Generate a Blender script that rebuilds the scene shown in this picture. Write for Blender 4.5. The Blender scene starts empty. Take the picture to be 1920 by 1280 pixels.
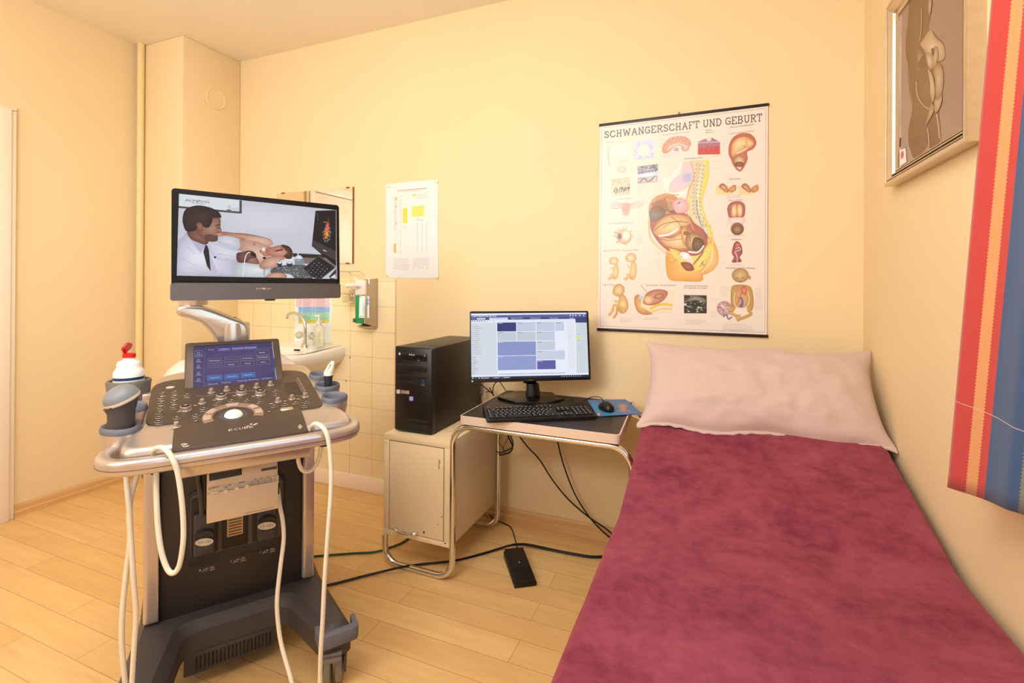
import bpy, bmesh, math, random
from mathutils import Vector, Matrix, noise
random.seed(7)
PI = math.pi
R = math.radians
SC = bpy.context.scene
COL = SC.collection

# ------------------------------------------------------------------ camera
FPX, YAW, PITCH, ROLL, CY, CAMH = 920.5, 22.3, 0.09, 0.324, 526.7, 1.2093
DY, HC, XP, YP, XL, XR, YF = 2.31, 2.6475, -2.8875, 1.928, -3.281, 0.546, -2.3
_y, _p, _r = R(YAW), R(PITCH), R(ROLL)
CF = Vector((-math.sin(_y)*math.cos(_p), math.cos(_y)*math.cos(_p), math.sin(_p)))
_R0 = Vector((math.cos(_y), math.sin(_y), 0)); _U0 = _R0.cross(CF)
CR = _R0*math.cos(_r) + _U0*math.sin(_r)
CU = -_R0*math.sin(_r) + _U0*math.cos(_r)
CO = Vector((0, 0, CAMH))
cd = bpy.data.cameras.new('camera'); cam = bpy.data.objects.new('camera', cd); COL.objects.link(cam)
cd.sensor_fit = 'HORIZONTAL'; cd.sensor_width = 36
cd.lens = 36*FPX/1920; cd.shift_y = (CY-640)/1920; cd.clip_start = 0.02
m = Matrix((CR, CU, -CF)).transposed().to_4x4(); m.translation = CO
cam.matrix_world = m
SC.camera = cam

# ------------------------------------------------------------------ world, light, exposure
W = bpy.data.worlds.new('World'); SC.world = W; W.use_nodes = True
bg = W.node_tree.nodes['Background']
sky = W.node_tree.nodes.new('ShaderNodeTexSky'); sky.sky_type = 'NISHITA'
sky.sun_elevation = R(38); sky.sun_rotation = R(250); sky.sun_disc = False
W.node_tree.links.new(sky.outputs[0], bg.inputs[0]); bg.inputs[1].default_value = 0.8

def area(name, loc, target, sx, sy, power, color):
    l = bpy.data.lights.new(name, 'AREA'); l.shape = 'RECTANGLE'; l.size = sx; l.size_y = sy
    l.energy = power; l.color = color
    o = bpy.data.objects.new(name, l); COL.objects.link(o); o.location = loc
    d = Vector(target)-Vector(loc); o.rotation_euler = d.to_track_quat('-Z', 'Y').to_euler()
    return o
area('ceiling_lamp_light', (-0.7, 0.15, 2.62), (-0.7, 0.15, 0), 1.3, 1.0, 29, (1.0, 0.98, 0.97))
area('room_lamp_light', (-1.8, -1.9, 2.2), (-1.3, 1.8, 0.9), 1.8, 1.3, 28, (1.0, 0.98, 0.97))
area('bounce_fill_light', (-1.1, -0.6, 1.9), (-1.2, 0.2, 2.65), 0.9, 0.9, 42, (1.0, 0.98, 0.97))  # added upward fill, no real lamp: stands in for flash bounced off the ceiling
SC.view_settings.view_transform = 'Standard'; SC.view_settings.look = 'None'
SC.view_settings.gamma = 1; SC.view_settings.use_curve_mapping = False
SC.view_settings.exposure = 0.0

# ------------------------------------------------------------------ helpers
def ray(x, y): return CF + CR*((x-960)/FPX) + CU*((CY-y)/FPX)
def hit(x, y, P, n):
    d = ray(x, y); n = Vector(n); return CO + d*(((Vector(P)-CO).dot(n))/d.dot(n))
def onX(x, y, c): return hit(x, y, (c, 0, 0), (1, 0, 0))
def onY(x, y, c): return hit(x, y, (0, c, 0), (0, 1, 0))
def onZ(x, y, c): return hit(x, y, (0, 0, c), (0, 0, 1))
def lin(c):
    c = c/255.0
    return c/12.92 if c <= 0.04045 else ((c+0.055)/1.055)**2.4
def rgb(r, g, b): return (lin(r), lin(g), lin(b), 1.0)

MATS = {}
def mat(name, col, rough=0.5, metal=0.0, spec=0.5, bump=0.0, bscale=200, var=0.0, vscale=8, emis=0, alpha=1, trans=0, coat=0, sheen=0, ior=1.45, aniso=0):
    if name in MATS: return MATS[name]
    m = bpy.data.materials.new(name); m.use_nodes = True; nt = m.node_tree; b = nt.nodes['Principled BSDF']
    c = rgb(*col) if max(col) > 1 else (*col, 1)
    b.inputs['Base Color'].default_value = c; b.inputs['Roughness'].default_value = rough
    b.inputs['Metallic'].default_value = metal; b.inputs['Specular IOR Level'].default_value = spec
    b.inputs['Transmission Weight'].default_value = trans; b.inputs['Coat Weight'].default_value = coat
    b.inputs['IOR'].default_value = ior; b.inputs['Sheen Weight'].default_value = sheen; b.inputs['Alpha'].default_value = alpha
    if emis: b.inputs['Emission Color'].default_value = c; b.inputs['Emission Strength'].default_value = emis
    if var or bump:
        tc = nt.nodes.new('ShaderNodeTexCoord')
    if var:
        n = nt.nodes.new('ShaderNodeTexNoise'); n.inputs['Scale'].default_value = vscale; n.inputs['Detail'].default_value = 6
        nt.links.new(tc.outputs['Object'], n.inputs['Vector'])
        mx = nt.nodes.new('ShaderNodeMix'); mx.data_type = 'RGBA'
        mx.inputs[6].default_value = tuple(v*(1-var) for v in c[:3])+(1,); mx.inputs[7].default_value = tuple(min(1, v*(1+var)) for v in c[:3])+(1,)
        nt.links.new(n.outputs['Fac'], mx.inputs[0]); nt.links.new(mx.outputs[2], b.inputs['Base Color'])
    if bump:
        n2 = nt.nodes.new('ShaderNodeTexNoise'); n2.inputs['Scale'].default_value = bscale; n2.inputs['Detail'].default_value = 4
        nt.links.new(tc.outputs['Object'], n2.inputs['Vector'])
        bp = nt.nodes.new('ShaderNodeBump'); bp.inputs['Strength'].default_value = bump; bp.inputs['Distance'].default_value = 0.002
        nt.links.new(n2.outputs['Fac'], bp.inputs['Height']); nt.links.new(bp.outputs[0], b.inputs['Normal'])
    MATS[name] = m; return m

def attr_mat(name, emis=0.0, rough=0.6, spec=0.3, coat=0.0, bump=0, croughness=0.08):
    if name in MATS: return MATS[name]
    m = bpy.data.materials.new(name); m.use_nodes = True; nt = m.node_tree; b = nt.nodes['Principled BSDF']
    a = nt.nodes.new('ShaderNodeVertexColor'); a.layer_name = 'Col'
    b.inputs['Roughness'].default_value = rough; b.inputs['Specular IOR Level'].default_value = spec
    b.inputs['Coat Weight'].default_value = coat; b.inputs['Coat Roughness'].default_value = croughness
    if emis:
        b.inputs['Base Color'].default_value = (0.01, 0.01, 0.01, 1)
        nt.links.new(a.outputs[0], b.inputs['Emission Color']); b.inputs['Emission Strength'].default_value = emis
    else: nt.links.new(a.outputs[0], b.inputs['Base Color'])
    MATS[name] = m; return m

class MB:
    def __init__(s): s.v = []; s.f = []; s.mi = []; s.c = {}; s.cur = 0; s.usecol = False
    def add(s, vs, fs, cols=None):
        b = len(s.v); s.v += [Vector(v) for v in vs]
        for k, f in enumerate(fs): s.f.append([i+b for i in f]); s.mi.append(s.cur)
        if cols is not None:
            s.usecol = True
            for i, c in enumerate(cols): s.c[b+i] = c
        return s
    def box(s, x0, x1, y0, y1, z0, z1, M=None):
        vs = [Vector((x, y, z)) for z in (z0, z1) for y in (y0, y1) for x in (x0, x1)]
        if M is not None: vs = [M @ v for v in vs]
        return s.add(vs, [(0, 2, 3, 1), (4, 5, 7, 6), (0, 1, 5, 4), (2, 6, 7, 3), (0, 4, 6, 2), (1, 3, 7, 5)])
    def ext(s, pts, vec):
        n = len(pts); pts = [Vector(p) for p in pts]; vec = Vector(vec)
        return s.add(pts+[p+vec for p in pts], [list(range(n))[::-1], list(range(n, 2*n))]+[(i, (i+1) % n, n+(i+1) % n, n+i) for i in range(n)])
    def loft(s, rings, cap=(True, True), closed=True):
        n = len(rings[0]); vs = [p for r in rings for p in r]; fs = []
        for k in range(len(rings)-1):
            for i in range(n if closed else n-1):
                j = (i+1) % n; fs.append((k*n+i, k*n+j, (k+1)*n+j, (k+1)*n+i))
        if cap[0]: fs.append(list(range(n))[::-1])
        if cap[1]: fs.append([(len(rings)-1)*n+i for i in range(n)])
        return s.add(vs, fs)
    def tube(s, pts, r, n=10, closed=False):
        pts = [Vector(p) for p in pts]; m_ = len(pts); rs = r if isinstance(r, (list, tuple)) else [r]*m_
        rings = []; up = None
        for i, p in enumerate(pts):
            a = pts[(i-1) % m_] if (closed or i > 0) else p; b = pts[(i+1) % m_] if (closed or i < m_-1) else p
            t = (b-a).normalized()
            if up is None:
                up = t.orthogonal().normalized()
            up = (up-t*up.dot(t)).normalized(); w = t.cross(up)
            rings.append([p+(up*math.cos(2*PI*k/n)+w*math.sin(2*PI*k/n))*rs[i] for k in range(n)])
        if closed: rings.append(rings[0]); return s.loft(rings, (False, False))
        return s.loft(rings)
    def lathe(s, prof, c=(0, 0, 0), n=24, M=None, cap=(True, True)):
        c = Vector(c); rings = []
        for r, z in prof:
            ring = [Vector((math.cos(2*PI*k/n)*r, math.sin(2*PI*k/n)*r, z)) for k in range(n)]
            if M is not None: ring = [M @ p for p in ring]
            rings.append([p+c for p in ring])
        return s.loft(rings, cap)
    def map(s, fn): s.v = [Vector(fn(v)) for v in s.v]; return s

def wmat(o):
    m = Matrix.Identity(4)
    while o is not None: m = o.matrix_basis @ m; o = o.parent
    return m
def catm(pts, n=6, closed=False):
    pts = [Vector(p) for p in pts]; out = []; L = len(pts)
    for i in range(L if closed else L-1):
        g = (lambda k: pts[k % L]) if closed else (lambda k: pts[min(max(k, 0), L-1)])
        p0, p1, p2, p3 = g(i-1), g(i), g(i+1), g(i+2)
        for k in range(n):
            t = k/n; out.append(0.5*((2*p1)+(p2-p0)*t+(2*p0-5*p1+4*p2-p3)*t*t+(3*p1-p0-3*p2+p3)*t**3))
    if not closed: out.append(pts[-1])
    return out

def obj(name, mb, mats, parent=None, bevel=0, seg=2, smooth=35, local=False, subd=0, label=None):
    """links ONE mesh; vertices come in world space unless local=True (the parent's space)"""
    me = bpy.data.meshes.new(name)
    mats = mats if isinstance(mats, (list, tuple)) else [mats]
    for m_ in mats: me.materials.append(m_)
    V = mb.v
    if parent is not None and not local:
        inv = wmat(parent).inverted(); V = [inv @ v for v in V]
    me.from_pydata([tuple(v) for v in V], [], mb.f)
    me.polygons.foreach_set('material_index', mb.mi)
    if mb.usecol:
        a = me.color_attributes.new('Col', 'FLOAT_COLOR', 'POINT')
        flat = []
        for i in range(len(V)): flat += list(mb.c.get(i, (1, 1, 1, 1)))
        a.data.foreach_set('color', flat)
    else:
        bm = bmesh.new(); bm.from_mesh(me)
        bmesh.ops.recalc_face_normals(bm, faces=bm.faces)
        if bevel:
            es = [e for e in bm.edges if len(e.link_faces) == 2 and e.calc_face_angle(0) > R(28)]
            bmesh.ops.bevel(bm, geom=es, offset=bevel, segments=seg, profile=0.5, affect='EDGES', clamp_overlap=True)
        bm.to_mesh(me); bm.free()
    me.polygons.foreach_set('use_smooth', [not mb.usecol]*len(me.polygons))
    if smooth < 180 and not mb.usecol: me.set_sharp_from_angle(angle=R(smooth))
    o = bpy.data.objects.new(name, me); COL.objects.link(o)
    if parent is not None: o.parent = parent
    if subd:
        md = o.modifiers.new('sub', 'SUBSURF'); md.levels = subd; md.render_levels = subd
    if label: o['label'] = label
    return o
def thing(name, label, cat, loc=(0, 0, 0), rz=0, group=None):
    o = bpy.data.objects.new(name, None); COL.objects.link(o); o.location = loc; o.rotation_euler = (0, 0, rz)
    o.empty_display_size = 0.05
    return tag(o, label, cat, group)
def tag(o, label, cat, group=None):
    o['label'] = label; o['category'] = cat
    if group: o['group'] = group
    return o
def struct(name, mb, m, parent=None, **k):
    o = obj(name, mb, m, parent, **k)
    if parent is None: o['kind'] = 'structure'
    return o
def inst(src, name, M, parent):
    o = src.copy(); o.name = name; COL.objects.link(o); o.parent = parent; o.matrix_basis = M
    return o
def rrect(x0, x1, y0, y1, r, n=6):
    out = []
    for cx, cy, a0 in ((x1-r, y1-r, 0), (x0+r, y1-r, 90), (x0+r, y0+r, 180), (x1-r, y0+r, 270)):
        for k in range(n+1):
            a = R(a0+90*k/n); out.append((cx+r*math.cos(a), cy+r*math.sin(a)))
    return out
def roundpoly(pts, r, n=5):
    """pts 2D (x,y[,radius]); rounds every corner"""
    out = []; L = len(pts)
    for i in range(L):
        p = Vector(pts[i][:2]); a = Vector(pts[i-1][:2]); b = Vector(pts[(i+1) % L][:2]); rr = pts[i][2] if len(pts[i]) > 2 else r
        da = (a-p); db = (b-p); rr = min(rr, da.length*.48, db.length*.48)
        A = p+da.normalized()*rr; B = p+db.normalized()*rr
        for k in range(n+1):
            t = k/n; out.append(A*(1-t)**2+p*2*t*(1-t)+B*t*t)
    return out

# -- prints: flat coloured shapes laid on a flat sheet
_TXT = {}
def textshape(s):
    if s in _TXT: return _TXT[s]
    cu = bpy.data.curves.new('t', 'FONT'); cu.body = s; cu.size = 1.0; cu.resolution_u = 2
    o = bpy.data.objects.new('t', cu); COL.objects.link(o)
    dg = bpy.context.evaluated_depsgraph_get(); me = o.evaluated_get(dg).to_mesh()
    vs = [v.co.copy() for v in me.vertices]; fs = [list(p.vertices) for p in me.polygons]
    o.evaluated_get(dg).to_mesh_clear(); bpy.data.objects.remove(o); bpy.data.curves.remove(cu)
    if not vs: return ([], [], 1)
    x0 = min(v.x for v in vs); x1 = max(v.x for v in vs)
    _TXT[s] = ([Vector((v.x-x0, v.y, 0)) for v in vs], fs, x1-x0); return _TXT[s]
def flush(P_, name, m_, parent, **k):
    o = obj(name, P_.mb, m_, parent, **k); P_.mb = MB(); return o
class Print:
    """shapes given in coordinates of a view of the photograph (origin ox,oy and zoom s), cast on a plane"""
    def __init__(s, P, n, tint=None):
        s.mb = MB(); s.P = Vector(P); s.n = Vector(n).normalized(); s.tint = tint; s.ox = s.oy = 0; s.s = 1; s.step = 1e-4; s.u = 0; s.cnt = 0
        if s.n.dot(CO-s.P) < 0: s.n = -s.n
    def view(s, ox, oy, z): s.ox, s.oy, s.s = ox, oy, z; return s
    def pt(s, x, y, L=1):
        h = hit(s.ox+x/s.s, s.oy+y/s.s, s.P+s.n*0, s.n); return h+s.n*(s.step*(L+s.u))
    def col(s, c):
        r = rgb(*c)
        if s.tint: r = tuple(min(1, r[i]/s.tint[i]) for i in range(3))+(1,)
        return r
    def nx(s): s.cnt += 1; s.u = (s.cnt % 45)*.02
    def poly(s, pts, c, L=1):
        s.nx()
        s.mb.add([s.pt(x, y, L) for x, y in pts], [list(range(len(pts)))], [s.col(c)]*len(pts))
    def blob(s, pts, ce, cc, L=1, smooth=True, ctr=None, n=4):
        s.nx(); p = [Vector((a, b, 0)) for a, b in pts]
        if smooth: p = catm(p, n, True)
        c = Vector((*ctr, 0)) if ctr else sum(p, Vector())/len(p); N = len(p)
        E, C = s.col(ce), s.col(cc); vs = []; cols = []; fs = []
        ks = (1, .8, .55, .3)
        for k in ks:
            q = [c+(a-c)*k for a in p]; vs += [s.pt(a.x, a.y, L+(1-k)*.09) for a in q]
            t = (1-k)**.8; cols += [tuple(E[i]*(1-t)+C[i]*t for i in range(4))]*N
        for r_ in range(len(ks)-1):
            for i in range(N): j = (i+1) % N; fs.append((r_*N+i, r_*N+j, (r_+1)*N+j, (r_+1)*N+i))
        vs.append(s.pt(c.x, c.y, L+.1)); cols.append(C); o_ = (len(ks)-1)*N
        for i in range(N): fs.append((o_+i, o_+(i+1) % N, len(vs)-1))
        s.mb.add(vs, fs, cols)
    def ell(s, cx, cy, rx, ry, ce, cc=None, L=1, rot=0, n=20):
        a = R(rot); P_ = []
        for k in range(n):
            t = 2*PI*k/n; x, y = rx*math.cos(t), ry*math.sin(t); P_.append((cx+x*math.cos(a)-y*math.sin(a), cy+x*math.sin(a)+y*math.cos(a)))
        s.blob(P_, ce, cc or ce, L, smooth=False)
    def line(s, pts, w, c, L=1, sm=False):
        s.nx(); p = [Vector((a, b, 0)) for a, b in pts]
        if sm: p = catm(p, 5)
        if not sm and len(p) > 2:
            for i in range(len(p)-1):
                t = (p[i+1]-p[i]); l = t.length
                if l < 1e-6: continue
                t = t/l*min(w*.35, l); s.line([tuple((p[i]-t)[:2]), tuple((p[i+1]+t)[:2])], w, c, L+.02*(i % 2))
            return
        vs = []
        for i, q in enumerate(p):
            t = (p[min(i+1, len(p)-1)]-p[max(i-1, 0)]).normalized(); nn = Vector((-t.y, t.x, 0))*(w/2)
            vs += [s.pt(q.x+nn.x, q.y+nn.y, L), s.pt(q.x-nn.x, q.y-nn.y, L)]
        s.mb.add(vs, [(2*i, 2*i+1, 2*i+3, 2*i+2) for i in range(len(p)-1)], [s.col(c)]*len(vs))
    def text(s, t, x0, y0, x1, y1, h, c, L=2):
        """baseline from (x0,y0) to (x1,y1), cap height h"""
        s.nx(); vs, fs, w = textshape(t); ex = Vector((x1-x0, y1-y0))/w; ey = -h/0.73
        s.mb.add([s.pt(x0+v.x*ex.x, y0+v.x*ex.y+v.y*ey, L) for v in vs], fs, [s.col(c)]*len(vs))
    def rows(s, x0, y0, x1, y1, n, dy, c, w=3, L=1, jag=.3):
        """n lines of writing too small to read"""
        for k in range(n):
            e = 1-random.random()*jag; s.line([(x0, y0+k*dy), (x0+(x1-x0)*e, y0+(y1-y0)*e+k*dy)], w, c, L)
# ------------------------------------------------------------------ materials
def wall_mat(name, c, v=0.03, rough=.75):
    return mat(name, c, rough, bump=0.12, bscale=260, var=v, vscale=3, spec=.25)
WY = wall_mat('yellow_plaster', (240, 218, 175))
WC = wall_mat('ceiling_plaster', (246, 236, 218))
TRIMY = mat('yellow_gloss_paint', (240, 217, 165), .35)
WHITE_P = mat('cream_gloss_paint', (246, 232, 214), .3, bump=.1, bscale=60)
BLACK = mat('black_plastic', (26, 22, 20), .42, bump=.1, bscale=900)
BLACKG = mat('black_gloss', (12, 11, 12), .15)
CHROME = mat('chrome', (224, 226, 230), .16, 1.0, bump=.04, bscale=40)
SILVER = mat('silver_paint', (200, 188, 178), .29, .68, coat=.3)
BRONZE = mat('dark_bronze_paint', (82, 69, 60), .42, .3)
DKGREY = mat('dark_grey_plastic', (70, 65, 66), .48, bump=.15, bscale=1500)
DKFACE = mat('charcoal_plastic', (50, 45, 43), .42, bump=.15, bscale=1500)
SLATE = mat('slate_rubber', (104, 106, 116), .6)
CREAMP = mat('cream_plastic', (226, 205, 170), .45, var=.04)
CREAMM = mat('cream_enamel', (236, 216, 176), .38, var=.05, vscale=5, bump=.1, bscale=30)
CABLEW = mat('ivory_cable', (236, 224, 200), .4)
CABLEB = mat('black_cable', (22, 18, 16), .4)
CABLEG = mat('green_cable', (44, 84, 50), .4)
PORC = mat('white_porcelain', (250, 242, 230), .12, coat=.6)
WHITEPL = mat('white_plastic', (240, 234, 226), .35)
REDPL = mat('red_plastic', (205, 30, 24), .3)
BLUEPL = mat('navy_print', (18, 52, 92), .4)
GLASS = mat('clear_glass', (245, 245, 240), .03, trans=1.0, ior=1.45)
GREENB = mat('green_liquid', (20, 150, 95), .3)

def nodes_mat(name):
    m = bpy.data.materials.new(name); m.use_nodes = True; nt = m.node_tree; return m, nt, nt.nodes['Principled BSDF']
def N(nt, t, **k):
    n = nt.nodes.new(t)
    for a, b in k.items(): setattr(n, a, b)
    return n
def mixc(nt, fac, a, b, mode='MIX'):
    mx = N(nt, 'ShaderNodeMix', data_type='RGBA', blend_type=mode)
    for i, v in ((0, fac), (6, a), (7, b)):
        if hasattr(v, 'node'): nt.links.new(v, mx.inputs[i])
        else: mx.inputs[i].default_value = v
    return mx.outputs[2]
# laminate planks running along X
FLOORM, nt, b = nodes_mat('laminate_planks')
geo = N(nt, 'ShaderNodeNewGeometry')
mp = N(nt, 'ShaderNodeMapping'); mp.inputs['Location'].default_value = (0.31, 0.0195, 0)
nt.links.new(geo.outputs['Position'], mp.inputs['Vector'])
br = N(nt, 'ShaderNodeTexBrick'); br.offset = 0.37; br.offset_frequency = 2
for k_, v_ in (('Scale', 1), ('Mortar Size', 0.0009), ('Mortar Smooth', .3), ('Brick Width', 0.78), ('Row Height', 0.1045), ('Bias', 0)): br.inputs[k_].default_value = v_
br.inputs['Color1'].default_value = rgb(232, 191, 128); br.inputs['Color2'].default_value = rgb(242, 205, 142); br.inputs['Mortar'].default_value = rgb(160, 112, 64)
nt.links.new(mp.outputs[0], br.inputs['Vector'])
mp2 = N(nt, 'ShaderNodeMapping'); mp2.inputs['Scale'].default_value = (1.6, 14, 1); nt.links.new(geo.outputs['Position'], mp2.inputs['Vector'])
nz = N(nt, 'ShaderNodeTexNoise'); nz.inputs['Scale'].default_value = 2.2; nz.inputs['Detail'].default_value = 7; nz.inputs['Distortion'].default_value = .6
nt.links.new(mp2.outputs[0], nz.inputs['Vector'])
rmp = N(nt, 'ShaderNodeMapRange'); rmp.inputs[1].default_value = .3; rmp.inputs[2].default_value = .7; rmp.inputs[3].default_value = 0; rmp.inputs[4].default_value = .32
nt.links.new(nz.outputs['Fac'], rmp.inputs[0])
c1 = mixc(nt, rmp.outputs[0], br.outputs['Color'], rgb(205, 150, 90))
nz2 = N(nt, 'ShaderNodeTexNoise'); nz2.inputs['Scale'].default_value = 5; mp3 = N(nt, 'ShaderNodeMapping'); mp3.inputs['Scale'].default_value = (1, 2.6, 1)
nt.links.new(geo.outputs['Position'], mp3.inputs['Vector']); nt.links.new(mp3.outputs[0], nz2.inputs['Vector'])
rm2 = N(nt, 'ShaderNodeMapRange'); rm2.inputs[1].default_value = .68; rm2.inputs[2].default_value = .8; rm2.inputs[4].default_value = .35; nt.links.new(nz2.outputs['Fac'], rm2.inputs[0])
c2 = mixc(nt, rm2.outputs[0], c1, rgb(196, 136, 78))
nt.links.new(c2, b.inputs['Base Color']); b.inputs['Roughness'].default_value = .36; b.inputs['Specular IOR Level'].default_value = .4
# wood baseboard
WOODM, nt, b = nodes_mat('baseboard_wood')
geo = N(nt, 'ShaderNodeNewGeometry'); mp = N(nt, 'ShaderNodeMapping'); mp.inputs['Scale'].default_value = (1.5, 1.5, 60)
nt.links.new(geo.outputs['Position'], mp.inputs['Vector']); nz = N(nt, 'ShaderNodeTexNoise'); nz.inputs['Scale'].default_value = 1.5; nz.inputs['Detail'].default_value = 5
nt.links.new(mp.outputs[0], nz.inputs['Vector'])
nt.links.new(mixc(nt, nz.outputs['Fac'], rgb(232, 196, 140), rgb(206, 154, 92)), b.inputs['Base Color']); b.inputs['Roughness'].default_value = .45
# wall tiles
TILEM, nt, b = nodes_mat('cream_wall_tiles')
geo = N(nt, 'ShaderNodeNewGeometry'); sep = N(nt, 'ShaderNodeSeparateXYZ'); nt.links.new(geo.outputs['Position'], sep.inputs[0])
cmb = N(nt, 'ShaderNodeCombineXYZ'); nt.links.new(sep.outputs[0], cmb.inputs[0]); nt.links.new(sep.outputs[2], cmb.inputs[1])
mp = N(nt, 'ShaderNodeMapping'); mp.inputs['Location'].default_value = (1.962+.157*20, -0.917+.1455*10, 0); nt.links.new(cmb.outputs[0], mp.inputs['Vector'])
br = N(nt, 'ShaderNodeTexBrick'); br.offset = 0
for k_, v_ in (('Scale', 1), ('Mortar Size', 0.0013), ('Mortar Smooth', .2), ('Brick Width', .157), ('Row Height', .1455)): br.inputs[k_].default_value = v_
br.inputs['Color1'].default_value = rgb(250, 232, 190); br.inputs['Color2'].default_value = rgb(246, 227, 182); br.inputs['Mortar'].default_value = rgb(205, 180, 135)
nt.links.new(mp.outputs[0], br.inputs['Vector']); nt.links.new(br.outputs['Color'], b.inputs['Base Color']); b.inputs['Roughness'].default_value = .18
bp = N(nt, 'ShaderNodeBump'); bp.inputs['Strength'].default_value = .4; bp.inputs['Distance'].default_value = .002; bp.invert = True
nt.links.new(br.outputs['Fac'], bp.inputs['Height']); nt.links.new(bp.outputs[0], b.inputs['Normal'])

# ------------------------------------------------------------------ the room
struct('floor', MB().box(XL-.1, XR+.1, YF-.1, DY+.1, -.05, 0), FLOORM)
struct('ceiling', MB().box(XL-.1, XR+.1, YF-.1, DY+.1, HC, HC+.05), WC)
struct('wall_back', MB().box(XL-.1, XR+.1, DY, DY+.1, 0, HC), WY)
struct('wall_left', MB().box(XL-.1, XL, YF, DY, 0, HC), WY)
struct('wall_front', MB().box(XL-.1, XR+.1, YF-.1, YF, 0, HC), WY)
WY0, WY1, WZ0, WZ1 = -1.1, 1.0, .92, 2.25
mb = MB(); mb.box(XR, XR+.12, YF, WY0, 0, HC); mb.box(XR, XR+.12, WY1, DY, 0, HC); mb.box(XR, XR+.12, WY0, WY1, 0, WZ0); mb.box(XR, XR+.12, WY0, WY1, WZ1, HC)
struct('wall_right', mb, WY)
struct('wall_pillar', MB().box(XL, XP, YP, DY, 0, HC), WY, bevel=.006, seg=3)
# window in the right wall
mb = MB()
for y0, y1 in ((WY0, WY0+.06), (WY1-.06, WY1), (-.08, -.02)): mb.box(XR+.05, XR+.1, y0, y1, WZ0, WZ1)
for z0, z1 in ((WZ0, WZ0+.06), (WZ1-.06, WZ1)): mb.box(XR+.05, XR+.1, WY0, WY1, z0, z1)
win = struct('window_1', mb, WHITE_P, bevel=.003)
obj('window_pane', MB().box(XR+.072, XR+.078, WY0+.02, WY1-.02, WZ0+.02, WZ1-.02), mat('window_glass', (250, 250, 250), 0.0, trans=1, ior=1.02), win)
obj('window_sill', MB().box(XR-.02, XR+.12, WY0-.03, WY1+.0, WZ0-.03, WZ0), WHITE_P, win, bevel=.004)
# baseboards
def bprof(t, h): return [(0, 0), (t, 0), (t, h*.42), (t*.7, h*.5), (t*.7, h*.86), (t*.35, h), (0, h)]
mb = MB().ext([(-1.65, DY-a, z) for a, z in bprof(.018, .062)], (XR+1.65, 0, 0)); struct('baseboard_back', mb, WOODM)
mb = MB().ext([(XL+a, 1.345, z) for a, z in bprof(.018, .062)], (0, YP-1.345, 0)); struct('baseboard_left', mb, WOODM)
mb = MB().ext([(XR-a, YF, z) for a, z in bprof(.018, .062)], (0, DY-.02-YF, 0)); struct('baseboard_right', mb, WOODM)
# door in the left wall
dr = struct('door_1', MB().box(XL, XL+.03, .36, 1.262, 0.004, 1.99), WHITE_P, bevel=.003)
mb = MB()
for z0, z1 in ((.25, .95), (1.1, 1.8)):
    for y0, y1 in ((.47, .76), (.85, 1.14)):
        mb.ext([(XL+.03, y, z) for y, z in ((y0, z0), (y1, z0), (y1, z1), (y0, z1))], (.008, 0, 0))
obj('door_panel', mb, WHITE_P, dr, bevel=.006)
obj('door_handle', MB().tube([(XL+.03, .44, 1.03), (XL+.08, .44, 1.03), (XL+.085, .56, 1.03)], .009), CHROME, dr)
mb = MB()
mb.box(XL, XL+.035, 1.262, 1.32, 0, 2.055); mb.box(XL, XL+.035, .302, .36, 0, 2.055); mb.box(XL, XL+.035, .36, 1.262, 1.995, 2.055)
mb.box(XL, XL+.022, 1.321, 1.343, 0, 2.054); mb.box(XL, XL+.022, .28, .301, 0, 2.054); mb.box(XL, XL+.022, .28, 1.343, 2.056, 2.075)
obj('door_casing', mb, WHITE_P, dr, bevel=.004)
# heating pipe in the corner beside the pillar
struct('trim_1', MB().tube([(XL+.044, YP-.02, 0.0), (XL+.044, YP-.02, HC)], .019, 16), TRIMY)
# tiled part of the back wall, with its skirting
mb = MB().box(XP, -1.652, DY-.012, DY, 0.08, 1.222); struct('trim_2', mb, TILEM, bevel=.002)
mb = MB().box(XP, -1.652, DY-.022, DY, 0, .085); struct('trim_3', mb, mat('skirting_tile', (250, 228, 204), .25), bevel=.004)
mb = MB().box(XP, -1.45, YP+.1, YP+.1, 0, .0)
# round vent ring cover on the pillar side
mb = MB().lathe([(.066, 0), (.066, .004), (.06, .006), (.057, .004), (.057, 0)], n=40, cap=(False, False)); Mv = Matrix.Translation((XP, 2.137, 2.342)) @ Matrix.Rotation(PI/2, 4, 'Y')
mb.lathe([(.057, 0), (.057, .0025)], n=40); mb.map(lambda v: Mv @ v)
struct('trim_4', mb, WY)

# ------------------------------------------------------------------ ultrasound machine
MA = R(54.5); ML = Vector((-1.152, .945, 0))
MM = Matrix.Translation(ML) @ Matrix.Rotation(MA, 4, 'Z'); MI = MM.inverted()
EX, EN = Vector((math.cos(MA), math.sin(MA), 0)), Vector((-math.sin(MA), math.cos(MA), 0))
def ly(x, y, c): return MI @ hit(x, y, ML+EN*c, EN)
def lz(x, y, c): return MI @ onZ(x, y, c)
PS = .2
def pz(y): return .835+PS*(y-.03)
PN = (Vector((0, 0, 1))-EN*PS).normalized(); PP = MM @ Vector((0, .03, .835))
def lp(x, y, off=0): return MI @ hit(x, y, PP+Vector((0, 0, off)), PN)
US = thing('ultrasound_machine', 'wheeled ultrasound machine with large tilted monitor, touch screen and silver control console', 'ultrasound machine', ML, MA)
L = dict(local=True)
def yoke(ins=0):
    return roundpoly([(-.30+ins, -.10+ins, .03), (-.205-ins, -.10+ins, .02), (-.142-ins, .235+ins, .05), (.132+ins, .235+ins, .05), (.20+ins, .0+ins, .02), (.285-ins, .0+ins, .03), (.25-ins, .36, .06), (.27-ins, .80, .05), (.22-ins, .86-ins, .05), (-.22+ins, .86-ins, .05), (-.27+ins, .80, .05), (-.255+ins, .36, .06)], .03, 6)
def yokez(p, top):
    return top
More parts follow.
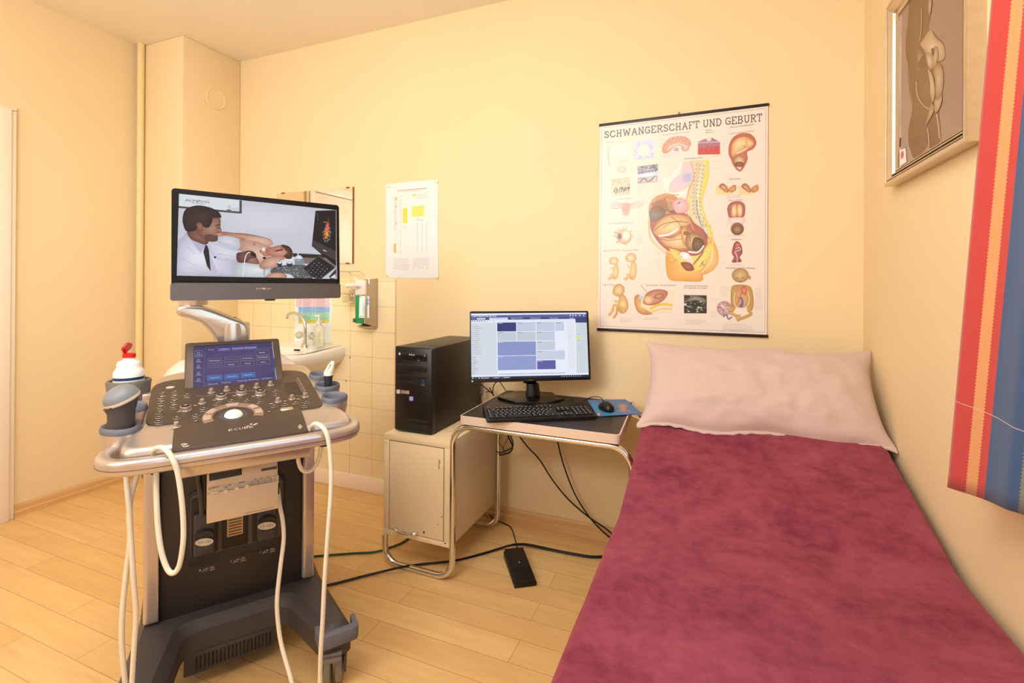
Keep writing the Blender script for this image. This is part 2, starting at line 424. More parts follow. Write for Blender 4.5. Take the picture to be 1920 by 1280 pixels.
rings = []
for ins, z in ((.004, .106), (0, .112), (0, .170), (.010, .186), (.022, .196)):
    rings.append([Vector((p[0], p[1], z)) for p in yoke(ins)])
obj('base', MB().loft(rings), DKGREY, US, smooth=30, **L)
# front bumper caps
def cap(name, x0, x1, y0):
    mb = MB()
    for i in range(1):
        pts = roundpoly([(x0-.014, y0-.022, .02), (x1+.014, y0-.022, .02), (x1+.016, y0+.045, .01), (x1+.002, y0+.045, .004), (x1, y0+.004, .01), (x0, y0+.004, .01), (x0-.002, y0+.045, .004), (x0-.016, y0+.045, .01)], .01)
        mb.loft([[Vector((p[0], p[1], z)) for p in pts] for z in (.150, .188)])
    obj('bumper', mb, SLATE, US, bevel=.004, **L)
cap('r', .20, .285, .006); cap('l', -.30, -.205, -.10)
# lower vent box
mb = MB().box(-.142, .097, .235, .30, .046, .110)
vb = obj('vent_box', mb, DKGREY, US, bevel=.003, **L)
mb = MB()
for k in range(20):
    x = -.112+k*.0103; mb.box(x, x+.0045, .2335, .2352, .058, .098)
obj('vent_slots', mb, BLACKG, vb, **L)
# casters
def caster(x, y, ang, brake=True):
    M_ = Matrix.Translation((x, y, 0)) @ Matrix.Rotation(ang, 4, 'Z')
    mb = MB()
    prof = [(.03, -.012), (.052, -.012), (.058, -.008), (.058, .008), (.052, .012), (.03, .012)]
    for s_ in (-1, 1):
        Mw = M_ @ Matrix.Translation((s_*.017, .02, .058)) @ Matrix.Rotation(PI/2, 4, 'Y')
        mb.lathe([(r_*.99, z_) for r_, z_ in prof], n=28, M=Mw)
    w_ = obj('wheel', mb, mat('grey_tread', (140, 134, 124), .5), US, **L)
    mb = MB()
    sec = []
    for a in range(0, 181, 15):
        t = R(a); sec.append((.02-.064*math.cos(t), .06+.068*math.sin(t)))
    for s_ in (-1, 1):
        x0_, x1_ = (s_*.031, s_*.038)
        mb.ext([M_ @ Vector((x0_, yy, zz)) for yy, zz in sec], M_.to_3x3() @ Vector((x1_-x0_, 0, 0)))
    mb.ext([M_ @ Vector((-.005, yy, zz)) for yy, zz in sec[6:]+[(.02, .07)]], M_.to_3x3() @ Vector((.01, 0, 0)))
    mb.lathe([(.02, .115), (.02, .15)], c=(M_ @ Vector((0, .02, 0))), n=16)
    obj('caster_fork', mb, DKGREY, US, bevel=.002, **L)
    if brake:
        mb = MB().box(-.026, .026, -.055, -.018, .118, .128, M_); mb.box(-.026, .026, -.066, -.052, .108, .118, M_)
        obj('brake_pedal', mb, mat('grey_pedal', (120, 112, 104), .5), US, bevel=.002, **L)
caster(.238, .045, R(-16)); caster(-.25, -.05, R(5)); caster(.2, .78, R(20), False); caster(-.2, .78, R(-30), False)
# column
obj('column', MB().box(-.205, .188, .30, .72, .19, .80), DKFACE, US, bevel=.006, **L)
for xa, xb in ((-.243, -.205), (.188, .225)):
    pts = roundpoly([(xa, .285, .012), (xb, .285, .004), (xb, .74, .01), (xa, .74, .02)], .01)
    obj('side_panel', MB().loft([[Vector((p[0], p[1], z)) for p in pts] for z in (.205, .215, .79)]), SILVER, US, bevel=.004, **L)
# connector bay
bay = obj('connector_bay', MB().ext([Vector((p[0], .293, p[1])) for p in rrect(-.137, .137, .338, .565, .02)], (0, .012, 0)), mat('bay_plastic', (40, 38, 42), .35), US, bevel=.004, **L)
mb = MB().ext([Vector((p[0], .2915, p[1])) for p in rrect(-.128, .128, .365, .555, .012)], (0, .004, 0))
obj('bay_panel', mb, mat('bay_panel_plastic', (84, 74, 66), .45), bay, bevel=.0015, **L)
for x0, x1 in ((-.122, -.06), (-.042, .022), (.042, .106)):
    obj('port', MB().ext([Vector((p[0], .2895, p[1])) for p in rrect(x0-.004, x1+.004, .368, .545, .006)], (0, .006, 0)), BLACK, bay, bevel=.001, **L)
mb = MB().box(-.032, .012, .2875, .2895, .405, .53)
pp = obj('port_plate', mb, mat('steel_plate', (170, 150, 120), .35, .7), bay, **L)
mb = MB()
for k in range(6): mb.box(-.028, .008, .2868, .2876, .41+k*.009, .4125+k*.009)
mb.lathe([(.009, 0), (.009, .002)], M=Matrix.Translation((-.008, .2876, .475)) @ Matrix.Rotation(PI/2, 4, 'X'), n=16)
obj('port_pins', mb, BLACKG, pp, **L)
# numbers and little symbols under the bay
P = Print(MM @ Vector((0, .2995, .3)), EN).view(0, 0, 1); P.step = 2e-4
for i, (x, y) in enumerate(((374, 1071), (432, 1054), (487, 1037))):
    P.text(str(i+1), x, y, x+2.2, y-.6, 4, (205, 190, 170)); P.line([(x+5, y+1), (x+9, y-4), (x+16, y-7)], .7, (200, 184, 166)); P.line([(x+8, y-1), (x+13, y-2), (x+16, y-7)], .7, (200, 184, 166))
    P.line([(x+19, y-5), (x+28, y-8)], .8, (200, 184, 166)); P.line([(x+20, y-8), (x+27, y-10)], .8, (200, 184, 166)); P.line([(x+19, y-2), (x+29, y-5)], .9, (205, 190, 170))
    flush(P, 'port_symbol', attr_mat('print_on_plastic'), US)
# console body (silver)
def cons(ins=0):
    h = [(.16, -.072, .03), (.262, -.066, .05), (.256, .0, .03), (.230, .05, .03), (.226, .30, .05), (.215, .40, .05), (.15, .43, .05)]
    pts = h+[(-x, y, r_) for x, y, r_ in h[::-1]]
    cx, cy = 0, .17
    out = roundpoly(pts, .03, 6); res = []
    for p in out:
        d = Vector((p[0]-cx, p[1]-cy)); l = d.length; res.append((cx+d.x*(l-ins)/l, cy+d.y*(l-ins)/l))
    return res
rings = []
for ins, dz in ((.055, -.075), (.012, -.045), (.0, -.03), (0, -.010), (.003, -.003), (.012, .001), (.022, .001)):
    rings.append([Vector((x, y, pz(y)+dz)) for x, y in cons(ins)])
obj('console_body', MB().loft(rings), SILVER, US, smooth=50, **L)
# neck under the console
mb = MB().ext([Vector((-.15, y, z)) for y, z in ((-.098, .742), (-.104, .776), (-.04, .79), (.3, .86), (.3, .79), (.02, .722))], (.295, 0, 0))
obj('drawer', mb, SILVER, US, bevel=.005, **L)
mb = MB().ext([Vector((-.205, y, z)) for y, z in ((.02, .745), (.02, .78), (.38, .86), (.62, .86), (.62, .76), (.3, .745))], (.41, 0, 0))
obj('under_shell', mb, DKFACE, US, bevel=.01, **L)
# handle bar
def hand():
    path = [(-.268, .055), (-.288, .01), (-.292, -.04), (-.272, -.082), (-.225, -.103), (-.12, -.108), (0, -.109), (.12, -.108), (.205, -.103), (.252, -.082), (.272, -.04), (.268, .01), (.25, .055)]
    pts = catm([(x, y, 0) for x, y in path], 5); rings = []
    sec = roundpoly([(-.015, -.018, .010), (.015, -.018, .010), (.015, .018, .012), (-.015, .018, .012)], .01, 4)
    n = len(pts)
    for i, p in enumerate(pts):
        t = (pts[min(i+1, n-1)]-pts[max(i-1, 0)]).normalized(); w = Vector((t.y, -t.x, 0))
        k = min(1, .45+.55*min(i, n-1-i)/3); z0 = .789
        rings.append([p+w*a*k+Vector((0, 0, z0+c*k)) for a, c in sec])
    return rings
hr = hand(); hdl = obj('handle', MB().loft(hr), SILVER, US, smooth=50, **L)
sm_ = []
for r_ in hr:
    c_ = sum(r_, Vector())/len(r_); o_ = max(r_, key=lambda p: (Vector((p.x, p.y))-Vector((0, .15))).length); d_ = Vector((o_.x-c_.x, o_.y-c_.y, 0)); sm_.append(c_+d_*1.0+Vector((0, 0, -.003)))
obj('handle_seam', MB().tube(sm_[2:-2], .0009, 6), mat('seam_dark', (70, 60, 54), .5), hdl, **L)
mb = MB()
for s_ in (-.165, .15): mb.ext([Vector((s_, y, z)) for y, z in ((-.10, .775), (-.04, .78), (.03, .785), (.03, .755), (-.04, .755), (-.10, .768))], (.012, 0, 0))
mb.box(-.16, .15, -.105, -.04, .770, .784)
obj('handle_bracket', mb, SILVER, US, bevel=.003, **L)
for x_ in (-.19, .185):
    mb = MB().ext([Vector((x_-.045, -.07, .782)), Vector((x_+.04, -.07, .782)), Vector((x_+.02, -.07, .765)), Vector((x_+.008, -.07, .752)), Vector((x_-.008, -.07, .752)), Vector((x_-.03, -.07, .772))], (0, .035, 0))
    obj('cable_hook', mb, DKFACE, US, bevel=.003, **L)
# control panel
pad = roundpoly([(-.222, .045, .035), (.205, .03, .035), (.198, .345, .07), (-.226, .345, .07)], .04, 7)
mb = MB().loft([[Vector((x, y, pz(y)+dz)) for x, y in pad] for dz in (-.004, .003, .0042)])
cp = obj('control_panel', mb, BRONZE, US, smooth=30, **L)
wr = [(-.158, .05), (-.158, -.10), (.132, -.10), (.142, .04)]
def wz(y): return pz(y)+.0052 if y > -.02 else pz(-.02)+.0052-(-.02-y)*.28
ys = [.052, .03, .0, -.02, -.045, -.07, -.088, -.094]
rings = [[Vector((-.160, y, wz(y)-(.0 if y > -.09 else .004))), Vector((-.158, y, wz(y)+.001)), Vector((.138, y, wz(y)+.001)), Vector((.140, y, wz(y)-(.0 if y > -.09 else .004))), Vector((.140, y, wz(y)-.012)), Vector((-.160, y, wz(y)-.012))] for y in ys]
obj('wrist_rest', MB().loft(rings), BRONZE, US, bevel=.002, smooth=30, **L)
P = Print(PP, PN)   # markings on the control surface
P.P = PP+Vector((0, 0, .0046)); P.view(340, 630, 6.4); P.step = 1e-4
P2 = Print(MM @ Vector((0, -.06, wz(-.06)+.0012)), (Vector((0, 0, 1))-EN*.28)).view(340, 630, 6.4); P2.step = 3e-4
for k, (t, x) in enumerate(zip('ECUBE', (568, 632, 694, 756, 818))): P2.text(t, x, 1143-9*k*1.05, x+48, 1143-9*(k+.85)*1.05, 26, (196, 180, 164))
for x, y, w_ in ((788, 1083, 22), (822, 1060, 30), (866, 1066, 24), (880, 1056, 34)): P2.line([(x, y), (x+w_, y-6)], 12, (196, 180, 164))
flush(P2, 'brand_lettering', attr_mat('print_on_plastic'), US)
P2.view(180, 620, 3.84)
for a0 in (0, 180):
    P2.line([(640+28*math.cos(R(a0+a)), 824+11*math.sin(R(a0+a))) for a in range(0, 150, 15)], 5, (200, 186, 172), sm=True)
P2.line([(625, 826), (640, 820), (655, 826)], 5, (200, 186, 172))
flush(P2, 'emblem', attr_mat('print_on_plastic'), US)
P2.line([(1468, 676), (1484, 690), (1468, 706), (1455, 692), (1468, 676)], 3.5, (200, 186, 172)); P2.ell(1469, 691, 6, 6, (200, 186, 172))
obj('emblem', P2.mb, attr_mat('print_on_plastic'), US)
TILT = Matrix.Rotation(math.atan(PS), 4, 'X')
def panel_at(x, y, off=.0045): v = lp(x, y, off); return Matrix.Translation(v) @ TILT
def proto(mb, name, mats): o = obj(name, mb, mats, US, local=True, smooth=40); return o
KN = mat('knob_metal', (172, 152, 134), .35, .4); KD = mat('knob_dark', (40, 34, 32), .35); LEG = mat('key_legend', (225, 215, 205), .5); KB = mat('button_black', (34, 28, 26), .3); SLV = mat('chrome_ring', (215, 205, 198), .2, .9)
def knurl(r0, r1, h, n=24, skirt=None):
    mb = MB(); rings = []
    def ring(r, z, k=0): return [Vector(((r+(k if i % 2 else 0))*math.cos(2*PI*i/n), (r+(k if i % 2 else 0))*math.sin(2*PI*i/n), z)) for i in range(n)]
    if skirt: mb.cur = 1; mb.lathe([(skirt, 0), (skirt, .0015), (r0+.001, .003)], n=24); mb.cur = 0
    mb.loft([ring(r0, .002, .0008), ring(r0, .003, .0008), ring(r1, h-.001, .0006), ring(r1-.001, h, 0)]); return mb
bk = knurl(.0135, .0125, .012, 26, .0155); bk.cur = 2; bk.lathe([(.0105, .012), (.010, .0135), (.004, .014)], n=20); bk.cur = 3; bk.box(-.004, .004, -.001, .001, .0139, .0144)
big = proto(bk, 'encoder_knob', [KN, SLV, KD, LEG])
BIG = [(348, 768), (415, 746), (452.5, 738), (488, 739)]
sk = knurl(.0062, .0050, .014, 18, .0098)
SML = [(396, 736), (425, 732), (454, 730), (481, 726), (507, 722), (379, 756), (331, 800), (521, 753), (547, 748), (572, 744)]
small = proto(sk, 'rotary_knob', [KN, SLV])
for i, (x, y) in enumerate(BIG):
    if i == 0: big.matrix_basis = panel_at(x, y)
    else: inst(big, 'encoder_knob', panel_at(x, y), US)
for i, (x, y) in enumerate(SML):
    if i == 0: small.matrix_basis = panel_at(x, y)
    else: inst(small, 'rotary_knob', panel_at(x, y), US)
bb = MB(); bb.cur = 1
def ering(a, b_, z, n=20): return [Vector((a*math.cos(2*PI*i/n), b_*math.sin(2*PI*i/n), z)) for i in range(n)]
bb.loft([ering(.0088, .0072, 0), ering(.0088, .0072, .0012), ering(.0078, .0062, .0018)]); bb.cur = 0
bb.loft([ering(.0074, .0058, .0012), ering(.0074, .0058, .0026), ering(.006, .0045, .0034)]); bb.cur = 2
bb.box(-.0036, .0036, -.0007, .0009, .0033, .0038)
btn = proto(bb, 'button', [KB, SLV, LEG])
BT = [(306, 737.5), (303.5, 746), (303, 755.5), (301.5, 764), (299.5, 775), (298.5, 783), (297.5, 791), (329, 735.5), (328, 743.5), (327, 753.5), (326, 762), (351, 740.5), (382, 766.5), (368, 779), (367, 791.5), (332, 784),
      (406, 758), (434, 752), (463, 750.5), (486, 755), (516, 733), (517.5, 740.5), (504.5, 774), (513.5, 762), (534, 759), (553.5, 756), (574, 754.5), (570, 763)]
for i, (x, y) in enumerate(BT):
    if i == 0: btn.matrix_basis = panel_at(x, y)
    else: inst(btn, 'button', panel_at(x, y), US)
# large light buttons
mb = MB().loft([[Vector((p[0], p[1], z)) for p in rrect(-.0175+i_, .0175-i_, -.0085+i_, .0085-i_, .0075-i_)] for i_, z in ((0, 0), (0, .002), (.002, .004))])
o = proto(mb, 'confirm_button', SLV); o.matrix_basis = panel_at(537.5, 767.5)
mb = MB().loft([ering(.011, .007, 0), ering(.011, .007, .0025), ering(.009, .005, .0035)])
o = proto(mb, 'power_button', mat('pale_button', (190, 180, 160), .3)); o.matrix_basis = panel_at(319.5, 727)
# trackball, its ring and arc of keys
bc = panel_at(438, 779, .004)
mb = MB(); mb.lathe([(.0235, -.004), (.0225, .004), (.018, .010), (.010, .0145), (.003, .016)], n=32, cap=(True, True)); mb.map(lambda v: bc @ v)
obj('trackball', mb, mat('trackball_white', (250, 240, 222), .15), US, **L)
mb = MB().lathe([(.034, 0), (.034, .002), (.029, .004), (.0245, .003), (.0245, 0)], n=36, cap=(False, False)); mb.map(lambda v: bc @ v)
obj('trackball_ring', mb, mat('ring_grey', (72, 74, 84), .3), US, **L)
def arc(r0, r1, a0, a1, z0, z1, n=24, sy=1.08):
    out = [(r1*math.cos(R(a0+(a1-a0)*k/n)), sy*r1*math.sin(R(a0+(a1-a0)*k/n))) for k in range(n+1)]
    inn = [(r0*math.cos(R(a0+(a1-a0)*k/n)), sy*r0*math.sin(R(a0+(a1-a0)*k/n))) for k in range(n, -1, -1)]
    pts = [Vector((x, y, z0)) for x, y in out+inn]; mb_ = MB()
    nn = n+1; tot = 2*nn; mb_.v = [Vector((x, y, z0)) for x, y in out+inn]+[Vector((x, y, z1)) for x, y in out+inn]
    for k in range(n):
        a, b_, c, d = k, k+1, tot-2-k, tot-1-k; mb_.f.append([a+tot, b_+tot, c+tot, d+tot]); mb_.f.append([a, d, c, b_]); mb_.f.append([a, b_, b_+tot, a+tot]); mb_.f.append([d, d+tot, c+tot, c])
    mb_.f.append([0, tot, 2*tot-1, tot-1]); mb_.f.append([n, n+1, n+1+tot, n+tot]); mb_.mi = [0]*len(mb_.f); return mb_
mb = arc(.049, .073, -20, 203, 0, .0025); mb.map(lambda v: bc @ v)
obj('trackball_arc', mb, mat('arc_tan', (150, 128, 112), .35, .3), US, bevel=.0008, **L)
for a0, a1 in ((-8, 14), (24, 46), (76, 104), (134, 156), (168, 192)):
    mb = arc(.052, .070, a0, a1, .0022, .005, 6); mb.map(lambda v: bc @ v)
    obj('arc_key', mb, mat('arc_key_tan', (196, 172, 152), .3, .3), US, bevel=.0008, **L)
# eight sliders
P.view(340, 630, 6.4)
for k in range(8):
    x0, y0, x1, y1 = 531+k*1.0, 719+k*2.9, 556+k*2.1, 717+k*2.9
    P.line([((x0-340)*6.4, (y0-630)*6.4), ((x1-340)*6.4, (y1-630)*6.4)], 4, (22, 18, 18)); flush(P, 'slider_slot', attr_mat('print_on_plastic'), US)
sl = MB().box(-.003, .003, -.0022, .0022, 0, .008); sl.cur = 1; sl.box(-.0055, .0055, -.0028, .0028, 0, .002)
slo = proto(sl, 'slider', [SLV, KN])
for k in range(8):
    M_ = panel_at(558.5+k*1.75, 713.5+k*3.3)
    if k == 0: slo.matrix_basis = M_
    else: inst(slo, 'slider', M_, US)
# fine legends by the buttons
P.view(0, 0, 1)
for x, y in BT[:16]: P.line([(x-6, y+5.2), (x+5, y+4.4)], .7, (186, 170, 154)); flush(P, 'button_legend', attr_mat('print_on_plastic'), US)
P.line([(368, 740), (372, 743), (385, 742.2), (430, 736.5), (505, 730)], .6, (150, 134, 120)); flush(P, 'panel_line', attr_mat('print_on_plastic'), US)
for x, y in BIG+SML[5:]: P.line([(x-16, y+4), (x-10, y+3.4)], .9, (200, 186, 172)); flush(P, 'knob_legend', attr_mat('print_on_plastic'), US)
P.line([(498, 779), (511, 777.6)], 1.2, (210, 196, 184)); flush(P, 'button_legend', attr_mat('print_on_plastic'), US)

# probe / bottle holders
def ring_path(cx, cy, a, b_, n=28, egg=0.0, sgn=1):
    return [Vector((cx+sgn*a*math.cos(2*PI*k/n), cy+b_*math.sin(2*PI*k/n)*(1+egg*math.cos(2*PI*k/n)), 0)) for k in range(n)]
def holder(cx, cy, a, b_, z, depth, sgn, lip=.0075, m_=SLATE, body=SILVER, taper=.72):
    h = MB(); out = ring_path(cx, cy, a, b_, egg=-.25, sgn=sgn)
    def rg(k, dz): return [Vector((cx+(p.x-cx)*k, cy+(p.y-cy)*k, z+dz+PS*.5*(p.y-cy))) for p in out]
    k1 = 1-2*lip/a
    h.loft([rg(1.0, -.010), rg(1.02, -.004), rg(1.0, .002), rg(.93, .006), rg(k1+.06, .003), rg(k1, -.004), rg(k1*.96, -depth*.9), rg(k1*.9, -depth)], (False, False))
    c_ = obj('holder_cup', h, m_, US, smooth=60, **L)
    h = MB(); h.loft([rg(.985, -.008), rg(.96, -.03), rg(taper, -depth)], (False, False)); h.loft([rg(k1*.95, -depth-.001), rg(taper, -depth)], (False, False))
    obj('holder_shell', h, body, c_, smooth=60, **L)
holder(-.270, .055, .041, .040, .846, .080, -1, lip=.006)
holder(-.262, .175, .036, .028, .868, .05, -1, lip=.005)
for cx, cy, z in ((.243, .275, .890), (.243, .176, .871), (.245, .082, .853)): holder(cx, cy, .038, .036, z, .07, 1, lip=.004)
# round bottle holder
mb = MB(); bx, by, bz = -.283, .34, .912
mb.lathe([(.040, -.07), (.050, -.068), (.053, -.012), (.055, -.004), (.053, .002), (.048, .003), (.045, -.003), (.044, -.05), (.0, -.05)], c=(bx, by, bz), n=32)
obj('bottle_holder', mb, mat('holder_grey', (112, 106, 104), .5), US, smooth=50, **L)
# bridge between console and bottle holder
obj('holder_arm', MB().box(-.25, -.2, .30, .38, .845, .875), SILVER, US, bevel=.006, **L)
# touch screen
tc = MM @ Vector((-.011, .322, .944)); ty, tt = R(54.8), R(43.1)
tex = Vector((math.cos(ty), math.sin(ty), 0)); tbk = Vector((-math.sin(ty), math.cos(ty), 0)); tup = Vector((0, 0, math.cos(tt)))+tbk*math.sin(tt); tn = tex.cross(tup)
def onT(a, b_, c): return tc+tex*a+tup*b_+tn*c
fr = MB().loft([[onT(p[0], p[1], c) for p in rrect(-.135-i_, .135+i_, -.090-i_, .090+i_, .008)] for c, i_ in ((-.022, -.008), (-.018, 0), (-.002, 0), (0, -.002))])
tf = obj('touch_screen', fr, BRONZE, US, smooth=40)
TP = Print(tc, tn); TP.step = 2.5e-4; TP.view(340, 630, 9.6)
TP.poly([(222, 185), (1634, 100), (1715, 820), (213, 965)], (66, 57, 100), 1)
TP.line([(225, 188), (1634, 104)], 10, (16, 12, 16), 2); TP.line([(228, 188), (216, 965)], 6, (24, 20, 30), 2); TP.line([(1634, 100), (1715, 815)], 8, (214, 204, 214), 2)
TP.blob([(420, 300), (1500, 220), (1600, 700), (420, 800)], (70, 60, 104), (82, 68, 112), 2)
for a in ([(415, 940), (400, 830), (425, 235), (650, 222)], [(655, 270), (1630, 212), (1680, 745), (405, 840)]): TP.line(a, 3, (130, 122, 178), 3)
for x in (660, 910, 1135): TP.poly([(x, 225+(660-x)*-.055*-1), (x+220, 212+(660-x)*.055), (x+220, 250+(660-x)*.055), (x, 272-(x-660)*.055)], (104, 100, 160), 3)
for t, x0, y0, x1, y1 in (('Patient', 482, 262, 585, 255), ('B-Mode', 725, 247, 830, 240), ('Color/Power', 915, 232, 1110, 220), ('B/Pulse Doppler', 1140, 216, 1350, 203)): TP.text(t, x0, y0, x1, y1, 17, (198, 198, 230), 4)
for x, y, w_, h_, t, k in ((480, 410, 240, 80, 'Neuer Patient', 1), (480, 505, 240, 70, 'Neue Untersuchung', 0), (775, 385, 245, 80, 'Patientendaten', 0), (778, 480, 245, 75, 'Kalender', 1), (1070, 365, 230, 80, 'Arbeitsliste', 1), (1073, 458, 235, 80, 'Löschen', 1), (1340, 255, 235, 90, 'Beenden', 1), (1350, 360, 235, 60, 'Untersuchungsliste', 1), (1358, 435, 230, 80, 'Suchen', 1)):
    d = w_*-.058
    q = [(x, y), (x+w_, y+d), (x+w_+5, y+d+h_), (x+3, y+h_)]; TP.poly(q, (76, 62, 98), 3); TP.line(q+[q[0]], 4, (134, 120, 168), 4)
    tw = min(w_*.8, 15*len(t)); TP.text(t, x+(w_-tw)/2, y+h_*.62-3, x+(w_+tw)/2, y+h_*.62-tw*.058, 20, (226, 220, 240) if k else (140, 124, 160), 5)
for x, y, w_ in ((462, 712, 275), (775, 690, 265), (1070, 662, 262)):
    TP.poly([(x, y), (x+w_, y-18), (x+w_+4, y+75), (x+2, y+96)], (70, 100, 168), 3); TP.line([(x+w_*.2, y+46), (x+w_*.8, y+33)], 10, (140, 178, 228), 4)
for y, t in ((300, 'Probe'), (420, 'Preset'), (530, 'Untersuch'), (655, 'Ansicht'), (770, 'System')):
    TP.line([(285, y+35), (290, y), (325, y-3), (333, y+32), (285, y+35)], 5, (180, 190, 226), 3); TP.text(t, 262, y+58, 365, y+50, 15, (190, 196, 230), 3)
TP.line([(245, 270), (375, 262), (375, 372), (242, 380), (245, 270)], 4, (150, 168, 220), 3)
for x, y, t in ((480, 878, 'Dynamik'), (718, 850, 'Verstärkung'), (1015, 820, 'Frequenz'), (1212, 798, 'Bildverarbeitung'), (1455, 775, 'Speichern')):
    TP.text(t, x, y, x+170, y-15, 17, (214, 214, 240), 4); TP.line([(x-70, y+60), (x-66, y+16), (x+190, y-6)], 3, (130, 122, 178), 3)
obj('touch_display', TP.mb, attr_mat('touch_glow', 1.0, .4, .1), tf)
obj('screen_mount', MB().box(-.06, .05, .33, .40, .88, .93), DKFACE, US, bevel=.005, **L)
# white rear housing behind the touch screen
mb = MB().loft([[Vector((x, y, z)) for x, y in [(p[0], p[1]) for p in rrect(-.225+i_, .225-i_, .42+i_*.5, .74-i_, .05)]] for i_, z in ((0, .80), (.0, .85), (.02, .885), (.055, .918), (.09, .925))])
obj('rear_cover', mb, mat('white_shell', (238, 232, 226), .3), US, smooth=50, **L)
# monitor arm
mb = MB().lathe([(.056, .90), (.056, 1.04), (.054, 1.06)], c=(-.012, .5, 0), n=32)
obj('arm_post', mb, SILVER, US, smooth=40, **L)
prf = [ly(x, y, .45) for x, y in ((330, 574), (350, 572.5), (378, 574), (402, 582), (430, 593), (452, 601), (464, 607), (468, 618), (468, 645), (405, 645), (399, 630), (390, 617), (376, 605), (356, 597), (330, 591))]
mb = MB().ext(prf, Vector((0, .105, 0)))
obj('arm', mb, SILVER, US, bevel=.012, seg=4, smooth=50, **L)
mb = MB().ext([Vector((p.x, .49, p.z+.0005)) for p in [ly(x, y, .45) for x, y in ((402, 582), (430, 593), (452, 601), (452, 603.5), (430, 595.5), (402, 584.5))]], (0, .05, 0)); obj('arm_cover', mb, mat('arm_cover_grey', (150, 136, 126), .4, .5), US, **L)
js = ly(437, 596, .49); obj('joint_slot', MB().box(js.x-.01, js.x+.008, .485, .50, js.z-.004, js.z+.003), BLACKG, US, **L)
mb = MB().lathe([(.043, 1.125), (.044, 1.142), (.040, 1.146), (.040, 1.149), (.043, 1.153), (.041, 1.175)], c=(-.128, .505, 0), n=32)
obj('arm_pivot', mb, SILVER, US, smooth=40, **L)
mb = MB().tube([(-.128, .505, 1.17), (-.09, .52, 1.20), (-.02, .50, 1.23), (.05, .40, 1.26)], .03, 14)
obj('arm_link', mb, SILVER, US, **L)
# main monitor
mc = Vector((-1.372, 1.190, 1.330)); my, mt = R(62), R(2.5)
mex = Vector((math.cos(my), math.sin(my), 0)); mbk = Vector((-math.sin(my), math.cos(my), 0)); mup = Vector((0, 0, math.cos(mt)))+mbk*math.sin(mt); mn = mex.cross(mup)
def fitplane(px, n, P): return hit(px[0], px[1], P, n)
cs = [fitplane(q, mn, mc) for q in ((325, 351), (637, 385), (637, 563), (318, 557))]
ab = [((c-mc).dot(mex), (c-mc).dot(mup)) for c in cs]
ax0, ax1 = (ab[0][0]+ab[3][0])/2, (ab[1][0]+ab[2][0])/2; ay0, ay1 = (ab[2][1]+ab[3][1])/2, (ab[0][1]+ab[1][1])/2
print('monitor corners', [(round(a, 3), round(b_, 3)) for a, b_ in ab])
def onM(a, b_, c): return mc+mex*a+mup*b_+mn*c
mb = MB().loft([[onM(p[0], p[1], c) for p in rrect(ax0+i_, ax1-i_, ay0+i_, ay1-i_, .010)] for c, i_ in ((-.045, .05), (-.028, .004), (-.006, 0), (0, .001))])
mon = obj('monitor', mb, mat('monitor_bezel', (24, 19, 18), .5, spec=.2), US, smooth=40)
mb = MB().loft([[onM(p[0], p[1], c) for p in rrect(ax0-.001, ax1+.001, ay0-.001, ay0+.052, .008)] for c in (-.028, .003)])
obj('monitor_chin', mb, mat('chin_bronze', (92, 84, 80), .4, .3), mon, smooth=40)
obj('monitor_tab', MB().ext([onM(a, b_, -.012) for a, b_ in ((.002, ay0+.01), (.032, ay0+.01), (.032, ay0-.006), (.002, ay0-.006))], mn*.01), BLACK, mon)
mb = MB().ext([onM(p[0], p[1], -.06) for p in rrect(-.07, .07, -.09, .05, .01)], mn*.03)
obj('monitor_back_mount', mb, SILVER, mon)
SP = Print(mc+mn*.0008, mn); SP.step = 2.5e-4
SP.view(310, 350, 7.11)          # left half
W_ = (226, 224, 232)
SP.poly([(180, 92), (2275, 310), (2292, 1230), (150, 1185)], (200, 201, 212), 0)
SP.blob([(700, 250), (1500, 250), (2000, 330), (1900, 620), (1200, 640), (760, 560)], (200, 201, 212), (213, 214, 226), 1)
SP.poly([(183, 95), (480, 125), (985, 180), (985, 330), (183, 258)], (216, 222, 226), 1)
SP.line([(180, 270), (720, 322), (1003, 345)], 26, (84, 74, 72), 2); SP.line([(1003, 182), (1003, 352)], 32, (84, 74, 72), 2)
SP.ell(850, 270, 22, 26, (186, 190, 192), (210, 214, 214), 3); SP.poly([(815, 302), (880, 308), (870, 320), (820, 314)], (60, 52, 50), 3)
SP.text('ALPI', 262, 192, 420, 208, 34, (78, 84, 88), 3); SP.poly([(424, 178), (460, 176), (462, 210), (426, 208)], (70, 130, 136), 3); SP.line([(428, 178), (460, 208)], 7, (230, 234, 236), 4); SP.text('ION', 472, 213, 582, 222, 34, (78, 84, 88), 3)
SP.rows(350, 214, 510, 232, 1, 1, (110, 110, 115), 5, 3, 0)
# lying patient: arm, chest, face, pillow arm
SP.blob([(690, 630), (760, 598), (900, 612), (1080, 625), (1260, 660), (1400, 700), (1420, 760), (1300, 745), (1100, 712), (980, 690), (860, 655), (720, 665)], (150, 96, 78), (206, 156, 132), 3)
SP.blob([(980, 700), (1200, 715), (1340, 760), (1480, 880), (1620, 960), (1700, 1060), (1500, 1080), (1150, 1050), (975, 1010), (960, 800)], (176, 122, 104), (228, 192, 176), 2)
SP.blob([(700, 665), (840, 655), (980, 700), (985, 830), (860, 800), (690, 730)], (186, 186, 196), (216, 218, 228), 3)
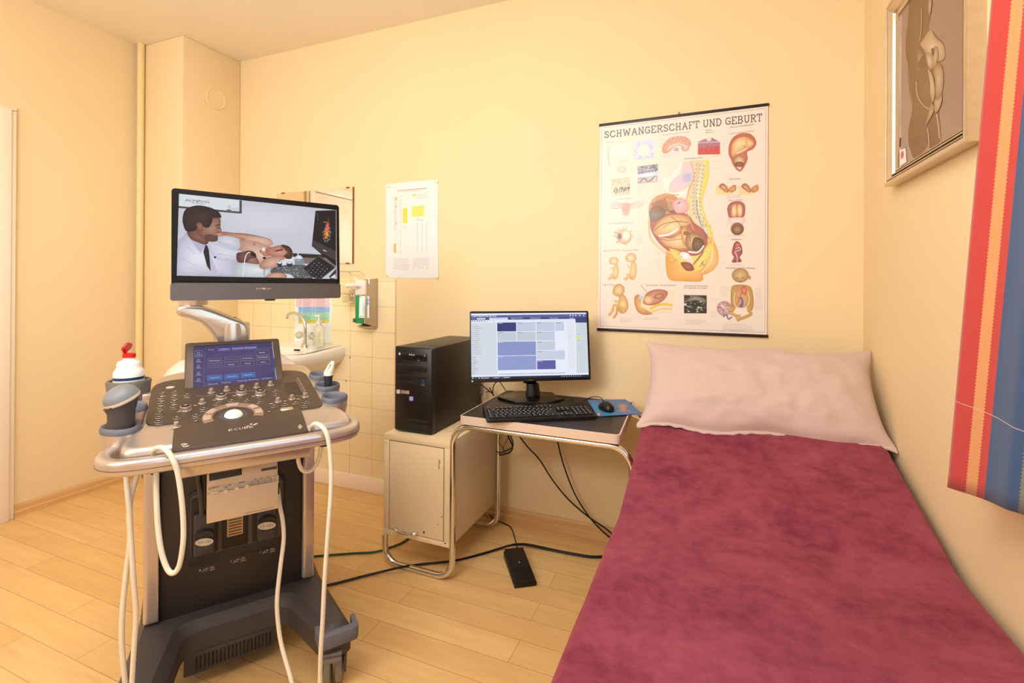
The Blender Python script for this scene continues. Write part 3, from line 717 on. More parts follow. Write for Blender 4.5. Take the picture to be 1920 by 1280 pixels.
# the white coat and doctor
SP.blob([(150, 1185), (160, 760), (240, 660), (285, 615), (420, 720), (560, 735), (700, 770), (880, 820), (1030, 870), (960, 1010), (960, 1195), (700, 1195)], (176, 176, 196), (232, 232, 242), 4, ctr=(430, 950))
SP.blob([(560, 735), (720, 770), (900, 830), (1030, 870), (1010, 950), (950, 980), (700, 970), (600, 880)], (190, 190, 208), (226, 226, 238), 5)
SP.line([(700, 905), (760, 900), (880, 925), (960, 960)], 7, (178, 180, 202), 6, True); SP.line([(640, 830), (760, 850), (900, 905)], 6, (196, 196, 214), 6, True)
SP.line([(200, 960), (330, 1010), (430, 1080)], 7, (186, 186, 206), 6, True); SP.line([(250, 740), (330, 830), (400, 900)], 8, (188, 188, 208), 6, True); SP.line([(170, 1060), (330, 1090), (520, 1150)], 6, (190, 190, 210), 6, True)
SP.poly([(330, 690), (420, 712), (545, 770), (470, 880), (440, 850)], (186, 176, 204), 6); SP.poly([(560, 860), (600, 900), (700, 1160), (610, 1120)], (196, 184, 214), 6)
SP.blob([(290, 590), (420, 560), (560, 640), (575, 735), (530, 772), (430, 740), (330, 690)], (98, 64, 54), (140, 98, 82), 7)     # neck
SP.blob([(420, 480), (560, 420), (650, 370), (715, 400), (738, 460), (730, 520), (748, 590), (738, 615), (700, 640), (690, 720), (600, 732), (520, 690), (430, 620)], (112, 74, 62), (178, 130, 110), 8)
SP.blob([(228, 420), (255, 320), (330, 270), (440, 250), (560, 268), (650, 300), (720, 350), (745, 410), (700, 408), (640, 395), (620, 470), (580, 540), (520, 540), (440, 480), (410, 570), (330, 600), (270, 585), (235, 500)], (48, 34, 32), (72, 50, 46), 9)
SP.blob([(412, 500), (440, 474), (480, 485), (500, 540), (480, 600), (440, 585)], (120, 74, 62), (160, 110, 92), 10)
SP.blob([(540, 640), (640, 640), (690, 660), (690, 722), (600, 732), (530, 700)], (92, 62, 54), (112, 76, 64), 9)
SP.line([(662, 522), (700, 508), (735, 512)], 10, (50, 32, 28), 10); SP.line([(680, 545), (715, 545)], 7, (60, 40, 36), 10); SP.line([(650, 655), (700, 625)], 6, (190, 150, 140), 10); SP.line([(715, 570), (735, 600)], 7, (216, 190, 176), 10)
SP.poly([(535, 770), (560, 790), (580, 850), (605, 1130), (555, 1060), (505, 870)], (44, 38, 42), 8); SP.poly([(640, 930), (684, 925), (660, 965)], (70, 50, 36), 7)
SP.blob([(950, 890), (1030, 870), (1120, 850), (1190, 880), (1210, 940), (1130, 960), (1060, 1010), (960, 1000)], (86, 56, 52), (128, 88, 78), 8)
SP.blob([(960, 1020), (1200, 1030), (1500, 1060), (1500, 1215), (940, 1195)], (178, 184, 188), (226, 230, 232), 6)
SP.blob([(690, 630), (740, 612), (770, 640), (700, 665)], (180, 120, 104), (206, 150, 132), 9)
SP.ell(1185, 768, 14, 12, (150, 96, 84), None, 4); SP.blob([(1130, 870), (1190, 890), (1200, 930), (1150, 920)], (36, 28, 30), (50, 40, 40), 10)
SP.line([(1145, 885), (1100, 880), (1065, 940), (1045, 1060), (1030, 1200)], 11, (236, 234, 238), 10, True)
SP.view(470, 350, 7.11)          # right half
SP.blob([(-60, 660), (120, 670), (250, 700), (300, 760), (240, 790), (60, 730), (-60, 715)], (196, 150, 130), (222, 186, 168), 4)
SP.blob([(110, 860), (180, 830), (260, 800), (330, 830), (280, 900), (200, 930)], (176, 108, 88), (206, 150, 128), 5)
SP.blob([(200, 850), (300, 800), (400, 780), (500, 800), (540, 870), (520, 930), (420, 950), (300, 930), (230, 900)], (170, 104, 86), (208, 156, 136), 6)
SP.blob([(400, 776), (500, 790), (555, 860), (545, 950), (480, 960), (430, 930), (490, 900), (500, 850)], (52, 34, 32), (110, 74, 56), 7)
SP.line([(330, 855), (420, 840)], 22, (120, 62, 54), 7); SP.line([(400, 800), (430, 850)], 10, (110, 64, 56), 7); SP.line([(300, 845), (330, 870)], 8, (130, 70, 62), 7)
SP.blob([(110, 1060), (200, 950), (380, 920), (470, 950), (380, 1000), (330, 1090), (200, 1110)], (170, 116, 96), (222, 180, 158), 7)
SP.blob([(-60, 1020), (-40, 900), (60, 920), (110, 1040)], (120, 76, 66), (170, 120, 104), 6)
SP.ell(170, 835, 24, 28, (216, 210, 208), (236, 232, 230), 7); SP.ell(180, 950, 22, 16, (30, 24, 26), None, 8); SP.ell(42, 768, 12, 9, (176, 116, 104), None, 5); SP.line([(150, 870), (145, 930)], 5, (220, 214, 214), 7)
SP.blob([(-60, 1040), (110, 1060), (200, 1090), (180, 1200), (-60, 1200)], (176, 182, 184), (218, 224, 224), 6)
SP.poly([(560, 885), (1135, 950), (1135, 1060), (560, 1010)], (128, 112, 104), 5); SP.poly([(560, 885), (960, 905), (1040, 945), (800, 950), (560, 930)], (54, 46, 42), 6)
SP.blob([(340, 1000), (560, 935), (640, 960), (600, 1040), (380, 1060)], (196, 202, 212), (228, 232, 238), 6)
SP.blob([(270, 1110), (360, 1060), (560, 1040), (760, 1060), (820, 1220), (560, 1225), (300, 1180)], (84, 84, 88), (104, 104, 108), 7)
rr = random.Random(3)
for _ in range(90):
    x, y = rr.uniform(340, 790), rr.uniform(1060, 1210); SP.ell(x, y, 7, 4, (200, 202, 204) if rr.random() < .6 else (40, 40, 44), None, 8, n=6)
SP.blob([(180, 1200), (170, 1110), (240, 1080), (270, 1100), (220, 1200)], (150, 154, 156), (222, 226, 226), 8)
SP.blob([(190, 1210), (280, 1150), (420, 1150), (480, 1190), (440, 1222), (200, 1222)], (176, 124, 104), (216, 172, 152), 9); SP.blob([(400, 1170), (500, 1160), (570, 1200), (560, 1225), (450, 1222)], (196, 200, 206), (228, 230, 234), 8)
for x, r_ in ((385, 38), (515, 46)): SP.ell(x, 1012, r_, 20, (190, 194, 198), (214, 216, 220), 9); SP.poly([(x-r_+4, 1018), (x+r_-4, 1018), (x+r_-14, 1060), (x-r_+14, 1060)], (52, 50, 54), 9)
SP.poly([(580, 965), (710, 970), (705, 1045), (585, 1040)], (140, 144, 150), 9); SP.blob([(590, 960), (610, 920), (660, 915), (690, 960), (640, 985)], (196, 202, 212), (236, 238, 242), 10); SP.line([(625, 885), (632, 930)], 12, (230, 232, 238), 10)
SP.line([(600, 964), (690, 972)], 9, (40, 70, 120), 11)
SP.poly([(862, 320), (1132, 312), (1136, 1060), (940, 900), (812, 790)], (40, 32, 32), 7); SP.poly([(830, 715), (1134, 860), (1134, 985), (955, 890), (812, 795)], (70, 62, 62), 8)
SP.poly([(965, 838), (1010, 858), (1008, 866), (962, 848)], (220, 216, 216), 9)
SP.blob([(1000, 520), (1035, 400), (1060, 520), (1075, 640), (1040, 720), (985, 735), (950, 650), (960, 580)], (40, 34, 34), (110, 100, 100), 9)
for _ in range(70):
    a, r2 = rr.uniform(0, 6.28), rr.uniform(.75, 1.1); x, y = 1012+52*r2*math.cos(a)-(0), 640+100*r2*math.sin(a); SP.ell(x, y, 6, 5, rr.choice([(190, 186, 186), (120, 116, 116), (70, 66, 66)]), None, 10, n=5)
SP.blob([(1000, 500), (1030, 470), (1045, 560), (1030, 650), (990, 690), (975, 620)], (190, 36, 16), (250, 130, 30), 11)
for _ in range(60):
    x, y = rr.gauss(1008, 18), rr.gauss(585, 55); SP.ell(x, y, 7, 6, rr.choice([(230, 60, 20), (250, 170, 40), (40, 90, 200), (60, 170, 170), (40, 120, 50), (250, 220, 70)]), None, 12, n=5)
SP.rows(880, 360, 905, 352, 6, 18, (120, 112, 112), 3, 9)
SP.poly([(905, 925), (1125, 1075), (925, 1235), (830, 1210), (700, 1085)], (44, 38, 42), 10); SP.line([(905, 925), (1125, 1075), (925, 1232)], 12, (96, 88, 86), 11)
for i in range(5):
    for j in range(5): SP.ell(870-i*26+j*36, 990+i*32+j*26, 8, 4, (120, 120, 190) if (i+j) % 3 == 0 else (190, 190, 196), None, 11, n=6)
SP.poly([(1135, 1090), (1135, 1225), (1060, 1232), (1040, 1200)], (60, 54, 54), 10); SP.blob([(1050, 1215), (1125, 1160), (1135, 1222)], (190, 196, 196), (230, 234, 232), 11, smooth=False)
SP.line([(1136, 310), (1142, 1232)], 10, (150, 138, 130), 12)
SP.view(310, 350, 7.11); BZ = (26, 21, 20)
for q in ([(180, 92), (150, 1185), (80, 1185), (110, 92)], [(150, 1185), (2292, 1230), (2300, 1290), (140, 1250)]): SP.poly(q, BZ, 14)
obj('monitor_display', SP.mb, attr_mat('monitor_glow', .97, .45, .05), mon)
P = Print(mc+mn*.0032, mn).view(310, 340, 4.413); P.view(300, 330, 4.413); P.step = 2e-4
P.text('ALPI', 790, 936, 850, 937, 14, (190, 170, 150)); P.poly([(852, 924), (868, 922), (868, 938), (852, 938)], (190, 170, 150), 2); P.text('ION', 872, 938, 918, 938, 14, (190, 170, 150)); P.ell(495, 848, 3, 3, (120, 100, 90))
obj('monitor_lettering', P.mb, attr_mat('print_on_plastic'), mon)

# ------------------------------------------------------------------ things on the machine
# printer under the console, tilted
PM = MM @ Matrix.Translation((0, .09, .69)) @ Matrix.Rotation(R(0), 4, 'X')
pr = thing('thermal_printer', 'cream video printer with round knobs mounted tilted under the console', 'printer', MM @ Vector((0, .2, .56)), MA)
mb = MB().ext([Vector((-.088, y, z)) for y, z in ((.085, .553), (.085, .622), (.092, .668), (.125, .712), (.30, .705), (.30, .60), (.13, .553))], (.176, 0, 0)); mb.map(lambda v: MM @ v)
obj('housing', mb, CREAMP, pr, bevel=.004)
mb = MB().ext([Vector((-.088, y, z)) for y, z in ((.080, .548), (.080, .628), (.0845, .628), (.0845, .548))], (.176, 0, 0)); mb.map(lambda v: MM @ v)
obj('paper_door', mb, CREAMP, pr, bevel=.0015)
def prp(off=0): return Print(MM @ Vector((0, .0845, .622)), MM.to_3x3() @ Vector((0, -.989, .15)))
P = Print(MM @ Vector((0, .0845, .622)), MM.to_3x3() @ Vector((0, -.989, .15))).view(360, 850, 5.565); P.step = 3e-4
P.text('SONY', 170, 382, 288, 352, 27, (30, 28, 28), 2)
P.poly([(305, 330), (905, 225), (905, 305), (300, 440)], (214, 200, 176), 1)
for x, y, t in ((622, 300, '1'), (692, 288, '2'), (762, 274, '3'), (826, 262, '4')): P.line([(x, y-14), (x, y+34)], 4, (60, 56, 56), 2)
for x, y in ((658, 306), (725, 294), (793, 282)): P.line([(x-20, y+22), (x-20, y-20), (x+22, y-28), (x+22, y+14), (x-20, y+22)], 3, (90, 84, 80), 2); P.line([(x-10, y+8), (x+8, y-8)], 4, (70, 66, 62) if x < 780 else (40, 130, 60), 3)
for x, y in ((340, 352), (375, 330), (490, 305), (520, 300)): P.line([(x, y), (x+30, y-6)], 7, (80, 74, 70), 2)
for x, y in ((645, 268), (705, 258), (775, 246), (845, 236), (845, 268)): P.line([(x, y), (x+32, y-5)], 6, (120, 110, 100), 2)
P.line([(290, 445), (845, 335)], 9, (70, 62, 54), 2)
obj('front_print', P.mb, attr_mat('print_on_plastic'), pr)
P = Print(MM @ Vector((0, .125, .712)), MM.to_3x3() @ Vector((0, -.8, .6))).view(360, 850, 5.565); P.step = 8e-4
P.poly([(180, 205), (520, 132), (520, 222), (180, 288)], (64, 62, 60), 1); P.rows(190, 215, 505, 148, 5, 15, (130, 124, 118), 3, 2); flush(P, 'warning_label', attr_mat('print_on_plastic'), pr); P.poly([(722, 160), (885, 132), (885, 158), (726, 186)], (84, 82, 80), 1)
P.rows(735, 168, 875, 144, 2, 10, (150, 144, 136), 3, 2); obj('small_label', P.mb, attr_mat('print_on_plastic'), pr)
P = Print(MM @ Vector((0, .0798, .60)), EN).view(360, 850, 5.565); P.step = 3e-4
P.line([(540, 628), (850, 558)], 4, (110, 90, 66)); obj('door_print', P.mb, attr_mat('print_on_plastic'), pr)
for x, y in ((424, 919.5), (444, 914), (463, 910)):
    c_ = ly(x, y, .085); mb = MB().lathe([(.0062, 0), (.006, .006), (.0045, .009)], M=MM @ Matrix.Translation(c_) @ Matrix.Rotation(PI/2, 4, 'X'), n=18)
    obj('knob', mb, mat('ivory_knob', (244, 226, 184), .35), pr)
c_ = ly(402, 923, .086); obj('power_button', MB().box(-.0085, .0085, -.006, 0, -.004, .004, MM @ Matrix.Translation(c_)), mat('ivory_knob', (244, 226, 184), .35), pr, bevel=.001)
mb = MB()
for x0, x1 in ((-.094, -.09), (.09, .094)): mb.ext([Vector((x0, y, z)) for y, z in ((.10, .58), (.10, .72), (.29, .77), (.29, .58))], (x1-x0, 0, 0))
mb.map(lambda v: MM @ v); obj('bracket', mb, BLACK, pr, bevel=.001)

# gel bottle
bw = MM @ Vector((bx, by, 0))
gb = thing('gel_bottle', 'white round gel bottle with open red flip cap in the grey holder', 'bottle', (bw.x, bw.y, .864), MA)
mb = MB().lathe([(.034, .866), (.038, .872), (.038, .925), (.0375, .938), (.032, .948), (.0295, .951), (.0295, .960), (.027, .968), (.016, .974), (.013, .978), (.013, .984)], c=(bw.x, bw.y, 0), n=36)
obj('bottle_body', mb, WHITEPL, gb, smooth=50)
mb = MB().lathe([(.0383, .917), (.0383, .925)], c=(bw.x, bw.y, 0), n=36, cap=(False, False)); obj('label_band', mb, BLUEPL, gb)
mb = MB().lathe([(.0165, .981), (.0165, .991), (.013, .993)], c=(bw.x, bw.y, 0), n=28); cap_ = obj('cap', mb, REDPL, gb, smooth=40)
Ml = Matrix.Translation(bw+Vector((-.013, -.004, .999))) @ Matrix.Rotation(R(22), 4, 'Z') @ Matrix.Rotation(R(-62), 4, 'Y') @ Matrix.Translation((.012, 0, 0))
mb = MB().lathe([(.0155, -.003), (.0155, .003), (.013, .003), (.013, -.0005), (.004, -.0005), (.004, .002)], n=28, M=Ml); mb.box(-.019, -.012, -.005, .005, -.004, .001, Ml)
obj('cap_lid', mb, REDPL, cap_, smooth=40)

# volume probe in the left holder
vp = thing('ultrasound_probe', 'large round-headed volume probe standing in the front left holder, looped ivory cable', 'ultrasound probe', MM @ Vector((-.275, .05, .80)), MA)
def oval(cx, cy, z, a, b_, n=24, tilt=0, tx=0): return [Vector((cx+a*math.cos(2*PI*k/n), cy+b_*math.sin(2*PI*k/n), z+tilt*a*math.cos(2*PI*k/n)+tx*b_*math.sin(2*PI*k/n))) for k in range(n)]
mb = MB().loft([oval(-.275, .055, .805, .022, .022), oval(-.272, .05, .84, .0285, .027), oval(-.268, .045, .865, .0275, .026), oval(-.268, .045, .885, .028, .028, tilt=.1), oval(-.267, .045, .902, .033, .032, tilt=.35), oval(-.267, .045, .912, .036, .035, tilt=.5)]); mb.map(lambda v: MM @ v)
obj('handle', mb, DKGREY, vp, smooth=70)
Mh = MM @ Matrix.Translation((-.267, .045, .918)) @ Matrix.Rotation(R(-22), 4, 'Y') @ Matrix.Rotation(R(8), 4, 'X')
mb = MB().lathe([(.037, -.006), (.0385, -.002), (.038, .0015)], n=30, M=Mh); obj('seam_ring', mb, mat('seam_cream', (214, 200, 180), .4), vp, smooth=60)
mb = MB().lathe([(.0378, .001), (.037, .008), (.033, .017), (.025, .025), (.014, .030), (.004, .0315)], n=30, M=Mh); obj('lens', mb, mat('lens_grey', (122, 126, 130), .42), vp, smooth=60)
def cable(name, parent, pts, r=.0058, m_=CABLEW, n=8, sm=6, closed=False):
    return obj(name, MB().tube([MM @ p for p in catm(pts, sm, closed)], r, n, closed), m_, parent, smooth=80)
ca = [ly(x, y, d) for x, y, d in ((292, 872, -.06), (290, 860, -.062), (287, 848, -.07), (293, 840, -.09), (304, 839, -.112), (316, 848, -.132), (326, 865, -.14), (334, 890, -.14), (341, 940, -.14), (344, 985, -.14), (343, 1020, -.14), (336, 1060, -.135), (325, 1074, -.13), (314, 1066, -.12), (303, 1035, -.11), (296, 985, -.10), (293, 920, -.09), (293, 885, -.075))]
cable('cable_loop', vp, ca, closed=True)
cb = [ly(x, y, d) for x, y, d in ((262, 865, .02), (259, 885, .0), (247, 925, -.01), (242, 965, -.01), (244, 1010, -.01), (236, 1080, -.01), (230, 1140, -.01), (228, 1190, -.01), (230, 1230, -.01), (236, 1290, -.01), (240, 1330, -.015), (246, 1335, -.02), (247, 1290, -.025), (251, 1220, -.025), (255, 1150, -.025), (250, 1080, -.03), (245, 1000, -.03), (243, 960, -.03), (239, 920, -.02), (236, 885, -.0), (234, 860, .02))]
cable('cable', vp, cb)
def plug(parent, xc, zlab, xt, yt, xlab):
    mb = MB().ext([Vector((p[0], .288, p[1])) for p in rrect(xc-.028, xc+.028, .372, .50, .008)], (0, -.018, 0)); mb.map(lambda v: MM @ v)
    c_ = obj('connector', mb, DKGREY, parent, bevel=.006, seg=3)
    rings = [[MM @ Vector((xc+a*math.cos(2*PI*k/20), .268-d, z+b_*math.sin(2*PI*k/20))) for k in range(20)] for a, b_, z, d in ((.0265, .02, .437, -.004), (.026, .019, .437, .008), (.024, .016, .437, .014))]
    obj('connector_grip', MB().loft(rings), DKFACE, c_, smooth=50)
    P_ = Print(MM @ Vector((0, .2500, .41)), EN).view(0, 0, 1); P_.step = 4e-4
    P_.ell(xlab[0], xlab[1], 17.5, 7.2, (206, 194, 168), (222, 212, 190), 1, rot=-8); P_.text(xlab[2], xlab[0]-11, xlab[1]+3.2, xlab[0]+11, xlab[1]-.2, 4, (60, 50, 40), 2)
    obj('connector_label', P_.mb, attr_mat('print_on_plastic'), c_)
    mb = MB().ext([MM @ Vector((xc+a, .252, .405+b_)) for a, b_ in rrect(-.018, .018, -.008, .008, .0078)], MM.to_3x3() @ Vector((0, .02, 0))); obj('connector_latch', mb, DKGREY, c_)
plug(vp, -.092, .4, 0, 0, (383, 1016, 'SVC1-6H'))
cable('connector_cable', vp, [Vector(p) for p in ((-.098, .272, .50), (-.10, .262, .54), (-.105, .24, .60), (-.115, .18, .70), (-.13, .10, .755))], .008, DKGREY)

# right hand probe
rp = thing('ultrasound_probe', 'small dark probe with ivory tip standing in the right hand middle holder', 'ultrasound probe', MM @ Vector((.262, .175, .80)), MA)
mb = MB().loft([oval(.245, .174, .81, .010, .012), oval(.244, .174, .87, .0115, .014), oval(.245, .174, .905, .013, .0155)]); mb.map(lambda v: MM @ v); obj('handle', mb, mat('probe_navy', (40, 46, 54), .4), rp, smooth=60)
mb = MB().loft([oval(.245, .174, .904, .0145, .017), oval(.247, .175, .915, .0155, .018), oval(.254, .176, .935, .010, .016), oval(.258, .177, .945, .006, .011), oval(.259, .177, .948, .003, .006)]); mb.map(lambda v: MM @ v); obj('tip', mb, mat('probe_ivory', (238, 226, 204), .35), rp, smooth=60)
mb = MB().loft([[MM @ (Vector((.2385, .167+a, z))+Vector((dx, 0, 0))) for a in (-.006, .006)]+[MM @ (Vector((.2395, .167+a, z))+Vector((dx, 0, 0))) for a in (.006, -.006)] for z, dx in ((.916, -.001), (.94, .010))]); obj('tip_window', mb, mat('tip_grey', (128, 118, 104), .4), rp)
cc = [ly(x, y, d) for x, y, d in ((600, 835, -.03), (594, 815, -.055), (585, 800, -.08), (592, 794, -.11), (603, 799, -.13), (612, 812, -.142), (618, 840, -.145), (621, 885, -.145), (620, 930, -.145), (616, 985, -.145), (612, 1040, -.145), (608, 1100, -.145), (605, 1165, -.145), (601, 1230, -.145), (600, 1290, -.145), (598, 1330, -.145), (585, 1340, -.13), (560, 1325, -.09), (545, 1270, -.05), (527, 1205, .0), (520, 1150, .02), (520, 1115, .03), (526, 1060, .05), (532, 1010, .08), (530, 975, .1), (524, 945, .12), (521, 915, .16))]
cable('cable', rp, cc)
cd_ = [ly(x, y, d) for x, y, d in ((604, 830, -.04), (602, 842, -.03), (597, 862, -.01), (588, 878, .0), (576, 884, .0), (566, 880, .0), (560, 866, .0), (559, 850, .0), (560, 838, .0))]
cable('cable_loop', rp, cd_)
plug(rp, .079, .4, 0, 0, (500, 985.5, 'L3-12H'))

# ------------------------------------------------------------------ typist desk
dk = thing('desk', 'small chrome tube typing desk with black top and cream side cupboard', 'desk', (-.78, 1.98, 0))
def tube_loop(y):
    xs = lambda pts: [Vector((x, y, z)) for x, z in pts]
    def arcp(cx, cz, r, a0, a1, n=7): return [(cx+r*math.cos(R(a0+(a1-a0)*k/n)), cz+r*math.sin(R(a0+(a1-a0)*k/n))) for k in range(n+1)]
    r = .07; pts = [(-1.295, .129)]+arcp(-1.295+r, .012+r, r, 180, 270)+arcp(-.968-r, .012+r, r, 270, 360)+arcp(-.968+.08, .632-.08, .08, 180, 90)+arcp(-.258-.08, .632-.08, .08, 90, 0)+[(-.258, .012)]
    return xs(pts)
obj('frame', MB().tube(tube_loop(1.742), .0125, 14), CHROME, dk, label='front chrome tube frame')
obj('frame', MB().tube(tube_loop(2.195), .0125, 14), CHROME, dk, label='rear chrome tube frame')
mb = MB().tube([(-.86, 1.745, .632), (-.86, 2.19, .632)], .009, 10); mb.tube([(-.36, 1.745, .632), (-.36, 2.19, .632)], .009, 10)
obj('cross_rail', mb, CHROME, dk)
top = roundpoly([(-.928, 1.725), (-.292, 1.725), (-.292, 2.235), (-.928, 2.235)], .02)
top = roundpoly([(-.928, 1.725, .018), (-.300, 1.725, .018), (-.325, 2.225, .02), (-.935, 2.225, .02)], .02)
mb = MB().loft([[Vector((x, y, z)) for x, y in top] for z in (.645, .6475, .6765)]); tp = obj('desk_top', mb, mat('black_linoleum', (44, 38, 38), .42, bump=.1, bscale=400, var=.15, vscale=30), dk)
ring = [Vector((x, y, 0)) for x, y in top]; mb = MB(); cxm = Vector((-.62, 1.975, 0))
def offr(k, z): return [Vector((p.x+(1 if p.x > cxm.x else -1)*k, p.y+(1 if p.y > cxm.y else -1)*k, z)) for p in ring]
mb.loft([offr(-.004, .644), offr(.0022, .645), offr(.0025, .677), offr(-.001, .6785), offr(-.003, .6775)], (False, False))
obj('edge_band', mb, mat('edge_metal', (226, 210, 196), .35, .35), tp, smooth=60)
# cupboard
cx0, cx1, cy0, cy1, cz0, cz1 = -1.308, -.984, 1.748, 2.205, .128, .556
cbd = obj('cupboard', MB().box(cx0, cx1, cy0+.004, cy1, cz0, cz1), CREAMM, dk, bevel=.003)
mb = MB(); 
for a in ((cx0, cx1, cz1-.026, cz1), (cx0, cx1, cz0, cz0+.02), (cx0, cx0+.027, cz0+.02, cz1-.026), (cx1-.027, cx1, cz0+.02, cz1-.026)): mb.box(a[0], a[1], cy0, cy0+.006, a[2], a[3])
obj('cupboard_frame', mb, CREAMM, cbd, bevel=.001)
obj('door_gap', MB().box(cx0+.026, cx1-.026, cy0+.0025, cy0+.0045, cz0+.019, cz1-.025), BLACK, cbd)
cdr = obj('cupboard_door', MB().box(cx0+.0295, cx1-.0300, cy0, cy0+.006, cz0+.0225, cz1-.0290), CREAMM, cbd, bevel=.0012)
h0 = onY(743, 989, cy0); h1 = onY(783, 997, cy0)
mb = MB().tube(catm([(h0.x, cy0, h0.z), (h0.x+.01, cy0-.014, h0.z-.001), ((h0.x+h1.x)/2, cy0-.024, h0.z-.004), (h1.x-.01, cy0-.014, h0.z-.001), (h1.x, cy0, h0.z)], 5), .0052, 10); 
obj('door_handle', mb, CHROME, dk)
kh = onY(795, 997, cy0); mb = MB().lathe([(.0035, 0), (.0035, .001)], M=Matrix.Translation((kh.x, cy0, kh.z)) @ Matrix.Rotation(PI/2, 4, 'X'), n=14); mb.box(kh.x-.0012, kh.x+.0012, cy0-.001, cy0, kh.z-.008, kh.z)
obj('keyhole', mb, BLACKG, dk)
P = Print((0, cy0-.0003, 0), (0, 1, 0)).view(580, 780, 3); P.step = 1e-4
P.line([(730, 244), (729, 300)], 4, (96, 84, 70)); P.line([(737, 250), (736, 268)], 2, (120, 100, 80)); P.ell(746, 566, 3, 3, (110, 76, 40)); P.ell(725, 610, 2.5, 2.5, (110, 76, 40)); P.ell(764, 715, 5, 4, (40, 30, 24)); P.line([(420, 148), (440, 152)], 1.5, (130, 104, 76))
obj('scratches', P.mb, attr_mat('wear_marks'), dk)

# computer tower
pc = thing('computer_tower', 'black desktop computer tower standing on the cream cupboard', 'computer', (-1.185, 2.0, .556))
tx0, tx1, ty0, ty1, tz0, tz1 = -1.285, -1.098, 1.792, 2.262, .563, .925
TW = Matrix.Identity(4)
obj('case', MB().box(tx0, tx1, ty0+.03, ty1, tz0, tz1), mat('case_black', (30, 24, 22), .36, bump=.15, bscale=800), pc, bevel=.003)
mb = MB().loft([[Vector((p[0], y, p[1])) for p in rrect(tx0-.001+i_, tx1+.001-i_, tz0-.002+i_, tz1+.001-i_, .008)] for y, i_ in ((ty0+.03, 0), (ty0+.004, 0), (ty0, .004))])
fp = obj('front_panel', mb, mat('front_black', (24, 20, 20), .38), pc, smooth=40)
def FY(x, y): return onY(x, y, ty0)
def fbox(x0, y0, x1, y1, d=.002, d2=.002): a, b_ = FY(x0, y0), FY(x1, y1); return MB().box(min(a.x, b_.x), max(a.x, b_.x), ty0-d, ty0+d2, min(a.z, b_.z), max(a.z, b_.z))
dr_ = obj('optical_drive', fbox(744.5, 659, 801, 678, .002), mat('drive_black', (18, 16, 17), .3), pc, bevel=.0008)
obj('drive_tray', fbox(746, 661, 799, 670.5, .0032), mat('drive_black', (18, 16, 17), .3), dr_, bevel=.0008)
obj('bay_cover', fbox(744.5, 680.5, 801, 698, .001), mat('front_black', (24, 20, 20), .38), pc, bevel=.0006)
obj('bay_cover', fbox(744.5, 700, 801, 711, .001), mat('front_black', (24, 20, 20), .38), pc, bevel=.0006)
obj('bay_cover', fbox(744.5, 712, 783, 726, .001), mat('front_black', (24, 20, 20), .38), pc, bevel=.0006)
for k in range(3):
    a, b_ = FY(744, 786+k*9.6), FY(801, 786+k*9.6); z = .612-k*.0205
    obj('vent_louver', MB().ext([Vector((tx0+.012, ty0+yy, z+zz)) for yy, zz in ((0, .007), (-.004, -.004), (0, -.006))], (.158, 0, 0)), mat('front_black', (24, 20, 20), .38), pc)
P = Print((0, ty0-.0034, 0), (0, 1, 0)).view(730, 620, 6.094); P.step = 1e-4
P.text('ASUS', 222, 278, 290, 284, 18, (220, 216, 214)); P.ell(117, 262, 11, 15, (200, 196, 192)); P.poly([(397, 272), (410, 274), (410, 298), (397, 296)], (120, 116, 114)); P.poly([(318, 338), (340, 332), (342, 340)], (180, 176, 172)); flush(P, 'drive_marks', attr_mat('print_on_plastic'), pc)
P.P = Vector((0, ty0-.0003, 0)); P.poly([(82, 670), (122, 672), (122, 718), (82, 715)], (190, 188, 190)); flush(P, 'sticker', attr_mat('print_on_plastic'), pc, label='square silver sticker'); P.poly([(130, 674), (228, 684), (228, 724), (130, 716)], (120, 108, 98)); P.text('ATHLON', 138, 706, 220, 714, 18, (210, 200, 190)); P.poly([(190, 684), (228, 688), (228, 722), (190, 718)], (176, 140, 100), 2); flush(P, 'sticker', attr_mat('print_on_plastic'), pc, label='wide bronze sticker')
P.poly([(226, 744), (276, 750), (274, 806), (226, 800)], (86, 84, 190), 1); P.ell(251, 774, 21, 22, (190, 186, 214), (150, 140, 110), 2); flush(P, 'sticker', attr_mat('print_on_plastic'), pc, label='blue sticker')
P.poly([(374, 556), (402, 558), (402, 582), (374, 580)], (34, 60, 90)); P.poly([(374, 586), (402, 588), (402, 604), (374, 602)], (34, 60, 90)); P.ell(372, 618, 8, 8, (150, 130, 100)); P.ell(396, 621, 8, 8, (150, 130, 100)); P.ell(372, 618, 4, 4, (20, 18, 18), None, 2); P.ell(396, 621, 4, 4, (20, 18, 18), None, 2)
obj('front_ports', P.mb, attr_mat('print_on_plastic'), pc)
for x in (tx0+.02, tx1-.02):
    for y in (ty0+.05, ty1-.05): obj('foot', MB().lathe([(.012, .556), (.012, .565)], c=(x, y, 0), n=14), BLACK, pc)

# pc monitor
pm = thing('computer_monitor', 'black flat computer monitor showing a medical records window on the desk', 'monitor', (-.775, 2.11, .6785))
pcn_c = Vector((-.733, 2.008, .9315)); py, pt_ = R(31), R(8)
pex = Vector((math.cos(py), math.sin(py), 0)); pbk = Vector((-math.sin(py), math.cos(py), 0)); pup = Vector((0, 0, math.cos(pt_)))+pbk*math.sin(pt_); pn = pex.cross(pup)
cs = [hit(q[0], q[1], pcn_c, pn) for q in ((880, 584), (1103, 582), (1108, 712), (882, 717))]
ab = [((c-pcn_c).dot(pex), (c-pcn_c).dot(pup)) for c in cs]; print('pc monitor', [(round(a, 3), round(b_, 3)) for a, b_ in ab])
qx0, qx1 = (ab[0][0]+ab[3][0])/2, (ab[1][0]+ab[2][0])/2; qy0, qy1 = (ab[2][1]+ab[3][1])/2, (ab[0][1]+ab[1][1])/2
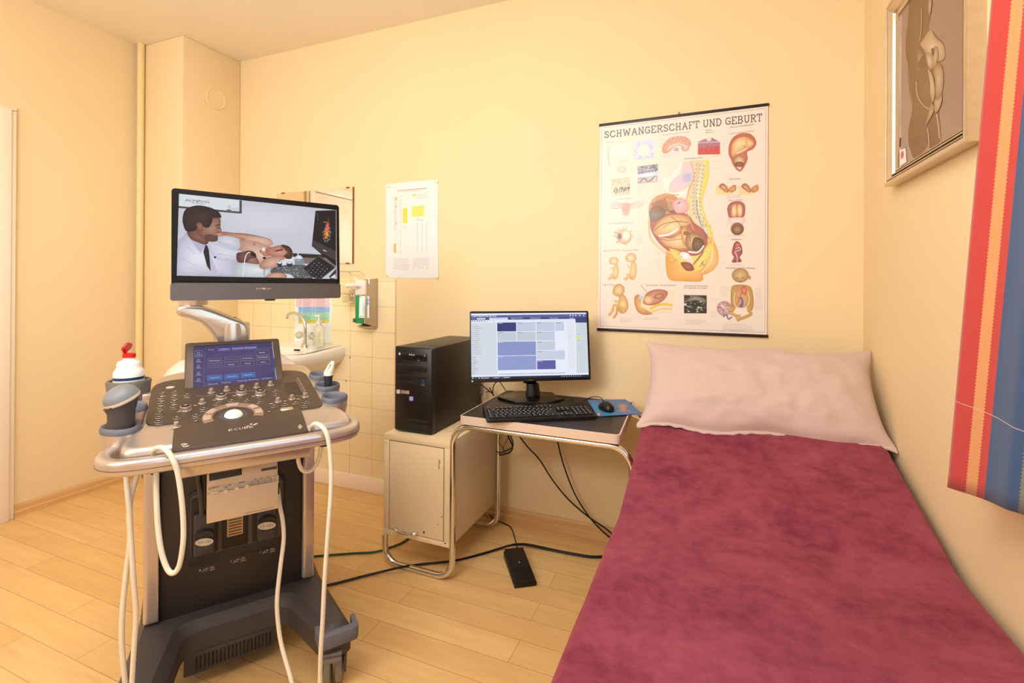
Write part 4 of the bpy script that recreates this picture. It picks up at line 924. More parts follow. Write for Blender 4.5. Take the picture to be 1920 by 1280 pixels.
def onP(a, b_, c): return pcn_c+pex*a+pup*b_+pn*c
mb = MB().loft([[onP(p[0], p[1], c) for p in rrect(qx0+i_, qx1-i_, qy0+i_, qy1-i_, .006)] for c, i_ in ((-.045, .06), (-.02, .003), (0, 0), (.001, .001))])
pmb = obj('screen_housing', mb, mat('front_black', (24, 20, 20), .38), pm, smooth=40)
Q = Print(pcn_c+pn*.0015, pn).view(870, 575, 7.837); Q.step = 2e-4
Q.poly([(103, 100), (1797, 84), (1832, 1000), (110, 1035)], (232, 238, 250), 0)
Q.poly([(103, 128), (1797, 105), (1802, 175), (103, 196)], (92, 98, 156), 1); Q.poly([(103, 166), (1799, 150), (1803, 232), (1640, 232), (1634, 175), (110, 196)], (66, 70, 122), 2)
Q.text('CGM MEDISTAR BLACK', 116, 154, 480, 148, 26, (246, 248, 255), 3); Q.poly([(188, 168), (314, 167), (314, 184), (188, 185)], (240, 242, 250), 3); Q.text('Patient', 120, 184, 180, 183, 14, (200, 206, 236), 3)
Q.poly([(370, 162), (642, 157), (645, 190), (370, 195)], (214, 220, 240), 3); Q.text('Frauenheilkunde', 420, 180, 570, 178, 14, (150, 156, 190), 4)
for t, x0, x1 in (('Diagnosen & Labor', 690, 866), ('CGM Dokumente', 975, 1128), ('CGM Assist', 1255, 1382), ('Info', 1552, 1615)): Q.text(t, x0, 176, x1, 172, 18, (224, 228, 248), 4)
for x in (1560, 1600, 1640, 1700, 1760): Q.ell(x, 127, 10, 9, (230, 234, 250), None, 3)
Q.poly([(105, 196), (1634, 176), (1640, 218), (106, 232)], (226, 232, 246), 1)
for x in (120, 155, 193, 230, 265, 303): Q.ell(x, 211, 9, 8, (70, 80, 120), None, 2, n=8)
for x in (340, 375, 440): Q.ell(x, 209, 8, 7, (200, 214, 110) if x < 400 else (90, 200, 140), None, 2, n=8)
Q.poly([(108, 238), (475, 232), (487, 1000), (112, 1010)], (212, 219, 230), 1)
for k in range(15): Q.line([(140, 287+k*29.3), (140+rr.uniform(70, 130), 286+k*29.3)], 4, (120, 126, 140), 2); Q.ell(123, 287+k*29.3, 5, 5, (80, 90, 130), None, 2, n=6)
for k in range(12): Q.line([(120, 740+k*22), (120+rr.uniform(40, 100), 740+k*22)], 4, (110, 116, 130), 2)
for pts, c_, t in (([(487, 232), (765, 229), (767, 360), (488, 362)], (58, 62, 120), 1), ([(777, 230), (1050, 226), (1053, 357), (778, 360)], (196, 204, 222), 0), ([(1062, 226), (1332, 222), (1333, 355), (1063, 357)], (196, 204, 222), 0), ([(1340, 224), (1467, 222), (1470, 350), (1341, 352)], (200, 206, 226), 0),
                   ([(490, 371), (768, 369), (769, 500), (491, 502)], (196, 203, 216), 0), ([(778, 370), (1052, 368), (1054, 497), (779, 499)], (196, 203, 216), 0), ([(1063, 366), (1332, 362), (1333, 493), (1064, 495)], (196, 204, 222), 0),
                   ([(494, 512), (1055, 507), (1058, 708), (495, 718)], (140, 152, 202), 1), ([(496, 725), (1060, 716), (1063, 920), (497, 932)], (146, 158, 206), 1), ([(1066, 508), (1337, 503), (1339, 633), (1067, 637)], (200, 206, 222), 0),
                   ([(1068, 648), (1479, 638), (1482, 770), (1070, 776)], (202, 208, 226), 0), ([(1074, 788), (1344, 783), (1348, 914), (1076, 918)], (96, 98, 168), 1)):
    Q.poly(pts, c_, 2); x, y = pts[0]; Q.line([(x+8, y+10), (x+80, y+9)], 6, (220, 224, 240) if t else (110, 116, 134), 3)
Q.poly([(1510, 225), (1620, 222), (1640, 905), (1535, 910)], (226, 230, 242), 2); Q.poly([(1645, 234), (1803, 232), (1830, 965), (1655, 972)], (206, 216, 226), 2)
Q.poly([(1655, 434), (1720, 432), (1722, 466), (1657, 468)], (226, 240, 96), 3); Q.ell(1600, 475, 20, 14, (240, 244, 210), None, 3)
for y in (405, 450, 490, 568, 600, 632): Q.line([(1670, y), (1708, y-1)], 5, (160, 170, 180), 4)
Q.line([(505, 992), (1490, 970)], 8, (150, 156, 180), 2); Q.poly([(110, 1032), (1832, 996), (1834, 1030), (112, 1066)], (38, 44, 66), 3)
for x, c_ in ((130, (230, 232, 240)), (178, (60, 120, 190)), (222, (230, 200, 150)), (265, (230, 232, 236))): Q.ell(x, 1050-(x-110)*.02, 10, 10, c_, None, 4, n=8)
for x0, x1 in ((240, 380), (400, 530), (545, 680)): Q.poly([(x0, 1036-(x0-110)*.02), (x1, 1036-(x1-110)*.02), (x1, 1060-(x1-110)*.02), (x0, 1060-(x0-110)*.02)], (84, 90, 116), 4); Q.line([(x0+40, 1050-(x0-110)*.02), (x1-10, 1050-(x1-110)*.02)], 6, (214, 218, 230), 5)
for k in range(9): Q.ell(1440+k*34, 1021-k*.7, 8, 7, (196, 200, 214), None, 4, n=6)
obj('display', Q.mb, attr_mat('pc_glow', .98, .45, .08), pmb)
P = Print(pcn_c+pn*.0016, pn).view(870, 575, 7.837); P.step = 2e-4
P.text('TERRA', 930, 1086, 1020, 1084, 16, (130, 124, 120)); P.ell(123, 1093, 13, 13, (120, 180, 120), (230, 240, 230)); P.ell(1588, 1082, 8, 5, (160, 160, 176))
obj('bezel_marks', P.mb, attr_mat('print_on_plastic'), pmb)
nb = Vector((-.765, 2.12, 0))
mb = MB().loft([[onP(a*.029, -.11+b_, -.03-c) for a, b_, c in ((-1, 0, 0), (1, 0, 0), (1, 0, .016), (-1, 0, .016))], [onP(a*.029, -.16+b_, -.035-c) for a, b_, c in ((-1, 0, 0), (1, 0, 0), (1, 0, .018), (-1, 0, .018))], [Vector((nb.x, nb.y, .745))+pex*a+pbk*c for a, c in ((-.028, -.01), (.028, -.01), (.028, .01), (-.028, .01))], [Vector((nb.x, nb.y, .688))+pex*a+pbk*c for a, c in ((-.032, -.03), (.032, -.03), (.032, .01), (-.032, .01))]])
obj('stand_neck', mb, BLACKG, pm, bevel=.004)
bp_ = [(-.905, 2.035), (-.90, 2.10), (-.865, 2.19), (-.70, 2.225), (-.66, 2.15), (-.615, 2.14), (-.66, 2.02), (-.80, 1.985)]
mb = MB().loft([[Vector((p[0], p[1], z)) for p in roundpoly([(a, b_, .012) for a, b_ in bp_], .01)] for z in (.6787, .6885)])
obj('stand_base', mb, mat('stand_gloss', (26, 22, 22), .22), pm, bevel=.002)

# keyboard
kbc = [Vector((-.852, 1.775, .712)), Vector((-.466, 2.008, .712))]
ka = math.atan2(.2305, .389); 
KM = Matrix.Translation(onZ(1012, 770, .70)) @ Matrix.Rotation(ka, 4, 'Z')
kbf = [onZ(913, 786, .693), onZ(1120, 778, .693)]
kl = (kbf[1]-kbf[0]).length; print('kb len', kl)
ka = math.atan2((kbf[1]-kbf[0]).y, (kbf[1]-kbf[0]).x)
KM = Matrix.Translation(kbf[0]+Vector((0, 0, -.693+.679))) @ Matrix.Rotation(ka, 4, 'Z')   # origin at the front left corner
kb = thing('keyboard', 'black computer keyboard with white key letters lying askew on the desk', 'keyboard', KM.translation, ka)
KD_ = .165
def ktop(y): return .012+(.024-.012)*(y/KD_)
pts = roundpoly([(0, 0, .012), (kl, 0, .012), (kl, KD_, .008), (0, KD_, .008)], .01)
mb = MB().loft([[Vector((x, y, 0)) for x, y in pts], [Vector((x, y, ktop(y)-.002)) for x, y in pts], [Vector((min(max(x, .002), kl-.002), min(max(y, .002), KD_-.002), ktop(y))) for x, y in pts]])
obj('keyboard_case', mb, mat('keyboard_black', (22, 20, 20), .35), kb, local=True, smooth=40)
KMAT = mat('key_black', (26, 24, 24), .45)
kc = {}
u = (kl-.02)/22.6
def key(x, y, w):
    k = round(w, 2)
    M_ = Matrix.Translation((x, y, ktop(y+.009))) @ Matrix.Rotation(math.atan(.012/KD_), 4, 'X')
    if k in kc: return inst(kc[k], 'key', M_, kb)
    a = u*w-.0018; b_ = .0162
    m2 = MB().loft([[Vector(p) for p in ((0, 0, 0), (a, 0, 0), (a, b_, 0), (0, b_, 0))], [Vector(p) for p in ((.0015, .001, .005), (a-.0015, .001, .005), (a-.0015, b_-.003, .0055), (.0015, b_-.003, .0055))]])
    m2.cur = 1
    if w < 5: m2.add([(.0045, .0072, .0056), (.0085, .0072, .0056), (.0085, .0108, .0057), (.0045, .0108, .0057)], [(0, 1, 2, 3)])
    o_ = obj('key', m2, [KMAT, LEG], kb, local=True); o_.matrix_basis = M_; kc[k] = o_; return o_
ry = .0178; y0 = .012
rows = [[(0, 1.25), (1.25, 1.25), (2.5, 1.25), (3.75, 5.5), (9.25, 1.25), (10.5, 1.25), (11.75, 1.5), (13.25, 1.75)],
        [(0, 1.25)]+[(1.25+i, 1) for i in range(11)]+[(12.25, 2.75)],
        [(0, 1.75)]+[(1.75+i, 1) for i in range(11)]+[(12.75, 2.25)],
        [(0, 1.5)]+[(1.5+i, 1) for i in range(12)]+[(13.5, 1.5)],
        [(i, 1) for i in range(13)]+[(13, 2)]]
for r_, row in enumerate(rows):
    for x, w in row: key(.01+u*x, y0+ry*r_, w)
    for x in ((15.3, 16.3, 17.3) if r_ in (0, 3, 4) else ((16.3,) if r_ == 1 else ())): key(.01+u*x, y0+ry*r_, 1)
    for x in ((18.6, 20.6, 21.6) if r_ == 0 else (18.6, 19.6, 20.6, 21.6)): key(.01+u*x, y0+ry*r_, 1 if (r_ or x != 18.6) else 2)
for x in [0, 2, 3, 4, 5, 6.5, 7.5, 8.5, 9.5, 11, 12, 13, 14]: key(.01+u*x, y0+ry*5+.008, 1)
print('keys', len([c for c in bpy.data.objects if c.name.startswith('key') and c.parent == kb]))
mb = MB().tube(catm([KM @ Vector((kl-.06, KD_, .016)), KM @ Vector((kl-.05, KD_+.02, .03)), KM @ Vector((kl-.09, KD_+.05, .012)), KM @ Vector((kl-.2, KD_+.03, .003))], 6), .0018, 6); obj('keyboard_cable', mb, CABLEB, kb)

# mouse pad and mouse
mpp = [onZ(1101, 750, .6795), onZ(1173, 749, .6795), onZ(1204, 776, .6795), onZ(1120, 781, .6795)]
mpd = thing('mouse_pad', 'blue patterned mouse pad overhanging the right corner of the desk', 'mouse pad', sum(mpp, Vector())/4)
mb = MB().loft([[p+Vector((0, 0, dz-.0)) for p in mpp] for dz in (0, .002)])
obj('pad', mb, mat('pad_blue', (70, 110, 170), .5), mpd, bevel=.0006)
P = Print((0, 0, .6817), (0, 0, 1)).view(890, 730, 6); P.step = 2e-4
P.poly([(1270, 124), (1700, 116), (1880, 268), (1384, 298)], (92, 126, 176), 1)
P.blob([(1290, 130), (1400, 128), (1420, 240), (1400, 290), (1370, 270)], (92, 126, 176), (60, 150, 200), 2); P.blob([(1400, 250), (1560, 240), (1600, 285), (1420, 292)], (80, 130, 180), (40, 140, 190), 2)
P.blob([(1620, 180), (1680, 150), (1720, 190), (1700, 250), (1650, 255)], (120, 130, 160), (206, 150, 110), 2); P.line([(1610, 200), (1660, 175), (1700, 230), (1760, 240)], 8, (190, 140, 110), 3, True); P.line([(1720, 130), (1800, 230)], 10, (80, 110, 176), 3)
P.blob([(1382, 270), (1404, 262), (1410, 290), (1388, 292)], (226, 130, 50), (240, 190, 90), 3)
for _ in range(26): x, y = rr.uniform(1300, 1800), rr.uniform(135, 270); P.ell(x, y, rr.uniform(5, 16), 4, rr.choice([(110, 160, 200), (70, 100, 170), (150, 170, 190), (60, 130, 150)]), None, 3, n=8)
P.mb.v = [v for v in P.mb.v]
obj('pad_print', P.mb, attr_mat('pad_print', 0, .5), mpd)
mc_ = onZ(1137, 764, .69); ms = thing('computer_mouse', 'black corded computer mouse on the blue pad', 'mouse', (mc_.x, mc_.y, .6817), R(20))
Mm = Matrix.Translation((mc_.x, mc_.y, .6822)) @ Matrix.Rotation(R(28), 4, 'Z')
rings = []
for z, k in ((0, .92), (.006, 1), (.014, .97), (.024, .8), (.031, .5), (.0335, .15)):
    rings.append([Mm @ Vector((k*.031*math.cos(t)*(1+.08*math.sin(t)), k*.054*math.sin(t)-(1-k)*.008, z*(1-.18*math.sin(t)))) for t in [2*PI*j/28 for j in range(28)]])
obj('mouse_body', MB().loft(rings), mat('mouse_black', (20, 18, 19), .28), ms, smooth=70)
mb = MB().lathe([(.008, -.003), (.008, .003)], M=Mm @ Matrix.Translation((0, .03, .0225)) @ Matrix.Rotation(PI/2, 4, 'Y'), n=16); obj('scroll_wheel', mb, DKGREY, ms)
mb = MB().tube(catm([Mm @ Vector((0, .053, .012)), Mm @ Vector((.0, .075, .03)), Mm @ Vector((-.03, .10, .03)), Mm @ Vector((-.07, .13, .005))], 6), .0018, 6); obj('mouse_cable', mb, CABLEB, ms)

# foot pedal
f = [onZ(*q, .03) for q in ((944, 1033), (982, 1028), (1005, 1082), (966, 1092))]
fc = sum(f, Vector())/4; fa = math.atan2((f[0]-f[3]).y+(f[1]-f[2]).y, (f[0]-f[3]).x+(f[1]-f[2]).x)
ft = thing('foot_switch', 'black ribbed foot pedal lying on the wood floor beside the desk', 'foot pedal', (fc.x, fc.y, 0), fa)
MF = Matrix.Translation((fc.x, fc.y, 0)) @ Matrix.Rotation(fa, 4, 'Z'); fl = ((f[0]-f[3]).length+(f[1]-f[2]).length)/2; fw = ((f[0]-f[1]).length+(f[2]-f[3]).length)/2; print('pedal', fl, fw)
mb = MB().ext([MF @ Vector((x, -fw/2, z)) for x, z in ((-fl/2, 0), (fl/2, 0), (fl/2, .032), (-fl/2, .018))], MF.to_3x3() @ Vector((0, fw, 0))); obj('pedal_base', mb, BLACK, ft, bevel=.004)
mb = MB().ext([MF @ Vector((x, -fw/2+.004, z)) for x, z in ((-fl/2+.002, .016), (fl/2-.003, .030), (fl/2-.003, .040), (-fl/2+.002, .028))], MF.to_3x3() @ Vector((0, fw-.008, 0))); pt = obj('pedal_plate', mb, mat('pedal_black', (30, 26, 26), .5), ft, bevel=.003)
mb = MB()
for k in range(9):
    x = -fl/2+.012+k*.0085; z = .028+(x+fl/2)/fl*.012; mb.box(x, x+.004, -fw/2+.01, fw/2-.01, z-.001, z+.0016, MF)
obj('pedal_ribs', mb, mat('pedal_black', (30, 26, 26), .5), pt, bevel=.0006)
obj('pedal_dot', MB().lathe([(.0025, .0375), (.002, .0395)], c=(MF @ Vector((-.0, .0, 0))), n=10), WHITEPL, pt)
mb = MB().tube(catm([onZ(970, 1027, .022), onZ(967, 1015, .005), onZ(960, 992, .004), onZ(952, 984, .004), onZ(938, 978, .004), onZ(924, 972, .004), onZ(905, 950, .03)], 5), .0028, 8); obj('pedal_cable', mb, CABLEB, ft)

# cords
mb = MB().tube(catm([onZ(520, 1050, .006), onZ(585, 1043, .006), onZ(660, 1037, .006), onZ(705, 1034, .006), onZ(740, 1023, .006), onZ(762, 1012, .006), onZ(795, 985, .006), onZ(850, 950, .006)], 6), .0045, 8)
tag(obj('power_cord', mb, CABLEG), 'green cable lying on the floor between ultrasound machine and desk', 'cable')
pts = [onZ(*q, z) for q, z in (((560, 1105), .006), ((617, 1096), .006), ((680, 1080), .006), ((718, 1071), .012), ((748, 1064), .031), ((785, 1058), .012), ((850, 1051), .006), ((900, 1039), .006), ((940, 1027), .012), ((958, 1022), .024), ((985, 1021), .022), ((1030, 1030), .006), ((1070, 1038), .006), ((1110, 1044), .006), ((1150, 1043), .006), ((1200, 1046), .006))]
mb = MB().tube(catm(pts, 6), .0048, 8); mb.tube(catm([p+Vector((0, .009, 0)) for p in pts[9:]], 6), .003, 8)
tag(obj('power_cord', mb, CABLEB), 'thick black cable crossing the floor from ultrasound machine over the foot pedal', 'cable')
def wcab(px, r, lab, y=2.25, cat='cable'):
    mb = MB().tube(catm([onY(a, b_, y) for a, b_ in px], 6), r, 8); return tag(obj('hanging_cable', mb, CABLEB), lab, cat, 'black cables hanging from the desk by the wall')
wcab([(964, 806), (974, 818), (990, 838), (1012, 862), (1035, 898), (1062, 932), (1090, 958), (1115, 977), (1135, 990), (1160, 1012)], .0036, 'long black cable hanging from the desk, the left one of two crossing by the wall')
wcab([(1042, 818), (1046, 830), (1054, 862), (1066, 898), (1080, 930), (1100, 962), (1118, 984), (1138, 1003), (1162, 1020)], .0036, 'black cable hanging steeply from the desk, the right one of two crossing by the wall', 2.262)
mb = MB()
for px, r in (([(950, 812), (958, 828), (961, 838), (955, 848), (936, 853)], .0038), ([(955, 812), (962, 830), (958, 840), (940, 848), (930, 846)], .003), ([(942, 812), (936, 828), (942, 838), (946, 846), (944, 853), (936, 852)], .0016), ([(958, 812), (950, 826), (944, 836), (944, 844)], .0016)):
    mb.tube(catm([onY(a, b_, 2.18+rr.uniform(-.01, .02)) for a, b_ in px], 6), r, 6)
tag(obj('cable_bundle', mb, CABLEB), 'tangled bundle of black cables under the rear of the desk top', 'cable')
mb = MB()
for px, r in (([(904, 945), (905, 952), (908, 960), (912, 967), (915, 970)], .0016), ([(911, 940), (912, 952), (908, 960), (902, 966), (896, 968)], .0022), ([(906, 944), (908, 956), (900, 962), (888, 963)], .003)):
    mb.tube(catm([onY(a, b_, 2.24) for a, b_ in px], 6), r, 6)
tag(obj('cable_bundle', mb, CABLEB), 'black cables drooping behind the bottom of the cream cupboard', 'cable')
# monitor leads behind the desk
def lead(pxs, y, r, m_, lab):
    mb = MB()
    for px in pxs: mb.tube(catm([onY(a, b_, y+k*.004) for k, (a, b_) in enumerate(px)], 6), r, 6)
    return tag(obj('monitor_lead', mb, m_), lab, 'cable')
lead([[(935, 712), (926, 722), (924, 734), (925, 742)], [(918, 726), (922, 734), (926, 742)], [(892, 720), (903, 722), (914, 730), (926, 740)], [(911, 735), (918, 734), (926, 740)]], 2.255, .0026, CABLEB, 'black leads gathered between computer tower and monitor')
lead([[(936, 714), (943, 724), (950, 735)]], 2.255, .0022, CABLEB, 'single black lead running from the monitor down behind the desk')
lead([[(907, 718), (909, 730), (906, 745), (903, 758)], [(909, 718), (911, 732), (908, 745), (906, 757)], [(905, 722), (910, 730), (905, 742), (900, 750)]], 2.262, .0016, mat('white_cable', (226, 214, 200), .4), 'thin white leads hanging behind the desk by the computer tower')
lead([[(893, 728), (896, 742), (898, 758)], [(905, 738), (901, 744), (903, 756)]], 2.262, .0016, CABLEB, 'two thin black leads at the back edge of the computer tower')

# ------------------------------------------------------------------ washbasin area
sk_ = thing('washbasin', 'white porcelain washbasin on the tiled wall with chrome mixer tap', 'sink', (-2.33, 2.298, .62))
def sinkring(k, z, d=1.0, yo=0):
    out = []
    for t in [PI*j/24 for j in range(25)]:
        x = .335*k*math.copysign(abs(math.cos(t))**.62, math.cos(t)); y = .44*d*abs(math.sin(t))**.75
        out.append(Vector((-2.335+x, DY-.013-yo-y*1.0, z)))
    return out
mb = MB().loft([sinkring(.42, .655, .5), sinkring(.7, .69, .72), sinkring(.93, .735, .93), sinkring(1.0, .775, 1.0), sinkring(1.0, .80, 1.0), sinkring(.975, .812, .975), sinkring(.9, .814, .92)], (True, False))
mb.v = [Vector((v.x, v.y, v.z+(.018*max(0, (v.y-2.1)/.2) if v.z > .79 else 0))) for v in mb.v]
# bowl inside and tap ledge
def bowl(k, z):
    return [Vector((-2.335+.29*k*math.cos(2*PI*j/48-PI/48*0), 2.045+.15*k*math.sin(2*PI*j/48), z)) for j in range(48)]
mb2 = MB().loft([bowl(1.04, .816), bowl(1.0, .812), bowl(.94, .78), bowl(.78, .73), bowl(.4, .70), bowl(.1, .697)], (False, True))
sb = obj('basin', mb, PORC, sk_, smooth=60); obj('bowl', mb2, PORC, sb, smooth=60)
deck = MB(); o_ = sinkring(.9, .814, .92); o_ = [Vector((v.x, v.y, .814+.018*max(0, (v.y-2.1)/.2))) for v in o_]
# rim surface between outline and bowl
nb_ = 48; outl = []
for j in range(nb_):
    a = 2*PI*j/nb_; dx, dy = math.cos(a), math.sin(a)
    x = .30*math.copysign(abs(dx)**.62, dx)
    if dy < 0: y = DY-.013-.44*.92*(abs(dy)**.75)-.0
    else: y = DY-.014
    if dy >= 0: x = .318*(max(-1, min(1, dx*1.5)))
    outl.append(Vector((-2.335+x, y, .8145+.018*max(0, (y-2.1)/.2))))
deck.loft([outl, bowl(1.04, .816)], (False, False)); obj('rim', deck, PORC, sb, smooth=60)
obj('overflow_slot', MB().ext([onY(x, y, 2.165) for x, y in ((551, 654.5), (561.5, 654.8), (561.5, 657.8), (551, 657.5))], (0, .004, 0)), BLACKG, sb)
# tap
def oy(x, y, c=2.21): return onY(x, y, c)
tap = obj('tap', MB().tube(catm([oy(573, 648), oy(572.5, 625), oy(571, 606), oy(563, 592), oy(551, 587.5), oy(541, 589), oy(538.5, 596)], 6), [.011]*6+[.0105]*30+[.012]*1, 12) if False else MB().tube(catm([oy(573, 650), oy(572.5, 628), oy(572, 608), oy(565, 594), oy(553, 587), oy(542, 589), oy(538, 597)], 6), .0095, 12), CHROME, sk_, smooth=80)
mb = MB().lathe([(.022, -.035), (.02, -.018), (.014, -.012), (.013, .01)], c=oy(571.5, 640), n=20); obj('tap_base', mb, CHROME, tap)
for x, y, tx in ((561, 628, -.5), (586, 630, .5)):
    c_ = oy(x, y); Mx = Matrix.Translation(c_) @ Matrix.Rotation(tx, 4, 'Y')
    obj('tap_knob', MB().lathe([(.006, -.02), (.019, -.014), (.022, .004), (.018, .016), (.008, .020)], n=8, M=Mx), mat('acrylic_knob', (232, 228, 216), .08, trans=.75), tap, smooth=20)
# soap bottle standing on the rim
sbp = onZ(605, 655, .828); c_ = Vector((-2.12, 2.215, .831))
so = thing('soap_bottle', 'clear soap pump bottle standing on the washbasin beside the tap', 'bottle', c_)
obj('bottle_body', MB().lathe([(.028, 0), (.031, .003), (.031, .095), (.026, .112), (.014, .122), (.013, .13)], c=c_, n=28), mat('clear_bottle', (252, 246, 226), .08, trans=.85, ior=1.3), so, smooth=50)
pz_ = MB().lathe([(.015, .128), (.015, .142), (.006, .146), (.005, .168), (.011, .170), (.011, .18), (.004, .182)], c=c_, n=20); pz_.box(c_.x-.03, c_.x, c_.y-.006, c_.y+.006, c_.z+.171, c_.z+.179)
obj('pump', pz_, WHITEPL, so, smooth=40)
P = Print((0, c_.y-.0315, 0), (0, 1, 0)).view(500, 480, 5.333); P.step = 1e-4
P.rows(512, 770, 536, 770, 4, 14, (180, 150, 110), 5); P.rows(522, 835, 540, 835, 3, 12, (190, 160, 120), 5)
obj('bottle_label', P.mb, attr_mat('print_on_plastic'), so)
# hygiene plan
P = Print((0, DY-.0125, 0), (0, 1, 0), (1.15, .95, .80)).view(500, 480, 5.333); P.step = 1.5e-4
P.poly([(284, 380), (655, 380), (645, 865), (278, 870)], (252, 240, 224), 0)
P.poly([(312, 390), (630, 390), (630, 508), (316, 510)], (250, 205, 205), 1); P.poly([(316, 510), (630, 508), (630, 560), (316, 565)], (160, 190, 225), 1); P.poly([(316, 565), (628, 560), (626, 640), (316, 642)], (178, 222, 176), 1); P.poly([(316, 642), (626, 640), (620, 670), (318, 675)], (248, 212, 70), 1)
P.poly([(296, 395), (316, 395), (316, 510), (296, 512)], (246, 190, 190), 2)
for y in range(400, 665, 12):
    for x0, x1 in ((325, 350), (365, 460), (470, 485), (498, 600)): P.rows(x0, y, x1, y, 1, 1, (150, 120, 120) if y < 510 else (110, 130, 140), 3, 2)
P.rows(360, 760, 470, 758, 3, 20, (200, 190, 180), 3, 2)
tag(obj('hygiene_plan', P.mb, attr_mat('paper_print')), 'striped pink, blue, green and yellow hygiene plan on tiles behind the tap', 'notice')
# dispenser
dp = thing('disinfectant_dispenser', 'wall mounted dispenser with green disinfectant bottle and bent wire lever', 'dispenser', (-1.81, 2.298, .95))
wall_y = DY-.0125
mb = MB().ext([(-1.775, y, z) for y, z in ((wall_y, .945), (wall_y-.11, .975), (wall_y-.098, 1.215), (wall_y, 1.225))], (.008, 0, 0))
obj('side_plate', mb, mat('dispenser_metal', (196, 180, 160), .38, .6), dp, bevel=.001)
mb = MB().ext([(-1.862, y, z) for y, z in ((wall_y, .965), (wall_y-.07, .955), (wall_y-.03, .94), (wall_y, .94))], (.09, 0, 0)); mb.box(-1.862, -1.77, wall_y-.008, wall_y, .945, 1.22); mb.ext([(-1.862, y, z) for y, z in ((wall_y, .96), (wall_y-.10, .98), (wall_y-.10, 1.0), (wall_y, 1.0))], (.004, 0, 0))
obj('back_plate', mb, mat('dispenser_metal', (196, 180, 160), .38, .6), dp, bevel=.001)
obj('green_bottle', MB().box(-1.852, -1.778, wall_y-.092, wall_y-.012, .972, 1.128), GREENB, dp, bevel=.006)
obj('pump_head', MB().box(-1.852, -1.778, wall_y-.094, wall_y-.010, 1.13, 1.215), WHITEPL, dp, bevel=.006)
mb = MB().tube(catm([(-1.815, wall_y-.09, 1.18), (-1.835, wall_y-.13, 1.185), (-1.87, wall_y-.14, 1.182)], 4), .011, 12); obj('nozzle', mb, WHITEPL, dp)
P = Print((0, wall_y-.0925, 0), (0, 1, 0), (1, .80, .66)).view(500, 480, 5.333); P.step = 1e-4
P.poly([(928, 395), (1025, 400), (1025, 618), (922, 615)], (236, 240, 240), 1); P.ell(1005, 440, 18, 18, (120, 170, 215), None, 2); P.ell(1005, 475, 18, 16, (120, 170, 215), None, 2); P.blob([(955, 460), (985, 450), (990, 590), (950, 600)], (236, 240, 240), (190, 210, 205), 2); P.rows(930, 408, 960, 408, 1, 1, (80, 160, 130), 6, 2); P.rows(930, 600, 975, 602, 1, 1, (90, 150, 160), 6, 2)
obj('bottle_label', P.mb, attr_mat('paper_print'), dp)
rod = [(-1.779, wall_y-.06, 1.20), (-1.779, wall_y-.10, 1.222), (-1.80, wall_y-.16, 1.27), (-1.84, wall_y-.19, 1.295), (-1.93, wall_y-.19, 1.297), (-2.0, wall_y-.19, 1.297)]
a_ = [onY(x, y, wall_y-.09) for x, y in ((692, 535), (692, 524), (675, 509), (640, 509), (620, 509))]; b2 = [onY(x, y, wall_y-.09) for x, y in ((669, 530), (669, 524), (654, 510), (640, 509.5))]
mb = MB().tube(a_, .0035, 8); mb.tube(b2, .0035, 8); obj('lever', mb, CHROME, dp)
# toothglass holder
gh = thing('glass_holder', 'chrome wall bracket holding a tumbler, left of the dispenser', 'glass holder', (-1.98, wall_y, 1.13))
gp = onY(652, 550, wall_y-.06); mb = MB().tube([gp+Vector((.037*math.cos(t), .037*math.sin(t), 0)) for t in [2*PI*k/24 for k in range(24)]], .0035, 8, True); mb.tube([(gp.x, wall_y-.022, gp.z), (gp.x, wall_y, gp.z)], .006, 8); mb.box(gp.x-.02, gp.x+.02, wall_y-.006, wall_y, gp.z-.02, gp.z+.02)
g2 = onY(664, 549, wall_y-.04); mb.tube([g2+Vector(p) for p in ((0, .04, .02), (0, 0, .022), (.004, 0, -.02), (.004, .04, -.022))], .0025, 6)
obj('bracket', mb, CHROME, gh)
tb = thing('tumbler', 'clear glass tumbler standing in the chrome wall bracket', 'glass', gp)
obj('glass', MB().lathe([(.027, -.05), (.033, .045), (.0305, .045), (.025, -.045), (0, -.045)], c=gp, n=28, cap=(True, False)), GLASS, tb, smooth=50)
# mirror
mr = thing('wall_mirror', 'frameless rectangular wall mirror held by small clips above the washbasin', 'mirror', (-2.25, DY, 1.31))
mb = MB().box(-2.552, -1.953, DY-.008, DY-.002, 1.312, 1.758)
obj('mirror_glass', mb, mat('mirror_silver', (245, 240, 232), .0, 1.0), mr)
obj('mirror_edge', MB().box(-1.954, -1.949, DY-.011, DY, 1.31, 1.76), mat('mirror_edge', (140, 104, 70), .4), mr)
for x, z in ((-2.5, 1.757), (-1.99, 1.757), (-2.5, 1.313), (-1.99, 1.313)): obj('clip', MB().box(x-.012, x+.012, DY-.011, DY, z-.004, z+.004), mat('clip_brass', (120, 100, 70), .4, .6), mr, bevel=.001)
# mounting drill marks on tiles
for nm, q in (('a', (656, 670)), ('b', (649, 714))):
    c_ = onY(q[0], q[1], wall_y); tag(obj('wall_screw', MB().lathe([(.0045, 0), (.003, .002)], M=Matrix.Translation(c_) @ Matrix.Rotation(PI/2, 4, 'X'), n=12), mat('screw_brown', (90, 70, 50), .5)), 'small dark screw head in the tiles right of the washbasin' if nm == 'a' else 'small screw at the tile joint above the probe holders', 'screw')

